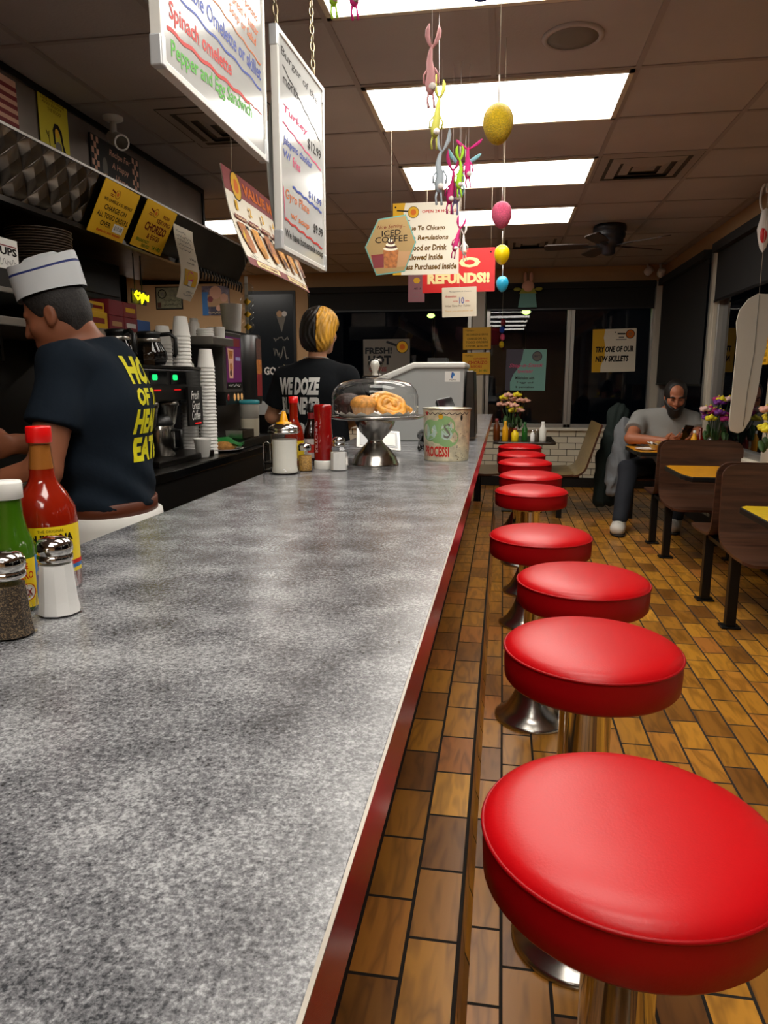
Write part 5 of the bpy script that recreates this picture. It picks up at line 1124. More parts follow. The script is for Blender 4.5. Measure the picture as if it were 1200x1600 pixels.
sugar_pourer((-.735, 1.02, CT), 'sugar dispenser with a domed chrome lid behind the sauce bottles at the left edge', False)
sugar_pourer((-.722, 2.31, CT), 'sugar dispenser with a yellow pour cone in the middle of the counter', s=1.14)
# folded napkins and plate edge by the cook's waist
# mid counter condiments
h2 = empty('hot_sauce_bottle', 'red hot sauce bottle with a red cap behind the yellow cone dispenser', 'bottle', (-.735, 2.47, CT))
MB().lathe([(.033, .002), (.036, .006), (.036, .115), (.030, .145), (.018, .168), (.0155, .178), (.0148, .235)], 'hot_red', 32).build('sauce', h2); MB().lathe([(.0165, .232), (.0170, .233), (.0168, .255), (0, .256)], 'cap_red', 28).build('cap', h2)
lb = MB(); ring_label(lb, .036, .03, .10, -2.6, .0, 'label_yellow'); lb.build('label', h2)
st = empty('steak_sauce_bottle', 'dark brown sauce bottle with a black cap between hot sauce and ketchup', 'bottle', (-.695, 2.56, CT))
MB().lathe([(.028, .002), (.030, .006), (.030, .11), (.024, .135), (.013, .165), (.012, .20)], 'dark_sauce', 28).build('sauce', st); MB().lathe([(.0155, .198), (.0155, .228), (0, .229)], 'black', 24).build('cap', st)
lb = MB(); ring_label(lb, .030, .03, .10, -2.6, -.4, 'felt_white'); ring_label(lb, .0302, .05, .08, -1.8, -.9, 'can_red'); ring_label(lb, .013, .172, .195, -2.5, -.3, 'dark_red'); lb.build('label', st)
kt = empty('ketchup_bottle', 'upside down dark red ketchup squeeze bottle with a white cap', 'bottle', (-.628, 2.47, CT))
m = MB(); pr = [(.030, .028), (.033, .035), (.0335, .12), (.0305, .165), (.0325, .205), (.033, .222), (.029, .228), (0, .229)]; m.lathe(pr, 'ketchup', 36, sx=1.0, sy=.72); m.build('body', kt)
MB().lathe([(.033, 0), (.0345, .003), (.0335, .026), (.031, .03), (0, .031)], 'white_plastic', 36, sx=1, sy=.85).build('cap', kt)
lt = MB(); vs, fs = text_mesh('KETCHUP', .02); lt.add([(-.024 + .010 * y, -.0205 - .003 * y, .06 + .11 * (1 - 0) * x) for x, y in vs], fs, 'felt_rose'); lt.build('lettering', kt)
rf = empty('pepper_flake_shaker', 'small glass shaker of chilli flakes next to the yellow cone dispenser', 'shaker', (-.672, 2.385, CT), 0, 'shakers on the counter')
MB().lathe([(.0225, .003), (.0225, .055), (0, .056)], 'flakes', 24).build('contents', rf); MB().lathe([(.024, 0), (.0255, .003), (.0255, .066), (.022, .072), (.021, .076)], 'glass', 24).build('glass_body', rf); MB().lathe([(.0225, .073), (.0235, .075), (.0235, .088), (.02, .095), (.01, .098), (0, .0985)], 'chrome', 28).build('cap', rf)
ss = empty('salt_shaker', 'square glass salt shaker standing in front of the ketchup bottle', 'shaker', (-.562, 2.43, CT), .3, 'shakers on the counter')
MB().lathe([(.030, .003), (.028, .064), (.0, .065)], 'salt', 8, smooth=False).build('contents', ss); MB().lathe([(.032, 0), (.033, .003), (.0305, .072), (.022, .082), (.021, .086)], 'glass', 8, smooth=False).build('glass_body', ss); MB().lathe([(.0205, .084), (.022, .086), (.022, .096), (.020, .097), (.0225, .099), (.022, .110), (.015, .117), (0, .119)], 'chrome', 28).build('cap', ss)
wc = empty('condiment_rack', 'small black wire condiment rack left of the yellow cone dispenser', 'rack', (-.775, 2.335, CT), 0)
for zz in (.008, .035): MB().tube([(-.02, -.03, zz), (.06, -.03, zz), (.06, .12, zz), (-.02, .12, zz)], .003, 'black_metal', 6, True).build('ring', wc)
for a, b in ((-.02, -.03), (.06, -.03), (.06, .12), (-.02, .12)): MB().tube([(a, b, 0), (a, b, .04)], .003, 'black_metal', 6).build('post', wc)
m = MB().tube([(-.02, -.03, .03), (-.02, -.03, .10), (-.008, -.03, .11), (.004, -.03, .10), (.004, -.03, .035)], .002, 'chrome', 6); m.build('handle', wc)
# cake stand
ck = empty('cake_stand', 'steel pedestal cake stand holding pastries', 'cake stand', (-.466, 2.62, CT))
MB().lathe([(.088, 0), (.090, .004), (.086, .008), (.078, .030), (.060, .055), (.036, .078), (.027, .088), (.030, .096), (.058, .125), (.072, .152), (.076, .166), (.076, .170)], 'smoky_chrome', 56).build('pedestal', ck)
MB().lathe([(.076, .168), (.165, .172), (.182, .178), (.186, .184), (.182, .185), (.164, .178), (0, .177)], 'brushed', 64).build('plate', ck)
dm = empty('glass_dome', 'clear glass dome with a knob covering the pastries', 'dome', (-.466, 2.62, CT + .1795))
pr = [(.158, 0), (.160, .004), (.160, .075), (.152, .100), (.130, .122), (.09, .134), (.04, .139), (.018, .141)]
MB().lathe(pr, 'glass', 64).build('dome', dm); MB().lathe([(.157, .001), (.163, .002), (.163, .006), (.158, .007)], 'glass', 64).build('rim', dm)
MB().lathe([(.018, .140), (.045, .143), (.046, .150), (.02, .154), (.016, .160), (.024, .170), (.030, .186), (.026, .202), (.012, .211), (0, .212)], 'plastic_clear', 36).build('knob', dm)
MB().lathe([(.012, .152), (.009, .162), (.014, .176), (.018, .188), (.012, .202), (0, .205)], 'white_paint', 24).build('knob_core', dm)
dp = MB(); N = 40
vs = [(0, 0, 0)] + [((.145 + .006 * (k % 2)) * math.cos(2 * PI * k / N), (.145 + .006 * (k % 2)) * math.sin(2 * PI * k / N), .012 + .010 * (k % 2)) for k in range(N)] + [(.12 * math.cos(2 * PI * k / N), .12 * math.sin(2 * PI * k / N), .001) for k in range(N)]
dp.add(vs, [(1 + N + k, 1 + k, 1 + (k + 1) % N, 1 + N + (k + 1) % N) for k in range(N)] + [(0, 1 + N + k, 1 + N + (k + 1) % N) for k in range(N)], 'paper_white', True)
tag(dp.build('paper_doily', loc=(-.466, 2.62, CT + .1797)), 'white paper liner under the pastries on the cake stand', 'paper')
def muffin(dx, dy, mat, top, label, s=1.0):
    e = empty('muffin', label, 'muffin', (-.466 + dx, 2.62 + dy, CT + .1815), 0, 'muffins under the glass dome'); n = 40
    m = MB(); vs = []; fs = []
    for r, z in ((.033, 0), (.046, .040)):
        for k in range(n): rr = r * s * (1 + (.035 if k % 2 else -.02)); vs.append((rr * math.cos(2 * PI * k / n), rr * math.sin(2 * PI * k / n), z * s))
    fs = [(k, (k + 1) % n, n + (k + 1) % n, n + k) for k in range(n)] + [tuple(range(n - 1, -1, -1))]
    m.add(vs, fs, mat); m.build('wrapper', e)
    MB().lathe([(.046 * s, .038 * s), (.052 * s, .046 * s), (.050 * s, .060 * s), (.036 * s, .076 * s), (.015 * s, .083 * s), (0, .084 * s)], top, 28).build('crown', e)
muffin(-.095, -.03, 'choc', 'choc', 'dark chocolate muffin at the left under the dome', 1.0); muffin(-.028, -.085, 'cup_tan', 'muffin_gold', 'golden muffin in a pleated wrapper at the front under the dome', .92)
def pastry(dx, dy, dz, rx, ry, tilt, label):
    m = MB(); N = 46; pts = []
    for k in range(N):
        t = k / N * 5.2 * PI; r = .012 + .040 * k / N; pts.append((r * math.cos(t) * 1.15, r * math.sin(t), .004 * math.sin(3 * t)))
    m.tube(pts, [.013] * N, 'pastry', 8); m.ell((0, 0, -.004), (.052, .046, .012), 'pastry', 20)
    o = m.build('danish_pastry', loc=(-.466 + dx, 2.62 + dy, CT + dz)); o.rotation_euler = (rx, ry, tilt); tag(o, label, 'pastry', 'pastries under the glass dome')
pastry(.065, -.055, .222, .85, .25, .3, 'golden swirled pastry leaning at the right front under the dome'); pastry(.03, .03, .232, .5, -.3, 1.1, 'golden pastry at the back, topmost under the dome'); pastry(.085, .035, .206, .2, .1, 2.1, 'golden pastry lying flat at the back right under the dome')
# cash register / pos shield
rg = empty('cash_register', 'large pale grey cash register housing with a white sloped rim at the counter end', 'cash register', (0, 0, 0))
prof = [(-.62, CT), (-.205, CT), (-.195, CT + .385), (-.44, CT + .385), (-.62, CT + .315)]
mz = Matrix(((1, 0, 0, 0), (0, 0, -1, 3.7), (0, 1, 0, 0), (0, 0, 0, 1)))
MB().prism(prof, -.42, 0, 'register_grey', mz).build('housing', rg, bevel=.006)
rim = [(-.66, CT + .285), (-.45, CT + .375), (-.19, CT + .375), (-.19, CT + .403), (-.455, CT + .403), (-.665, CT + .318)]
MB().prism(rim, -.44, .02, 'register_white', mz).build('rim', rg, bevel=.008)
MB().prism([(-.19, CT + .02), (-.135, CT + .02), (-.15, CT + .36), (-.188, CT + .36)], -.40, -.03, 'dark_steel', mz).build('side_panel', rg, bevel=.004)
o = sign('payment_sticker', '', '', (-.295, 3.698, CT + .305), (.078, 0, 0), (0, 0, .052), [T('P', .40, .38, .60, .92, 'ink_blue', .08, .2), T('P', .44, .32, .64, .86, 'label_blue', .08, .2), T('PayPal', .3, .10, .72, .24, 'ink_grey', .02, .15)], 'paper_white', th=.001); into(o, rg, 'payment_sticker')
MB().box((-.40, 3.85, CT + .40), (-.30, 4.0, CT + .43), 'black').build('card_reader', rg)
cr = empty('card_terminal', 'black card terminal standing behind the cream bucket', 'card reader', (-.265, 3.48, CT), .4)
MB().box((-.035, -.03, 0), (.035, .05, .008), 'black').box((-.02, .0, .008), (.02, .02, .15), 'black').build('stand', cr, bevel=.003)
o = MB().prism(rrect(.085, .15, .012, 4, -.0425, -.075), 0, .022, 'black_gloss').build('body', cr, bevel=.004); o.location = (0, -.01, .155); o.rotation_euler = (1.0, -.2, 0)
o = MB().prism(rrect(.065, .05, .004, 3, -.0325, .012), .022, .0235, 'screen').build('screen', cr); o.location = (0, -.01, .155); o.rotation_euler = (1.0, -.2, 0)
tel = empty('telephone', 'black telephone with a curled cord behind the cake stand', 'telephone', (-.30, 3.30, CT), .3)
MB().box((-.07, -.09, 0), (.07, .09, .035), 'black_gloss').build('base', tel, bevel=.012); MB().tube([(-.05, -.09, .055), (-.055, -.04, .072), (-.055, .04, .072), (-.05, .09, .055)], [.024, .016, .016, .024], 'black_gloss', 10).build('handset', tel)
MB().tube([(-.08 - .02 * k / 60 + .008 * math.cos(k), -.02 - .10 * k / 60, .012 + .008 * math.sin(k)) for k in range(60)], .0022, 'black_gloss', 5).build('cord', tel)
cl = MB().box((-.11, -.08, 0), (.11, .08, .008), 'white_plastic').box((-.095, -.065, .008), (.095, .065, .0095), 'black_gloss').box((-.03, -.05, .0095), (.085, .055, .0105), 'paper_white'); o = cl.build('tablet', bevel=.002); o.location = (-.52, 3.0, CT + .06); o.rotation_euler = (.55, .1, .25); o.scale = (.85, .85, .85)
tag(o, 'tilted white framed tablet lying behind the salt shaker and cake stand', 'tablet'); q = MB().box((-.09, .0, -.07), (.09, .012, 0), 'white_plastic').build('stand', o); q.location = (0, .05, 0); q.rotation_euler = (-.5, 0, 0)
# tip bucket
tc = empty('tip_bucket', 'worn cream metal bucket with a green lettered patch and red print on the counter', 'bucket', (-.216, 2.84, CT))
MB().lathe([(.086, 0), (.088, .003), (.0885, .006), (.0935, .195), (.0955, .199), (.0955, .204), (.092, .204), (.091, .19), (.086, .008), (0, .007)], 'can_cream', 56).build('body', tc)
MB().tube([(.0955 * math.cos(2 * PI * k / 56), .0955 * math.sin(2 * PI * k / 56), .2025) for k in range(56)], .0032, 'steel', 6, True).build('rim', tc)
rb = lambda z: .0885 + .005 * z / .195
lp = MB()
def patch(pts, mat, off):
    lp.add([((rb(z) + off) * math.cos(a), (rb(z) + off) * math.sin(a), z) for a, z in pts], [tuple(range(len(pts)))], mat)
def blobp(ca, cz, ra, rz, mat, off, n=28):
    pts = [(ca + ra * math.cos(t), cz + rz * math.sin(t)) for t in np.linspace(0, 2 * PI, n + 1)[:-1]]
    vs = [((rb(cz) + off) * math.cos(ca), (rb(cz) + off) * math.sin(ca), cz)] + [((rb(z) + off) * math.cos(a), (rb(z) + off) * math.sin(a), z) for a, z in pts]
    lp.add(vs, [(0, 1 + i, 1 + (i + 1) % n) for i in range(n)], mat)
FA = -1.50
for a, z, ra, rz in ((-.05, .135, .42, .042), (-.75, .12, .5, .042), (.05, .095, .48, .038), (-.35, .115, .5, .045)): blobp(FA + a, z, ra, rz, 'can_green', .0008 + .0002 * abs(a))
ring_text(lp, 'D', rb(.1), .085, .15, FA - .95, FA - .42, 'can_pale', .09, .0016); ring_text(lp, 'S', rb(.1), .085, .155, FA - .22, FA + .26, 'can_pale', .09, .0016)
ring_text(lp, 'S', rb(.1), .092, .148, FA - .12, FA + .16, 'ink_grey', .0, .0020)
ring_text(lp, 'PROCESSI', rb(.03), .018, .060, FA - 1.1, FA + .12, 'can_red', .035, .0012)
for k in range(9):
    a = FA - 1.1 + k * .24; lp.tube([((rb(.18) + .001) * math.cos(a + .24 * t), (rb(.18) + .001) * math.sin(a + .24 * t), .190 - .008 * math.sin(PI * t)) for t in np.linspace(0, 1, 7)], .0012, 'black', 5)
blobp(FA - .25, .175, .10, .011, 'ink_gold', .0012); blobp(FA - .95, .185, .07, .008, 'can_red', .0012); blobp(FA + .65, .170, .055, .011, 'black', .0012); blobp(FA + .47, .058, .035, .005, 'ink_grey', .0012); blobp(FA + .47, .058, .02, .003, 'can_cream', .0018)
rr = random.Random(3)
for k in range(60): blobp(FA + .25 + rr.random() * .9, .008 + rr.random() ** 1.6 * .11, .006 + .012 * rr.random(), .001 + .0018 * rr.random(), 'ink_brown', .0011, 7)
lp.build('print', tc)

# ------------------------------------------------------------------ things on the tables
def flowers(loc, cols, label, vase='glass', n=9, h=.24, spread=.11, seed=1, lean=(0, 0)):
    e = empty('flower_vase', label, 'flowers', loc, 0, 'flower arrangements on the tables'); rr = random.Random(seed)
    MB().lathe([(.03, 0), (.04, .01), (.042, .05), (.03, .10), (.033, .115)], vase, 24).build('vase', e)
    fo = MB()
    for k in range(16):
        a = rr.random() * 6.28; L = .05 + .05 * rr.random(); p = Vector((math.cos(a) * L, math.sin(a) * L, .12 + .08 * rr.random())); fo.ell(p, (.022, .008, .045), 'leaf', 8, rot=Matrix.Rotation(rr.random() * 2 - 1, 3, 'X') @ Matrix.Rotation(a, 3, 'Z'))
    st = MB(); P = []
    for k in range(n):
        a = 2 * PI * k / n + rr.random() * .6; rad = spread * (.25 + .75 * rr.random()); p = Vector((rad * math.cos(a) + lean[0], rad * math.sin(a) * .8 + lean[1], h * (.75 + .45 * rr.random()))); P.append(p); st.tube([(0, 0, .05), p * .6, p], .003, 'leaf', 5)
    fo.build('foliage', e); st.build('stems', e)
    for k, p in enumerate(P):
        c = cols[k % len(cols)]; f = MB()
        for q in range(7):
            a = 2 * PI * q / 7; d = Vector((math.cos(a), math.sin(a) * .8, .25 * math.sin(3 * a))); f.ell(p + d * .026, (.026, .024, .015), c, 8)
        f.ell(p + Vector((0, 0, .014)), (.022, .020, .016), c, 8); f.ell(p + Vector((0, -.004, .028)), (.010, .010, .008), 'petal_yellow', 8); f.build('bloom', e)
    return e
TZ = .7205
flowers((.10, 7.35, TZ), ['petal_yellow', 'petal_pink', 'petal_yellow', 'petal_pink', 'petal_pink'], 'yellow and peach flowers in a vase on the far corner table', 'bottle_amber', 15, .37, .16, 4, (.02, 0))
flowers((1.745, 6.24, TZ), ['petal_magenta', 'petal_purple', 'petal_purple', 'petal_magenta', 'petal_white', 'petal_yellow'], 'magenta and purple flowers beside the bearded man', 'glass', 18, .36, .12, 8, (-.02, 0))
flowers((1.72, 4.85, TZ), ['petal_yellow', 'petal_yellow', 'petal_pink'], 'yellow and peach flowers cut off by the right edge of the picture', 'white_ceramic', 10, .34, .11, 12, (-.01, 0))
def small_bottle(name, loc, mat, cap, h, r, label, grp, cat='bottle'):
    e = empty(name, label, cat, loc, 0, grp)
    MB().lathe([(r * .95, 0), (r, .004), (r, h * .62), (r * .5, h * .78), (r * .42, h * .9)], mat, 20).build('body', e); MB().lathe([(r * .5, h * .88), (r * .5, h), (0, h)], cap, 16).build('cap', e)
g_ = 'condiments on the far corner table'
small_bottle('mustard_bottle', (.035, 7.12, .72), 'mustard', 'mustard', .19, .03, 'orange mustard squeeze bottle in the middle of the far corner table', g_)
small_bottle('sauce_bottle', (-.05, 7.22, .72), 'bottle_amber', 'dark_red', .21, .034, 'dark red sauce bottle left of the mustard on the far corner table', g_)
small_bottle('sauce_bottle', (.225, 7.15, .72), 'bottle_green', 'bottle_green', .18, .028, 'green sauce bottle right of the mustard on the far corner table', g_)
small_bottle('sauce_bottle', (-.22, 7.50, .735), 'green_sauce', 'white_plastic', .17, .026, 'olive green sauce bottle left of the far corner table, standing on the bench side ledge', g_)
bpy.data.objects['sauce_bottle.002'].location = (-.045, 7.55, .72); bpy.data.objects['sauce_bottle.002']['label'] = 'olive green sauce bottle at the back left of the far corner table'
small_bottle('jam_jar', (.13, 7.14, .72), 'label_yellow', 'dark_red', .12, .036, 'small jar with a yellow label right behind the mustard on the far corner table', g_, 'jar')
small_bottle('salt_shaker', (.30, 7.12, .72), 'salt', 'chrome', .105, .022, 'small white salt shaker on the far corner table', g_, 'shaker')
small_bottle('pepper_shaker', (.345, 7.22, .72), 'pepper', 'chrome', .105, .022, 'small dark pepper shaker on the far corner table', g_, 'shaker')
small_bottle('sugar_pourer', (.40, 7.18, .72), 'sugar', 'white_plastic', .185, .034, 'tall white sugar dispenser at the right end of the far corner table', g_, 'sugar dispenser')
g_ = "condiments on the bearded man's table"
small_bottle('mustard_bottle', (1.60, 6.33, TZ), 'mustard', 'white_plastic', .17, .026, "mustard bottle with a white tip on the bearded man's table", g_)
small_bottle('ketchup_bottle', (1.66, 6.38, TZ), 'hot_red_dark', 'hot_red_dark', .19, .028, "dark red sauce bottle on the bearded man's table", g_)
small_bottle('salt_shaker', (1.735, 6.35, TZ), 'salt', 'chrome', .10, .02, "small salt shaker on the bearded man's table", g_, 'shaker')
fb = empty('food_basket', "basket of wrapped food on the bearded man's table", 'basket', (1.335, 6.27, TZ))
m = MB(); pr = [(.055, 0), (.06, .002), (.085, .05), (.087, .055), (.083, .053), (.057, .006), (0, .005)]; m.lathe(pr, 'basket', 32, sx=1.25, sy=.9); m.build('basket', fb); 
m = MB(); N = 24; m.add([(0, 0, .045)] + [((.085 + .018 * (k % 2)) * 1.2 * math.cos(2 * PI * k / N), (.085 + .018 * (k % 2)) * .9 * math.sin(2 * PI * k / N), .055 + .02 * (k % 2)) for k in range(N)], [(0, 1 + k, 1 + (k + 1) % N) for k in range(N)], 'paper_white', True); m.build('paper_liner', fb)
m = MB(); [m.ell((.045 * math.cos(k * 1.3), .03 * math.sin(k * 2.1), .055 + .006 * (k % 3)), (.03, .022, .018), 'felt_white' if k % 2 else 'bread', 10) for k in range(7)]; m.build('food', fb)
o = MB().lathe([(.06, 0), (.075, .003), (.105, .012), (.11, .016), (.10, .013), (.07, .006), (0, .005)], 'white_ceramic', 36).build('dinner_plate', loc=(1.235, 6.33, TZ)); tag(o, "white plate at the aisle corner of the bearded man's table", 'plate')
o = MB().box((0, 0, 0), (.10, .07, .012), 'can_red').build('red_packet', loc=(1.62, 6.46, TZ + .12)); tag(o, 'x', 'packet'); bpy.data.objects.remove(o)

# ================================================================== PEOPLE
V = Vector
def cap(a, b, ra, rb, k=.02, sub=False, cuts=None): return dict(t='c', a=V(a), b=V(b), ra=ra, rb=rb, k=k, sub=sub, cuts=cuts)
def elp(c, r, R=None, k=.02, sub=False, cuts=None): return dict(t='e', c=V(c), r=r, R=R, k=k, sub=sub, cuts=cuts)
def surface(prims, h, cuts=(), wob=None):
    lo = V((1e9,) * 3); hi = V((-1e9,) * 3)
    def ext(p):
        if p['t'] == 'c':
            r = max(p['ra'], p['rb']); return [V([min(p['a'][i], p['b'][i]) - r for i in range(3)]), V([max(p['a'][i], p['b'][i]) + r for i in range(3)])]
        r = max(p['r']); return [p['c'] - V((r, r, r)), p['c'] + V((r, r, r))]
    for p in prims:
        if p['sub']: continue
        a, b = ext(p); lo = V([min(lo[i], a[i]) for i in range(3)]); hi = V([max(hi[i], b[i]) for i in range(3)])
    pad = 5 * h; lo -= V((pad,) * 3); hi += V((pad,) * 3)
    n = [int((hi[i] - lo[i]) / h) + 2 for i in range(3)]
    F = np.full(n, .2, np.float32); L = np.array(lo, np.float32)
    for p in prims:
        a, b = ext(p); m = p['k'] + 4 * h + .02
        i0 = [max(0, int((a[i] - m - lo[i]) / h)) for i in range(3)]; i1 = [min(n[i], int((b[i] + m - lo[i]) / h) + 2) for i in range(3)]
        X = [L[i] + h * np.arange(i0[i], i1[i], dtype=np.float32) for i in range(3)]
        x = X[0][:, None, None]; y = X[1][None, :, None]; z = X[2][None, None, :]
        if p['t'] == 'c':
            A = p['a']; d = p['b'] - A; dd = max(d.dot(d), 1e-9)
            t = np.clip(((x - A.x) * d.x + (y - A.y) * d.y + (z - A.z) * d.z) / dd, 0, 1)
            D = np.sqrt((x - A.x - t * d.x) ** 2 + (y - A.y - t * d.y) ** 2 + (z - A.z - t * d.z) ** 2) - (p['ra'] + t * (p['rb'] - p['ra']))
        else:
            c = p['c']; q = [x - c.x + 0 * y + 0 * z, y - c.y + 0 * x + 0 * z, z - c.z + 0 * x + 0 * y]
            if p['R'] is not None:
                R = p['R']; q = [q[0] * R[0][j] + q[1] * R[1][j] + q[2] * R[2][j] for j in range(3)]
            r = p['r']; k0 = np.sqrt((q[0] / r[0]) ** 2 + (q[1] / r[1]) ** 2 + (q[2] / r[2]) ** 2) + 1e-6
            k1 = np.sqrt((q[0] / r[0] ** 2) ** 2 + (q[1] / r[1] ** 2) ** 2 + (q[2] / r[2] ** 2) ** 2) + 1e-6
            D = k0 * (k0 - 1) / k1
        if p['cuts']:
            for pt, nn in p['cuts']: D = np.maximum(D, (x - pt[0]) * nn[0] + (y - pt[1]) * nn[1] + (z - pt[2]) * nn[2])
        S = F[i0[0]:i1[0], i0[1]:i1[1], i0[2]:i1[2]]; k = p['k']
        if p['sub']:
            hh = np.clip(.5 - .5 * (S + D) / k, 0, 1); S[...] = S * (1 - hh) - D * hh + k * hh * (1 - hh)
        else:
            hh = np.clip(.5 + .5 * (D - S) / k, 0, 1); S[...] = D * (1 - hh) + S * hh - k * hh * (1 - hh)
    X = [L[i] + h * np.arange(n[i], dtype=np.float32) for i in range(3)]
    x = X[0][:, None, None]; y = X[1][None, :, None]; z = X[2][None, None, :]
    if wob is not None: F += wob(x, y, z).astype(np.float32)
    for pt, nn in cuts: F = np.maximum(F, (x - pt[0]) * nn[0] + (y - pt[1]) * nn[1] + (z - pt[2]) * nn[2])
    # surface nets
    S = F < 0
    cnt = np.zeros([q - 1 for q in n], np.int8)
    offs = [(i, j, k) for i in (0, 1) for j in (0, 1) for k in (0, 1)]
    for i, j, k in offs: cnt += S[i:n[0] - 1 + i, j:n[1] - 1 + j, k:n[2] - 1 + k]
    mask = (cnt > 0) & (cnt < 8); ids = np.argwhere(mask); idx = np.full(mask.shape, -1, np.int32); idx[mask] = np.arange(len(ids))
    acc = np.zeros((len(ids), 3)); num = np.zeros(len(ids))
    for a in offs:
        for ax in range(3):
            if a[ax]: continue
            b = list(a); b[ax] = 1
            fa = F[ids[:, 0] + a[0], ids[:, 1] + a[1], ids[:, 2] + a[2]]; fb = F[ids[:, 0] + b[0], ids[:, 1] + b[1], ids[:, 2] + b[2]]
            cr = (fa < 0) != (fb < 0); t = np.where(cr, fa / np.where(cr, fa - fb, 1), 0)
            pnt = np.array(a, float)[None, :].repeat(len(ids), 0); pnt[:, ax] += t
            acc[cr] += pnt[cr]; num[cr] += 1
    P = np.array(lo)[None, :] + h * (ids + acc / num[:, None])
    faces = []
    for ax in range(3):
        o1, o2 = (ax + 1) % 3, (ax + 2) % 3
        sl0 = [slice(1, -1)] * 3; sl1 = [slice(1, -1)] * 3; sl0[ax] = slice(0, -1); sl1[ax] = slice(1, None)
        s0 = S[tuple(sl0)]; s1 = S[tuple(sl1)]; cr = np.argwhere(s0 != s1)
        if not len(cr): continue
        fl = s0[cr[:, 0], cr[:, 1], cr[:, 2]]
        c = cr.copy(); c[:, o1] += 1; c[:, o2] += 1
        def g(d1, d2):
            q = c.copy(); q[:, o1] -= d1; q[:, o2] -= d2; return idx[q[:, 0], q[:, 1], q[:, 2]]
        Q = np.stack([g(1, 1), g(0, 1), g(0, 0), g(1, 0)], 1); Q[~fl] = Q[~fl][:, ::-1]; faces.append(Q)
    return P, np.concatenate(faces)
def skin_obj(name, prims, mat, h, parent=None, cuts=(), wob=None, smooth=2):
    P, Q = surface(prims, h, cuts, wob)
    # drop slivers: plain Laplacian smoothing keeps it one surface
    for _ in range(smooth):
        A = np.zeros_like(P); N = np.zeros(len(P))
        for a, b in ((0, 1), (1, 2), (2, 3), (3, 0)):
            np.add.at(A, Q[:, a], P[Q[:, b]]); np.add.at(N, Q[:, a], 1); np.add.at(A, Q[:, b], P[Q[:, a]]); np.add.at(N, Q[:, b], 1)
        P = .5 * P + .5 * A / N[:, None]
    me = bpy.data.meshes.new(name); me.from_pydata(P.tolist(), [], Q.tolist()); me.materials.append(MATS[mat])
    me.polygons.foreach_set('use_smooth', [True] * len(Q)); me.update()
    o = bpy.data.objects.new(name, me); COL.objects.link(o)
    if parent is not None:
        o.parent = parent; o.location = -V(parent.location)
    return o
def frame(f, u):
    f = V(f).normalized(); s = V(u).cross(f).normalized(); u = f.cross(s).normalized()
    return f, s, u      # forward, left, up
def RM(f, s, u): return Matrix(((f.x, s.x, u.x), (f.y, s.y, u.y), (f.z, s.z, u.z)))
class Head:
    def __init__(self, c, f, u=(0, 0, 1), S=1.0):
        self.c = V(c); self.f, self.s, self.u = frame(f, u); self.R = RM(self.f, self.s, self.u); self.S = S
    def p(self, a, b, d): return self.c + (self.f * a + self.s * b + self.u * d) * self.S
    def r(self, *q): return tuple(x * self.S for x in q)
    def prims(self):
        S = self.S; p = self.p; R = self.R
        L = [elp(p(-.010, 0, .035), self.r(.100, .078, .088), R, .02), elp(p(.022, 0, -.040), self.r(.074, .060, .078), R, .03), elp(p(.070, 0, -.098), self.r(.026, .030, .022), R, .03),
             cap(p(.094, 0, .012), p(.112, 0, -.026), .009 * S, .013 * S, .012), elp(p(.098, .014, -.031), self.r(.014, .009, .009), R, .008), elp(p(.098, -.014, -.031), self.r(.014, .009, .009), R, .008),
             cap(p(.082, .036, .026), p(.088, .012, .024), .010 * S, .009 * S, .014), cap(p(.082, -.036, .026), p(.088, -.012, .024), .010 * S, .009 * S, .014),
             cap(p(.088, .016, -.066), p(.094, 0, -.063), .006 * S, .0075 * S, .008), cap(p(.088, -.016, -.066), p(.094, 0, -.063), .006 * S, .0075 * S, .008), cap(p(.086, .012, -.076), p(.086, -.012, -.076), .0085 * S, .0085 * S, .008)]
        for q in (1, -1):
            L += [elp(p(.058, q * .042, -.022), self.r(.028, .022, .026), R, .02), elp(p(.094, q * .030, .006), self.r(.014, .015, .011), R, .01, True), elp(p(.076, q * .031, .006), self.r(.012, .013, .012), R, .004),
                  elp(p(-.006, q * .078, -.004), self.r(.020, .009, .033), R @ Matrix.Rotation(-.15 * 1, 3, 'Y'), .006), elp(p(.000, q * .086, .002), self.r(.009, .006, .016), R, .006, True), elp(p(.006, q * .074, -.030), self.r(.010, .007, .010), R, .006)]
        return L
def hand(w, d, n, t, curl=.35, S=1.0, thumb=.5):
    d, n, t = V(d).normalized(), V(n).normalized(), V(t).normalized(); R = RM(d, t, n)
    L = [elp(V(w) + d * .048 * S, (.052 * S, .041 * S, .0165 * S), R, .012), cap(V(w) + d * .0, V(w) + d * .03 * S, .024 * S, .024 * S, .015)]
    for i, (o, ln, r) in enumerate(((.031, .068, .0088), (.0105, .078, .0092), (-.0105, .072, .0088), (-.030, .056, .0078))):
        p = V(w) + d * (.086 - .006 * abs(i - 1.2)) * S + t * o * S; a = curl * .6; spread = (1.2 - i) * .05
        for sgm in (.46, .30, .26):
            dd = (d * math.cos(a) + n * math.sin(a) + t * spread).normalized(); q = p + dd * ln * sgm * S
            L.append(cap(p, q, r * S, r * .92 * S, .004)); p = q; a += curl * 1.1; r *= .94
    p = V(w) + d * .028 * S + t * .036 * S; dd = (d * .6 + t * .7 + n * thumb * .6).normalized(); q = p + dd * .036 * S; L.append(cap(p, q, .0125 * S, .0105 * S, .010))
    dd = (d * .85 + t * .25 + n * thumb).normalized(); L.append(cap(q, q + dd * .030 * S, .0100 * S, .0085 * S, .004)); return L
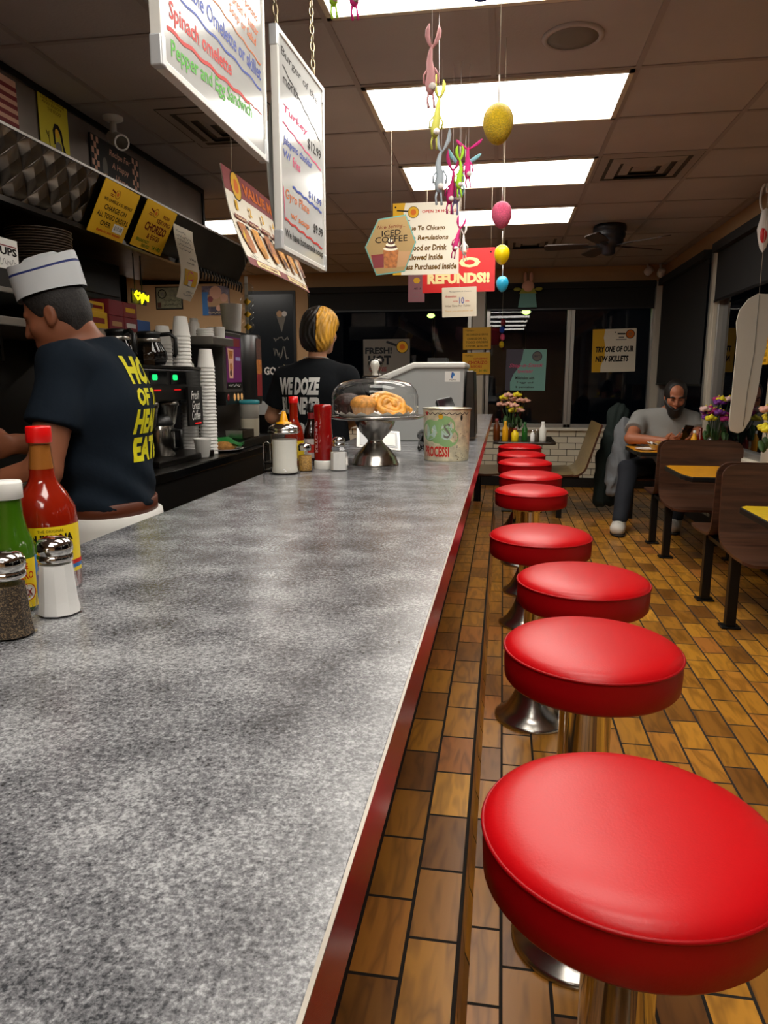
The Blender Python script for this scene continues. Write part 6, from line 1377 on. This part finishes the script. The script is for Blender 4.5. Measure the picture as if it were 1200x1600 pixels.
def wrinkles(a, s1, s2=0): return lambda x, y, z: a * (np.sin(z * s1 + 3 * np.sin(x * 9) + 2 * np.sin(y * 11)) * .6 + .4 * np.sin((x + y) * (s2 or s1 * .7) + z * 13))
def strands(cx, cy): return lambda x, y, z: .0028 * np.sin(26 * np.arctan2(y - cy - .02, x - cx - .02) + 9 * np.sin(z * 17)) + .0015 * np.sin(55 * np.arctan2(y - cy, x - cx) + z * 30)
def person(label, loc): return empty('person', label, 'person', loc)
def on_cloth(shirt, parent, lines, c, r, u, n, mat, name='lettering', lift=.0022):
    # print lettering onto the cloth: project the flat letters along -n
    bv = BVHTree.FromPolygons([v.co.copy() for v in shirt.data.vertices], [tuple(p.vertices) for p in shirt.data.polygons])
    c, r, u, n = V(c), V(r).normalized(), V(u).normalized(), V(n).normalized(); m = MB()
    for t, x0, y0, x1, y1, bold, shear in lines:
        vs, fs = text_mesh(t, bold, shear); P2 = [V((x0 + vx * (x1 - x0), y0 + vy * (y1 - y0))) for vx, vy in vs]; F2 = [tuple(f) for f in fs]
        for _ in range(5):
            nv = list(P2); nf = []; cache = {}
            for f in F2:
                if len(f) == 3: tri = [f]
                else: tri = [(f[0], f[i], f[i + 1]) for i in range(1, len(f) - 1)]
                for a, b, d in tri:
                    ed = sorted(((nv[a] - nv[b]).length, (nv[b] - nv[d]).length, (nv[d] - nv[a]).length))
                    Ls = {(a, b): (nv[a] - nv[b]).length, (b, d): (nv[b] - nv[d]).length, (d, a): (nv[d] - nv[a]).length}; (e0, e1), Lm = max(Ls.items(), key=lambda q: q[1])
                    if Lm < .018: nf.append((a, b, d)); continue
                    k = (min(e0, e1), max(e0, e1))
                    if k not in cache: nv.append((nv[e0] + nv[e1]) / 2); cache[k] = len(nv) - 1
                    mid = cache[k]; o3 = [q for q in (a, b, d) if q not in (e0, e1)][0]
                    nf += [(e0, mid, o3), (mid, e1, o3)]
            P2, F2 = nv, nf
        out = []
        for p in P2:
            o_ = c + r * p.x + u * p.y + n * .6; hit = bv.ray_cast(o_, -n)
            out.append(hit[0] + n * lift if hit[0] is not None else c + r * p.x + u * p.y)
        m.add(out, F2, mat)
    o = m.build(name, parent); o.location = -V(parent.location); return o

# ---- cook in the white paper hat, facing the grill (towards -x), seen from behind his left
CX, CY = -1.115, 1.90
pc = person('person in a white paper hat and navy shirt with yellow lettering at the grill', (CX, CY, 0))
hd = Head((-1.222, 1.862, 1.500), (-.95, .03, -.34), (0, 0, 1), .88)
shL, shR = V((-1.165, 1.715, 1.365)), V((-1.155, 2.075, 1.365)); elL, wrL = V((-1.215, 1.63, 1.085)), V((-1.45, 1.675, 1.025)); elR, wrR = V((-1.26, 2.14, 1.11)), V((-1.40, 1.93, 1.135))
neck = [cap((-1.125, 1.895, 1.37), hd.p(-.045, 0, -.05), .060, .050, .03), cap((-1.135, 1.895, 1.37), hd.p(.0, 0, -.07), .054, .046, .03)]
arms = lambda g=0: [cap(shL, elL, .058 + g, .045 + g, .03), cap(elL, wrL, .044 + g, .029 + g, .02), cap(shR, elR, .058 + g, .045 + g, .03), cap(elR, wrR, .044 + g, .029 + g, .02)]
def torso_c(g): return [elp((-1.11, 1.895, 1.255), (.125 + g, .185 + g, .165 + g), None, .05), elp((-1.125, 1.895, 1.09), (.128 + g, .170 + g, .17 + g), None, .06), elp((-1.115, 1.895, .945), (.130 + g, .172 + g, .12 + g), None, .05), cap(shL, (-1.11, 1.895, 1.375), .052 + g, .06 + g, .04), cap(shR, (-1.11, 1.895, 1.375), .052 + g, .06 + g, .04)]
legs = lambda g=0: [cap((-1.12, 1.80, .90), (-1.11, 1.80, .50), .088 + g, .062 + g, .03), cap((-1.11, 1.80, .50), (-1.10, 1.80, .10), .060 + g, .042 + g, .03), cap((-1.12, 1.99, .90), (-1.11, 1.99, .50), .088 + g, .062 + g, .03), cap((-1.11, 1.99, .50), (-1.10, 1.99, .10), .060 + g, .042 + g, .03)]
handL = hand(wrL, (-.95, .1, -.12), (0, .25, -1), (.05, 1, .2), .5); handR = hand(wrR, (-.9, -.30, -.1), (-.1, -.9, -.2), (-.2, 0, 1), .75)
skin_obj('body', hd.prims() + neck + torso_c(-.01) + arms() + legs(-.012) + handL + handR, 'skin_cook', .0055, pc)
sleeve = [cap(shL, shL.lerp(elL, .62), .066, .072, .03, cuts=[(shL.lerp(elL, .58), (elL - shL).normalized())]), cap(shR, shR.lerp(elR, .62), .066, .072, .03, cuts=[(shR.lerp(elR, .58), (elR - shR).normalized())])]
shirt = skin_obj('t_shirt', torso_c(.014) + sleeve, 'navy_shirt', .0065, pc, cuts=[((0, 0, .955), (0, 0, -1)), ((-1.12, 1.895, 1.435), (-.25, 0, .97))], wob=lambda x, y, z: .0035 * np.sin(z * 34 + 3 * np.sin(x * 9) + 2 * np.sin(y * 11)) + .006 * np.clip((1.16 - z) * 6, 0, 1) * np.sin(z * 62 + (y - 1.9) * 14 + 2.5 * np.sin((y - 1.9) * 9 + 1) + 2 * np.sin(x * 12)) + .004 * np.clip((z - 1.2) * 6, 0, 1) * np.sin((y - 1.9) * 45 + z * 18))
on_cloth(shirt, pc, [('HOME', -.10, .115, .10, .195, .05, .12), ('OF THE', -.105, .055, .105, .105, .05, .12), ('HEARTY', -.115, -.025, .115, .045, .05, .12), ('EATER', -.115, -.105, .105, -.035, .05, .12)], (-.98, 1.895, 1.195), (.0, 1.0, 0), (0, 0, 1), (1, .0, .0), 'tee_yellow')
MB().lathe([(.158, -.02), (.162, -.018), (.162, .022), (.158, .024)], 'belt', 48, Matrix.Translation((-.003, -.005, .952)) @ Matrix.Diagonal((.89, 1.15, 1, 1))).build('belt', pc)
ap = MB(); ap.lathe([(.168, -.42), (.176, -.2), (.172, -.03), (.168, .0), (.160, .004)], 'apron', 48, Matrix.Translation((-.003, -.005, .934)) @ Matrix.Diagonal((.94, 1.16, 1, 1))); ap.tube([(.14 + .012 * k, -.10 - .03 * k, .90 + .012 * math.sin(2 * k)) for k in range(6)], .009, 'apron', 6); ap.build('apron', pc)
skin_obj('trousers', [elp((-1.115, 1.895, .88), (.138, .182, .11), None, .03)] + legs(.014), 'khaki', .008, pc, cuts=[((0, 0, .93), (0, 0, 1)), ((0, 0, .04), (0, 0, -1))])
for y in (1.80, 1.99): skin_obj('shoe', [elp((-1.15, y, .045), (.135, .05, .05), None, .02), cap((-1.10, y, .06), (-1.10, y, .10), .048, .046, .02)], 'black', .008, pc, cuts=[((0, 0, .0), (0, 0, -1))])
hp = hd.p
skin_obj('hair', [elp(hp(-.012, 0, .036), hd.r(.106, .083, .093), hd.R, .02), elp(hp(-.056, 0, -.022), hd.r(.052, .064, .058), hd.R, .03), elp(hp(-.050, 0, -.070), hd.r(.030, .048, .030), hd.R, .03)], 'hair_grey', .005, pc, cuts=[(hp(.048, 0, .02), hd.R @ V((.88, 0, -.48)))] + [])
# paper hat: oval band with a creased top
ht = MB(); n = 48; rings = [(1.0, 0, 'hat_paper'), (1.01, .058, 'hat_paper'), (1.0, .064, 'hat_stripe'), (.985, .085, 'hat_paper'), (.97, .085, 'hat_paper'), (.90, .070, 'hat_paper')]
vs = []
for s, z, _ in rings:
    for k in range(n):
        a = 2 * PI * k / n; vs.append((.099 * s * math.cos(a) * (1 + .05 * (math.cos(a) < -.9)), .082 * s * math.sin(a) * (1 - .22 * z / .085), z + .012 * math.cos(a) ** 2 * (z / .085)))
vs += [(.044 * math.cos(2 * PI * k / n), .013 * math.sin(2 * PI * k / n), .108) for k in range(n)] + [(0, 0, .112)]
for i in range(len(rings)):
    mt = rings[min(i + 1, len(rings) - 1)][2] if i < len(rings) - 1 else 'hat_paper'
    ht.add([vs[i * n + k] for k in range(n)] + [vs[(i + 1) * n + k] for k in range(n)], [(k, (k + 1) % n, n + (k + 1) % n, n + k) for k in range(n)], mt, True)
ht.add([vs[len(rings) * n + k] for k in range(n)] + [vs[-1]], [(k, (k + 1) % n, n) for k in range(n)], 'hat_paper', True)
o = ht.build('paper_hat', pc); tl = RM(*frame(hd.f + hd.u * .02, hd.u)).to_4x4(); o.matrix_local = Matrix.Translation(hd.p(-.012, 0, .066) - V(pc.location)) @ tl @ Matrix.Rotation(-.06, 4, 'Y')
pc.rotation_euler = (0, 0, .27); pc.scale = (.94, .94, .985); pc.location = (CX - .03, CY + .03, 0); bpy.context.view_layer.update()
_PW = pc.matrix_world @ (wrR - V((CX, CY, 0)))
sp_ = empty('spatula', 'metal spatula held upright in the cook’s hand', 'spatula', _PW + V((-.065, -.04, .005)))
MB().tube([(0, 0, -.08), (.0, .0, .05), (.01, .0, .085)], .0085, 'steel', 10).build('handle', sp_); MB().box((-.03, -.002, -.19), (.03, .002, -.08), 'steel').build('blade', sp_)

# ---- woman in black seen from behind
WX, WY = -1.075, 4.10
pw = person('person with half black half blonde hair in a black shirt, seen from behind', (WX, WY, 0))
wh = Head((-1.048, 4.12, 1.580), (.34, .93, -.10), (0, 0, 1), .98)
wsL, wsR = V((-1.262, 4.10, 1.318)), V((-.895, 4.10, 1.318)); weL, wwL = V((-1.36, 4.13, 1.09)), V((-1.22, 4.34, 1.03)); weR, wwR = V((-.83, 4.13, 1.09)), V((-.95, 4.34, 1.03))
def torso_w(g): return [elp((-1.078, 4.10, 1.24), (.185 + g, .120 + g, .165 + g), None, .05), elp((-1.078, 4.11, 1.06), (.165 + g, .125 + g, .17 + g), None, .06), elp((-1.078, 4.11, .92), (.182 + g, .135 + g, .14 + g), None, .05), cap(wsL, (-1.075, 4.10, 1.365), .050 + g, .055 + g, .04), cap(wsR, (-1.075, 4.10, 1.365), .050 + g, .055 + g, .04)]
wl = lambda g=0: [cap((-1.165, 4.11, .88), (-1.16, 4.11, .48), .090 + g, .060 + g, .03), cap((-1.16, 4.11, .48), (-1.16, 4.11, .1), .058 + g, .040 + g, .03), cap((-.99, 4.11, .88), (-.99, 4.11, .48), .090 + g, .060 + g, .03), cap((-.99, 4.11, .48), (-.99, 4.11, .1), .058 + g, .040 + g, .03)]
skin_obj('body', wh.prims() + [cap((-1.075, 4.10, 1.36), wh.p(-.03, 0, -.06), .056, .050, .03)] + torso_w(-.012) + [cap(wsL, weL, .052, .042, .03), cap(weL, wwL, .041, .026, .02), cap(wsR, weR, .052, .042, .03), cap(weR, wwR, .041, .026, .02)] + wl(-.012) + hand(wwL, (.3, .95, -.1), (.3, 0, -1), (1, -.2, .2), .4, .92) + hand(wwR, (-.3, .95, -.1), (-.3, 0, -1), (-1, -.2, .2), .4, .92), 'skin_pale', .006, pw)
ws = skin_obj('t_shirt', torso_w(.016) + [cap(wsL, wsL.lerp(weL, .75), .068, .076, .03, cuts=[(wsL.lerp(weL, .72), (weL - wsL).normalized())]), cap(wsR, wsR.lerp(weR, .75), .068, .076, .03, cuts=[(wsR.lerp(weR, .72), (weR - wsR).normalized())])], 'black_shirt', .007, pw, cuts=[((0, 0, .84), (0, 0, -1)), ((-1.075, 4.1, 1.425), (0, .2, .98))], wob=wrinkles(.004, 30))
on_cloth(ws, pw, [('WE DOZE', -.125, .075, .125, .175, .06, .18), ('BUT NEVER', -.125, -.035, .125, .062, .05, .18), ('CLOSE', -.11, -.18, .11, -.08, .06, .18)], (-1.150, 3.98, 1.145), (1, 0, 0), (0, 0, 1), (0, -1, 0), 'tee_white')
skin_obj('trousers', [elp((-1.078, 4.11, .86), (.188, .142, .12), None, .03)] + wl(.012), 'dark_jeans', .009, pw, cuts=[((0, 0, .95), (0, 0, 1)), ((0, 0, .04), (0, 0, -1))])
for x in (-1.16, -.99): skin_obj('shoe', [elp((x, 4.15, .045), (.045, .125, .05), None, .02), cap((x, 4.11, .06), (x, 4.11, .1), .044, .042, .02)], 'black', .009, pw, cuts=[((0, 0, 0), (0, 0, -1))])
wp = wh.p
def hair_w(side): return [elp(wp(-.016, 0, .040), (.118, .104, .103), wh.R, .02), elp(wp(-.046, 0, -.030), (.085, .104, .090), wh.R, .04), elp(wp(-.050, 0, -.070), (.062, .084, .055), wh.R, .03)]
fr = [(wp(.052, 0, 0), wh.R @ V((1, 0, -.35))), (wp(0, 0, -.112), wh.R @ V((.3, 0, -1)))]
ear_cut = elp(wp(.03, -.098, -.012), (.036, .030, .052), wh.R, .012, True)
split = wh.R @ V((-.28, 1, 0))
skin_obj('hair', hair_w(1), 'hair_dark', .005, pw, cuts=fr + [(wp(0, -.008, 0), -split)], wob=strands(WX, WY))
skin_obj('blonde_hair', hair_w(-1) + [ear_cut], 'hair_blonde', .005, pw, cuts=fr + [(wp(0, -.009, 0), split)], wob=strands(WX, WY))
m = MB(); m.tube([(-1.075 + .074 * math.cos(a), 4.098 + .064 * math.sin(a), 1.425 - .010 * math.sin(a)) for a in np.linspace(PI, 2 * PI, 24)], .003, 'steel', 6); o = m.build('necklace', pw); o.location = -V(pw.location)
MB().ell((0, 0, 0), (.007, .007, .010), 'chrome', 10).build('earring', pw).location = wp(.004, -.086, -.042) - V(pw.location)

# ---- bearded man with a phone
MX, MY = 1.50, 6.98
pm = person('bearded person in a grey t-shirt sitting at a booth looking at a phone', (MX, MY, 0))
mh = Head((1.530, 6.79, 1.165), (-.10, -.93, -.36), (0, 0, 1), 1.12)
msR, msL = V((1.265, 6.93, .945)), V((1.715, 6.93, .945)); meR, mwR = V((1.150, 6.70, .790)), V((1.400, 6.475, .785)); meL, mwL = V((1.755, 6.73, .79)), V((1.640, 6.52, .80))
def torso_m(g): return [elp((1.50, 6.96, .86), (.235 + g, .155 + g, .20 + g), None, .06), elp((1.50, 6.95, .70), (.235 + g, .175 + g, .20 + g), None, .06), elp((1.50, 6.99, .54), (.205 + g, .165 + g, .13 + g), None, .05), cap(msR, (1.51, 6.93, .98), .068 + g, .075 + g, .05), cap(msL, (1.51, 6.93, .98), .068 + g, .075 + g, .05)]
hipR, hipL = V((1.39, 6.98, .535)), V((1.61, 6.98, .535)); knR, knL = V((1.13, 6.60, .52)), V((1.60, 6.55, .52)); anR, anL = V((1.035, 6.30, .11)), V((1.53, 6.46, .11))
lm = lambda g=0: [cap(hipR, knR, .098 + g, .070 + g, .04), cap(knR, anR, .066 + g, .046 + g, .03), cap(hipL, knL, .098 + g, .070 + g, .04), cap(knL, anL, .066 + g, .046 + g, .03)]
hR = hand(mwR, (.85, -.38, .22), (-.1, -.4, .9), (-.35, -.6, .6), .42); hL = hand(mwL, (-.62, -.55, .40), (-.5, .3, .7), (.3, -.4, .7), .45)
skin_obj('body', mh.prims() + [cap((1.51, 6.93, .98), mh.p(-.04, 0, -.06), .070, .062, .04)] + torso_m(-.012) + [cap(msR, meR, .066, .052, .03), cap(meR, mwR, .050, .032, .02), cap(msL, meL, .066, .052, .03), cap(meL, mwL, .050, .032, .02)] + lm(-.012) + hR + hL, 'skin', .0055, pm)
skin_obj('t_shirt', torso_m(.016) + [cap(msR, msR.lerp(meR, .72), .082, .092, .03, cuts=[(msR.lerp(meR, .62), (meR - msR).normalized())]), cap(msL, msL.lerp(meL, .72), .082, .092, .03, cuts=[(msL.lerp(meL, .62), (meL - msL).normalized())])], 'grey_shirt', .007, pm, cuts=[((0, 0, .47), (0, 0, -1)), ((1.51, 6.93, 1.055), (0, .12, .99))], wob=wrinkles(.005, 30))
skin_obj('trousers', lm(.018) + [elp((1.50, 7.0, .53), (.215, .175, .11), None, .04)], 'dark_jeans', .008, pm, cuts=[((0, 0, .60), (0, 0, 1)), ((0, 0, .10), (0, 0, -1))], wob=wrinkles(.004, 30))
for (ax, ay), dx in (((1.035, 6.30), -.02), ((1.53, 6.46), -.03)):
    skin_obj('shoe', [elp((ax + dx * 1.2, ay - .075, .055), (.058, .125, .055), None, .02), elp((ax + dx * 2.2, ay - .13, .06), (.054, .066, .05), None, .03), cap((ax, ay, .06), (ax, ay, .10), .056, .054, .03)], 'shoe', .007, pm, cuts=[((0, 0, .018), (0, 0, -1))])
    MB().ell((ax + dx * 1.4 - MX, ay - .085 - MY, .012), (.062, .138, .014), 'sole', 20).build('shoe_sole', pm)
mp_ = mh.p
skin_obj('hair', [elp(mp_(-.012, 0, .036), mh.r(.108, .086, .096), mh.R, .02), elp(mp_(-.03, 0, -.01), mh.r(.075, .080, .07), mh.R, .03)], 'hair_dark', .005, pm, cuts=[(mp_(.052, 0, .085), mh.R @ V((.90, 0, .30))), (mp_(-.01, 0, -.045), mh.R @ V((.2, 0, -1)))])
skin_obj('beard', [elp(mp_(.026, 0, -.060), mh.r(.084, .072, .076), mh.R, .03), elp(mp_(.066, 0, -.115), mh.r(.045, .052, .050), mh.R, .03), elp(mp_(.02, .058, -.02), mh.r(.030, .022, .06), mh.R, .02), elp(mp_(.02, -.058, -.02), mh.r(.030, .022, .06), mh.R, .02), cap(mp_(.092, .028, -.056), mp_(.104, 0, -.046), .011, .011, .01), cap(mp_(.092, -.028, -.056), mp_(.104, 0, -.046), .011, .011, .01),
     elp(mp_(.11, 0, -.068), mh.r(.02, .020, .0065), mh.R, .006, True)], 'hair_dark', .0045, pm, cuts=[(mp_(.06, 0, -.040), mh.R @ V((.45, 0, .9)))])
for q in (1, -1):
    m = MB(); m.tube([mp_(.094, q * .050, .024), mp_(.100, q * .034, .032), mp_(.104, q * .014, .026)], [.004, .0065, .005], 'hair_dark', 8); o = m.build('eyebrow', pm); o.location = -V(pm.location)
    m = MB(); m.tube([mp_(.088, q * .044, .004), mp_(.093, q * .031, .000), mp_(.090, q * .018, .003)], [.002, .0035, .002], 'hair_dark', 6); o = m.build('eyelash', pm); o.location = -V(pm.location)
m = MB(); ca = V(); m.tube([mp_(.088, .030, .0), mp_(.088, .031, .0)], .001, 'eye_white', 4)
ph = MB().box((-.037, -.075, -.0045), (.037, .075, .0045), 'black_gloss').box((-.034, -.071, .0045), (.034, .071, .005), 'screen').box((-.030, .045, -.0065), (-.008, .068, -.0045), 'black'); o = ph.build('phone', bevel=.003)
o.location = (1.555, 6.425, .865); o.rotation_euler = (2.15, .12, .25); tag(o, 'black smartphone held by the bearded man', 'phone')
# coats over the bench end
folds = lambda a: (lambda x, y, z: a * (np.sin(x * 95 + 4 * np.sin(z * 9)) * .6 + np.sin(z * 22 + x * 30 + 3 * np.sin(y * 20)) * .5))
gc = skin_obj('grey_coat', [elp((1.155, 7.10, .80), (.085, .07, .16), None, .04), cap((1.15, 7.06, .78), (1.10, 7.0, .52), .075, .095, .05), cap((1.10, 7.0, .52), (1.055, 6.95, .36), .095, .075, .05), cap((1.055, 6.95, .36), (1.045, 6.94, .27), .060, .052, .02)], 'grey_coat', .006, None, wob=folds(.007)); tag(gc, 'pale grey coat hanging off the bench end beside the bearded man', 'coat')
kc = skin_obj('green_coat', [elp((1.13, 7.36, .93), (.10, .05, .16), None, .03), cap((1.10, 7.34, .95), (1.02, 7.27, .55), .06, .085, .05), cap((1.02, 7.27, .55), (.985, 7.22, .14), .085, .075, .05), cap((1.16, 7.36, .98), (1.10, 7.30, .5), .06, .08, .05), cap((1.10, 7.30, .5), (1.09, 7.26, .14), .08, .07, .05)], 'green_coat', .008, None, wob=folds(.008)); tag(kc, 'dark green coat hanging behind the grey coat', 'coat')
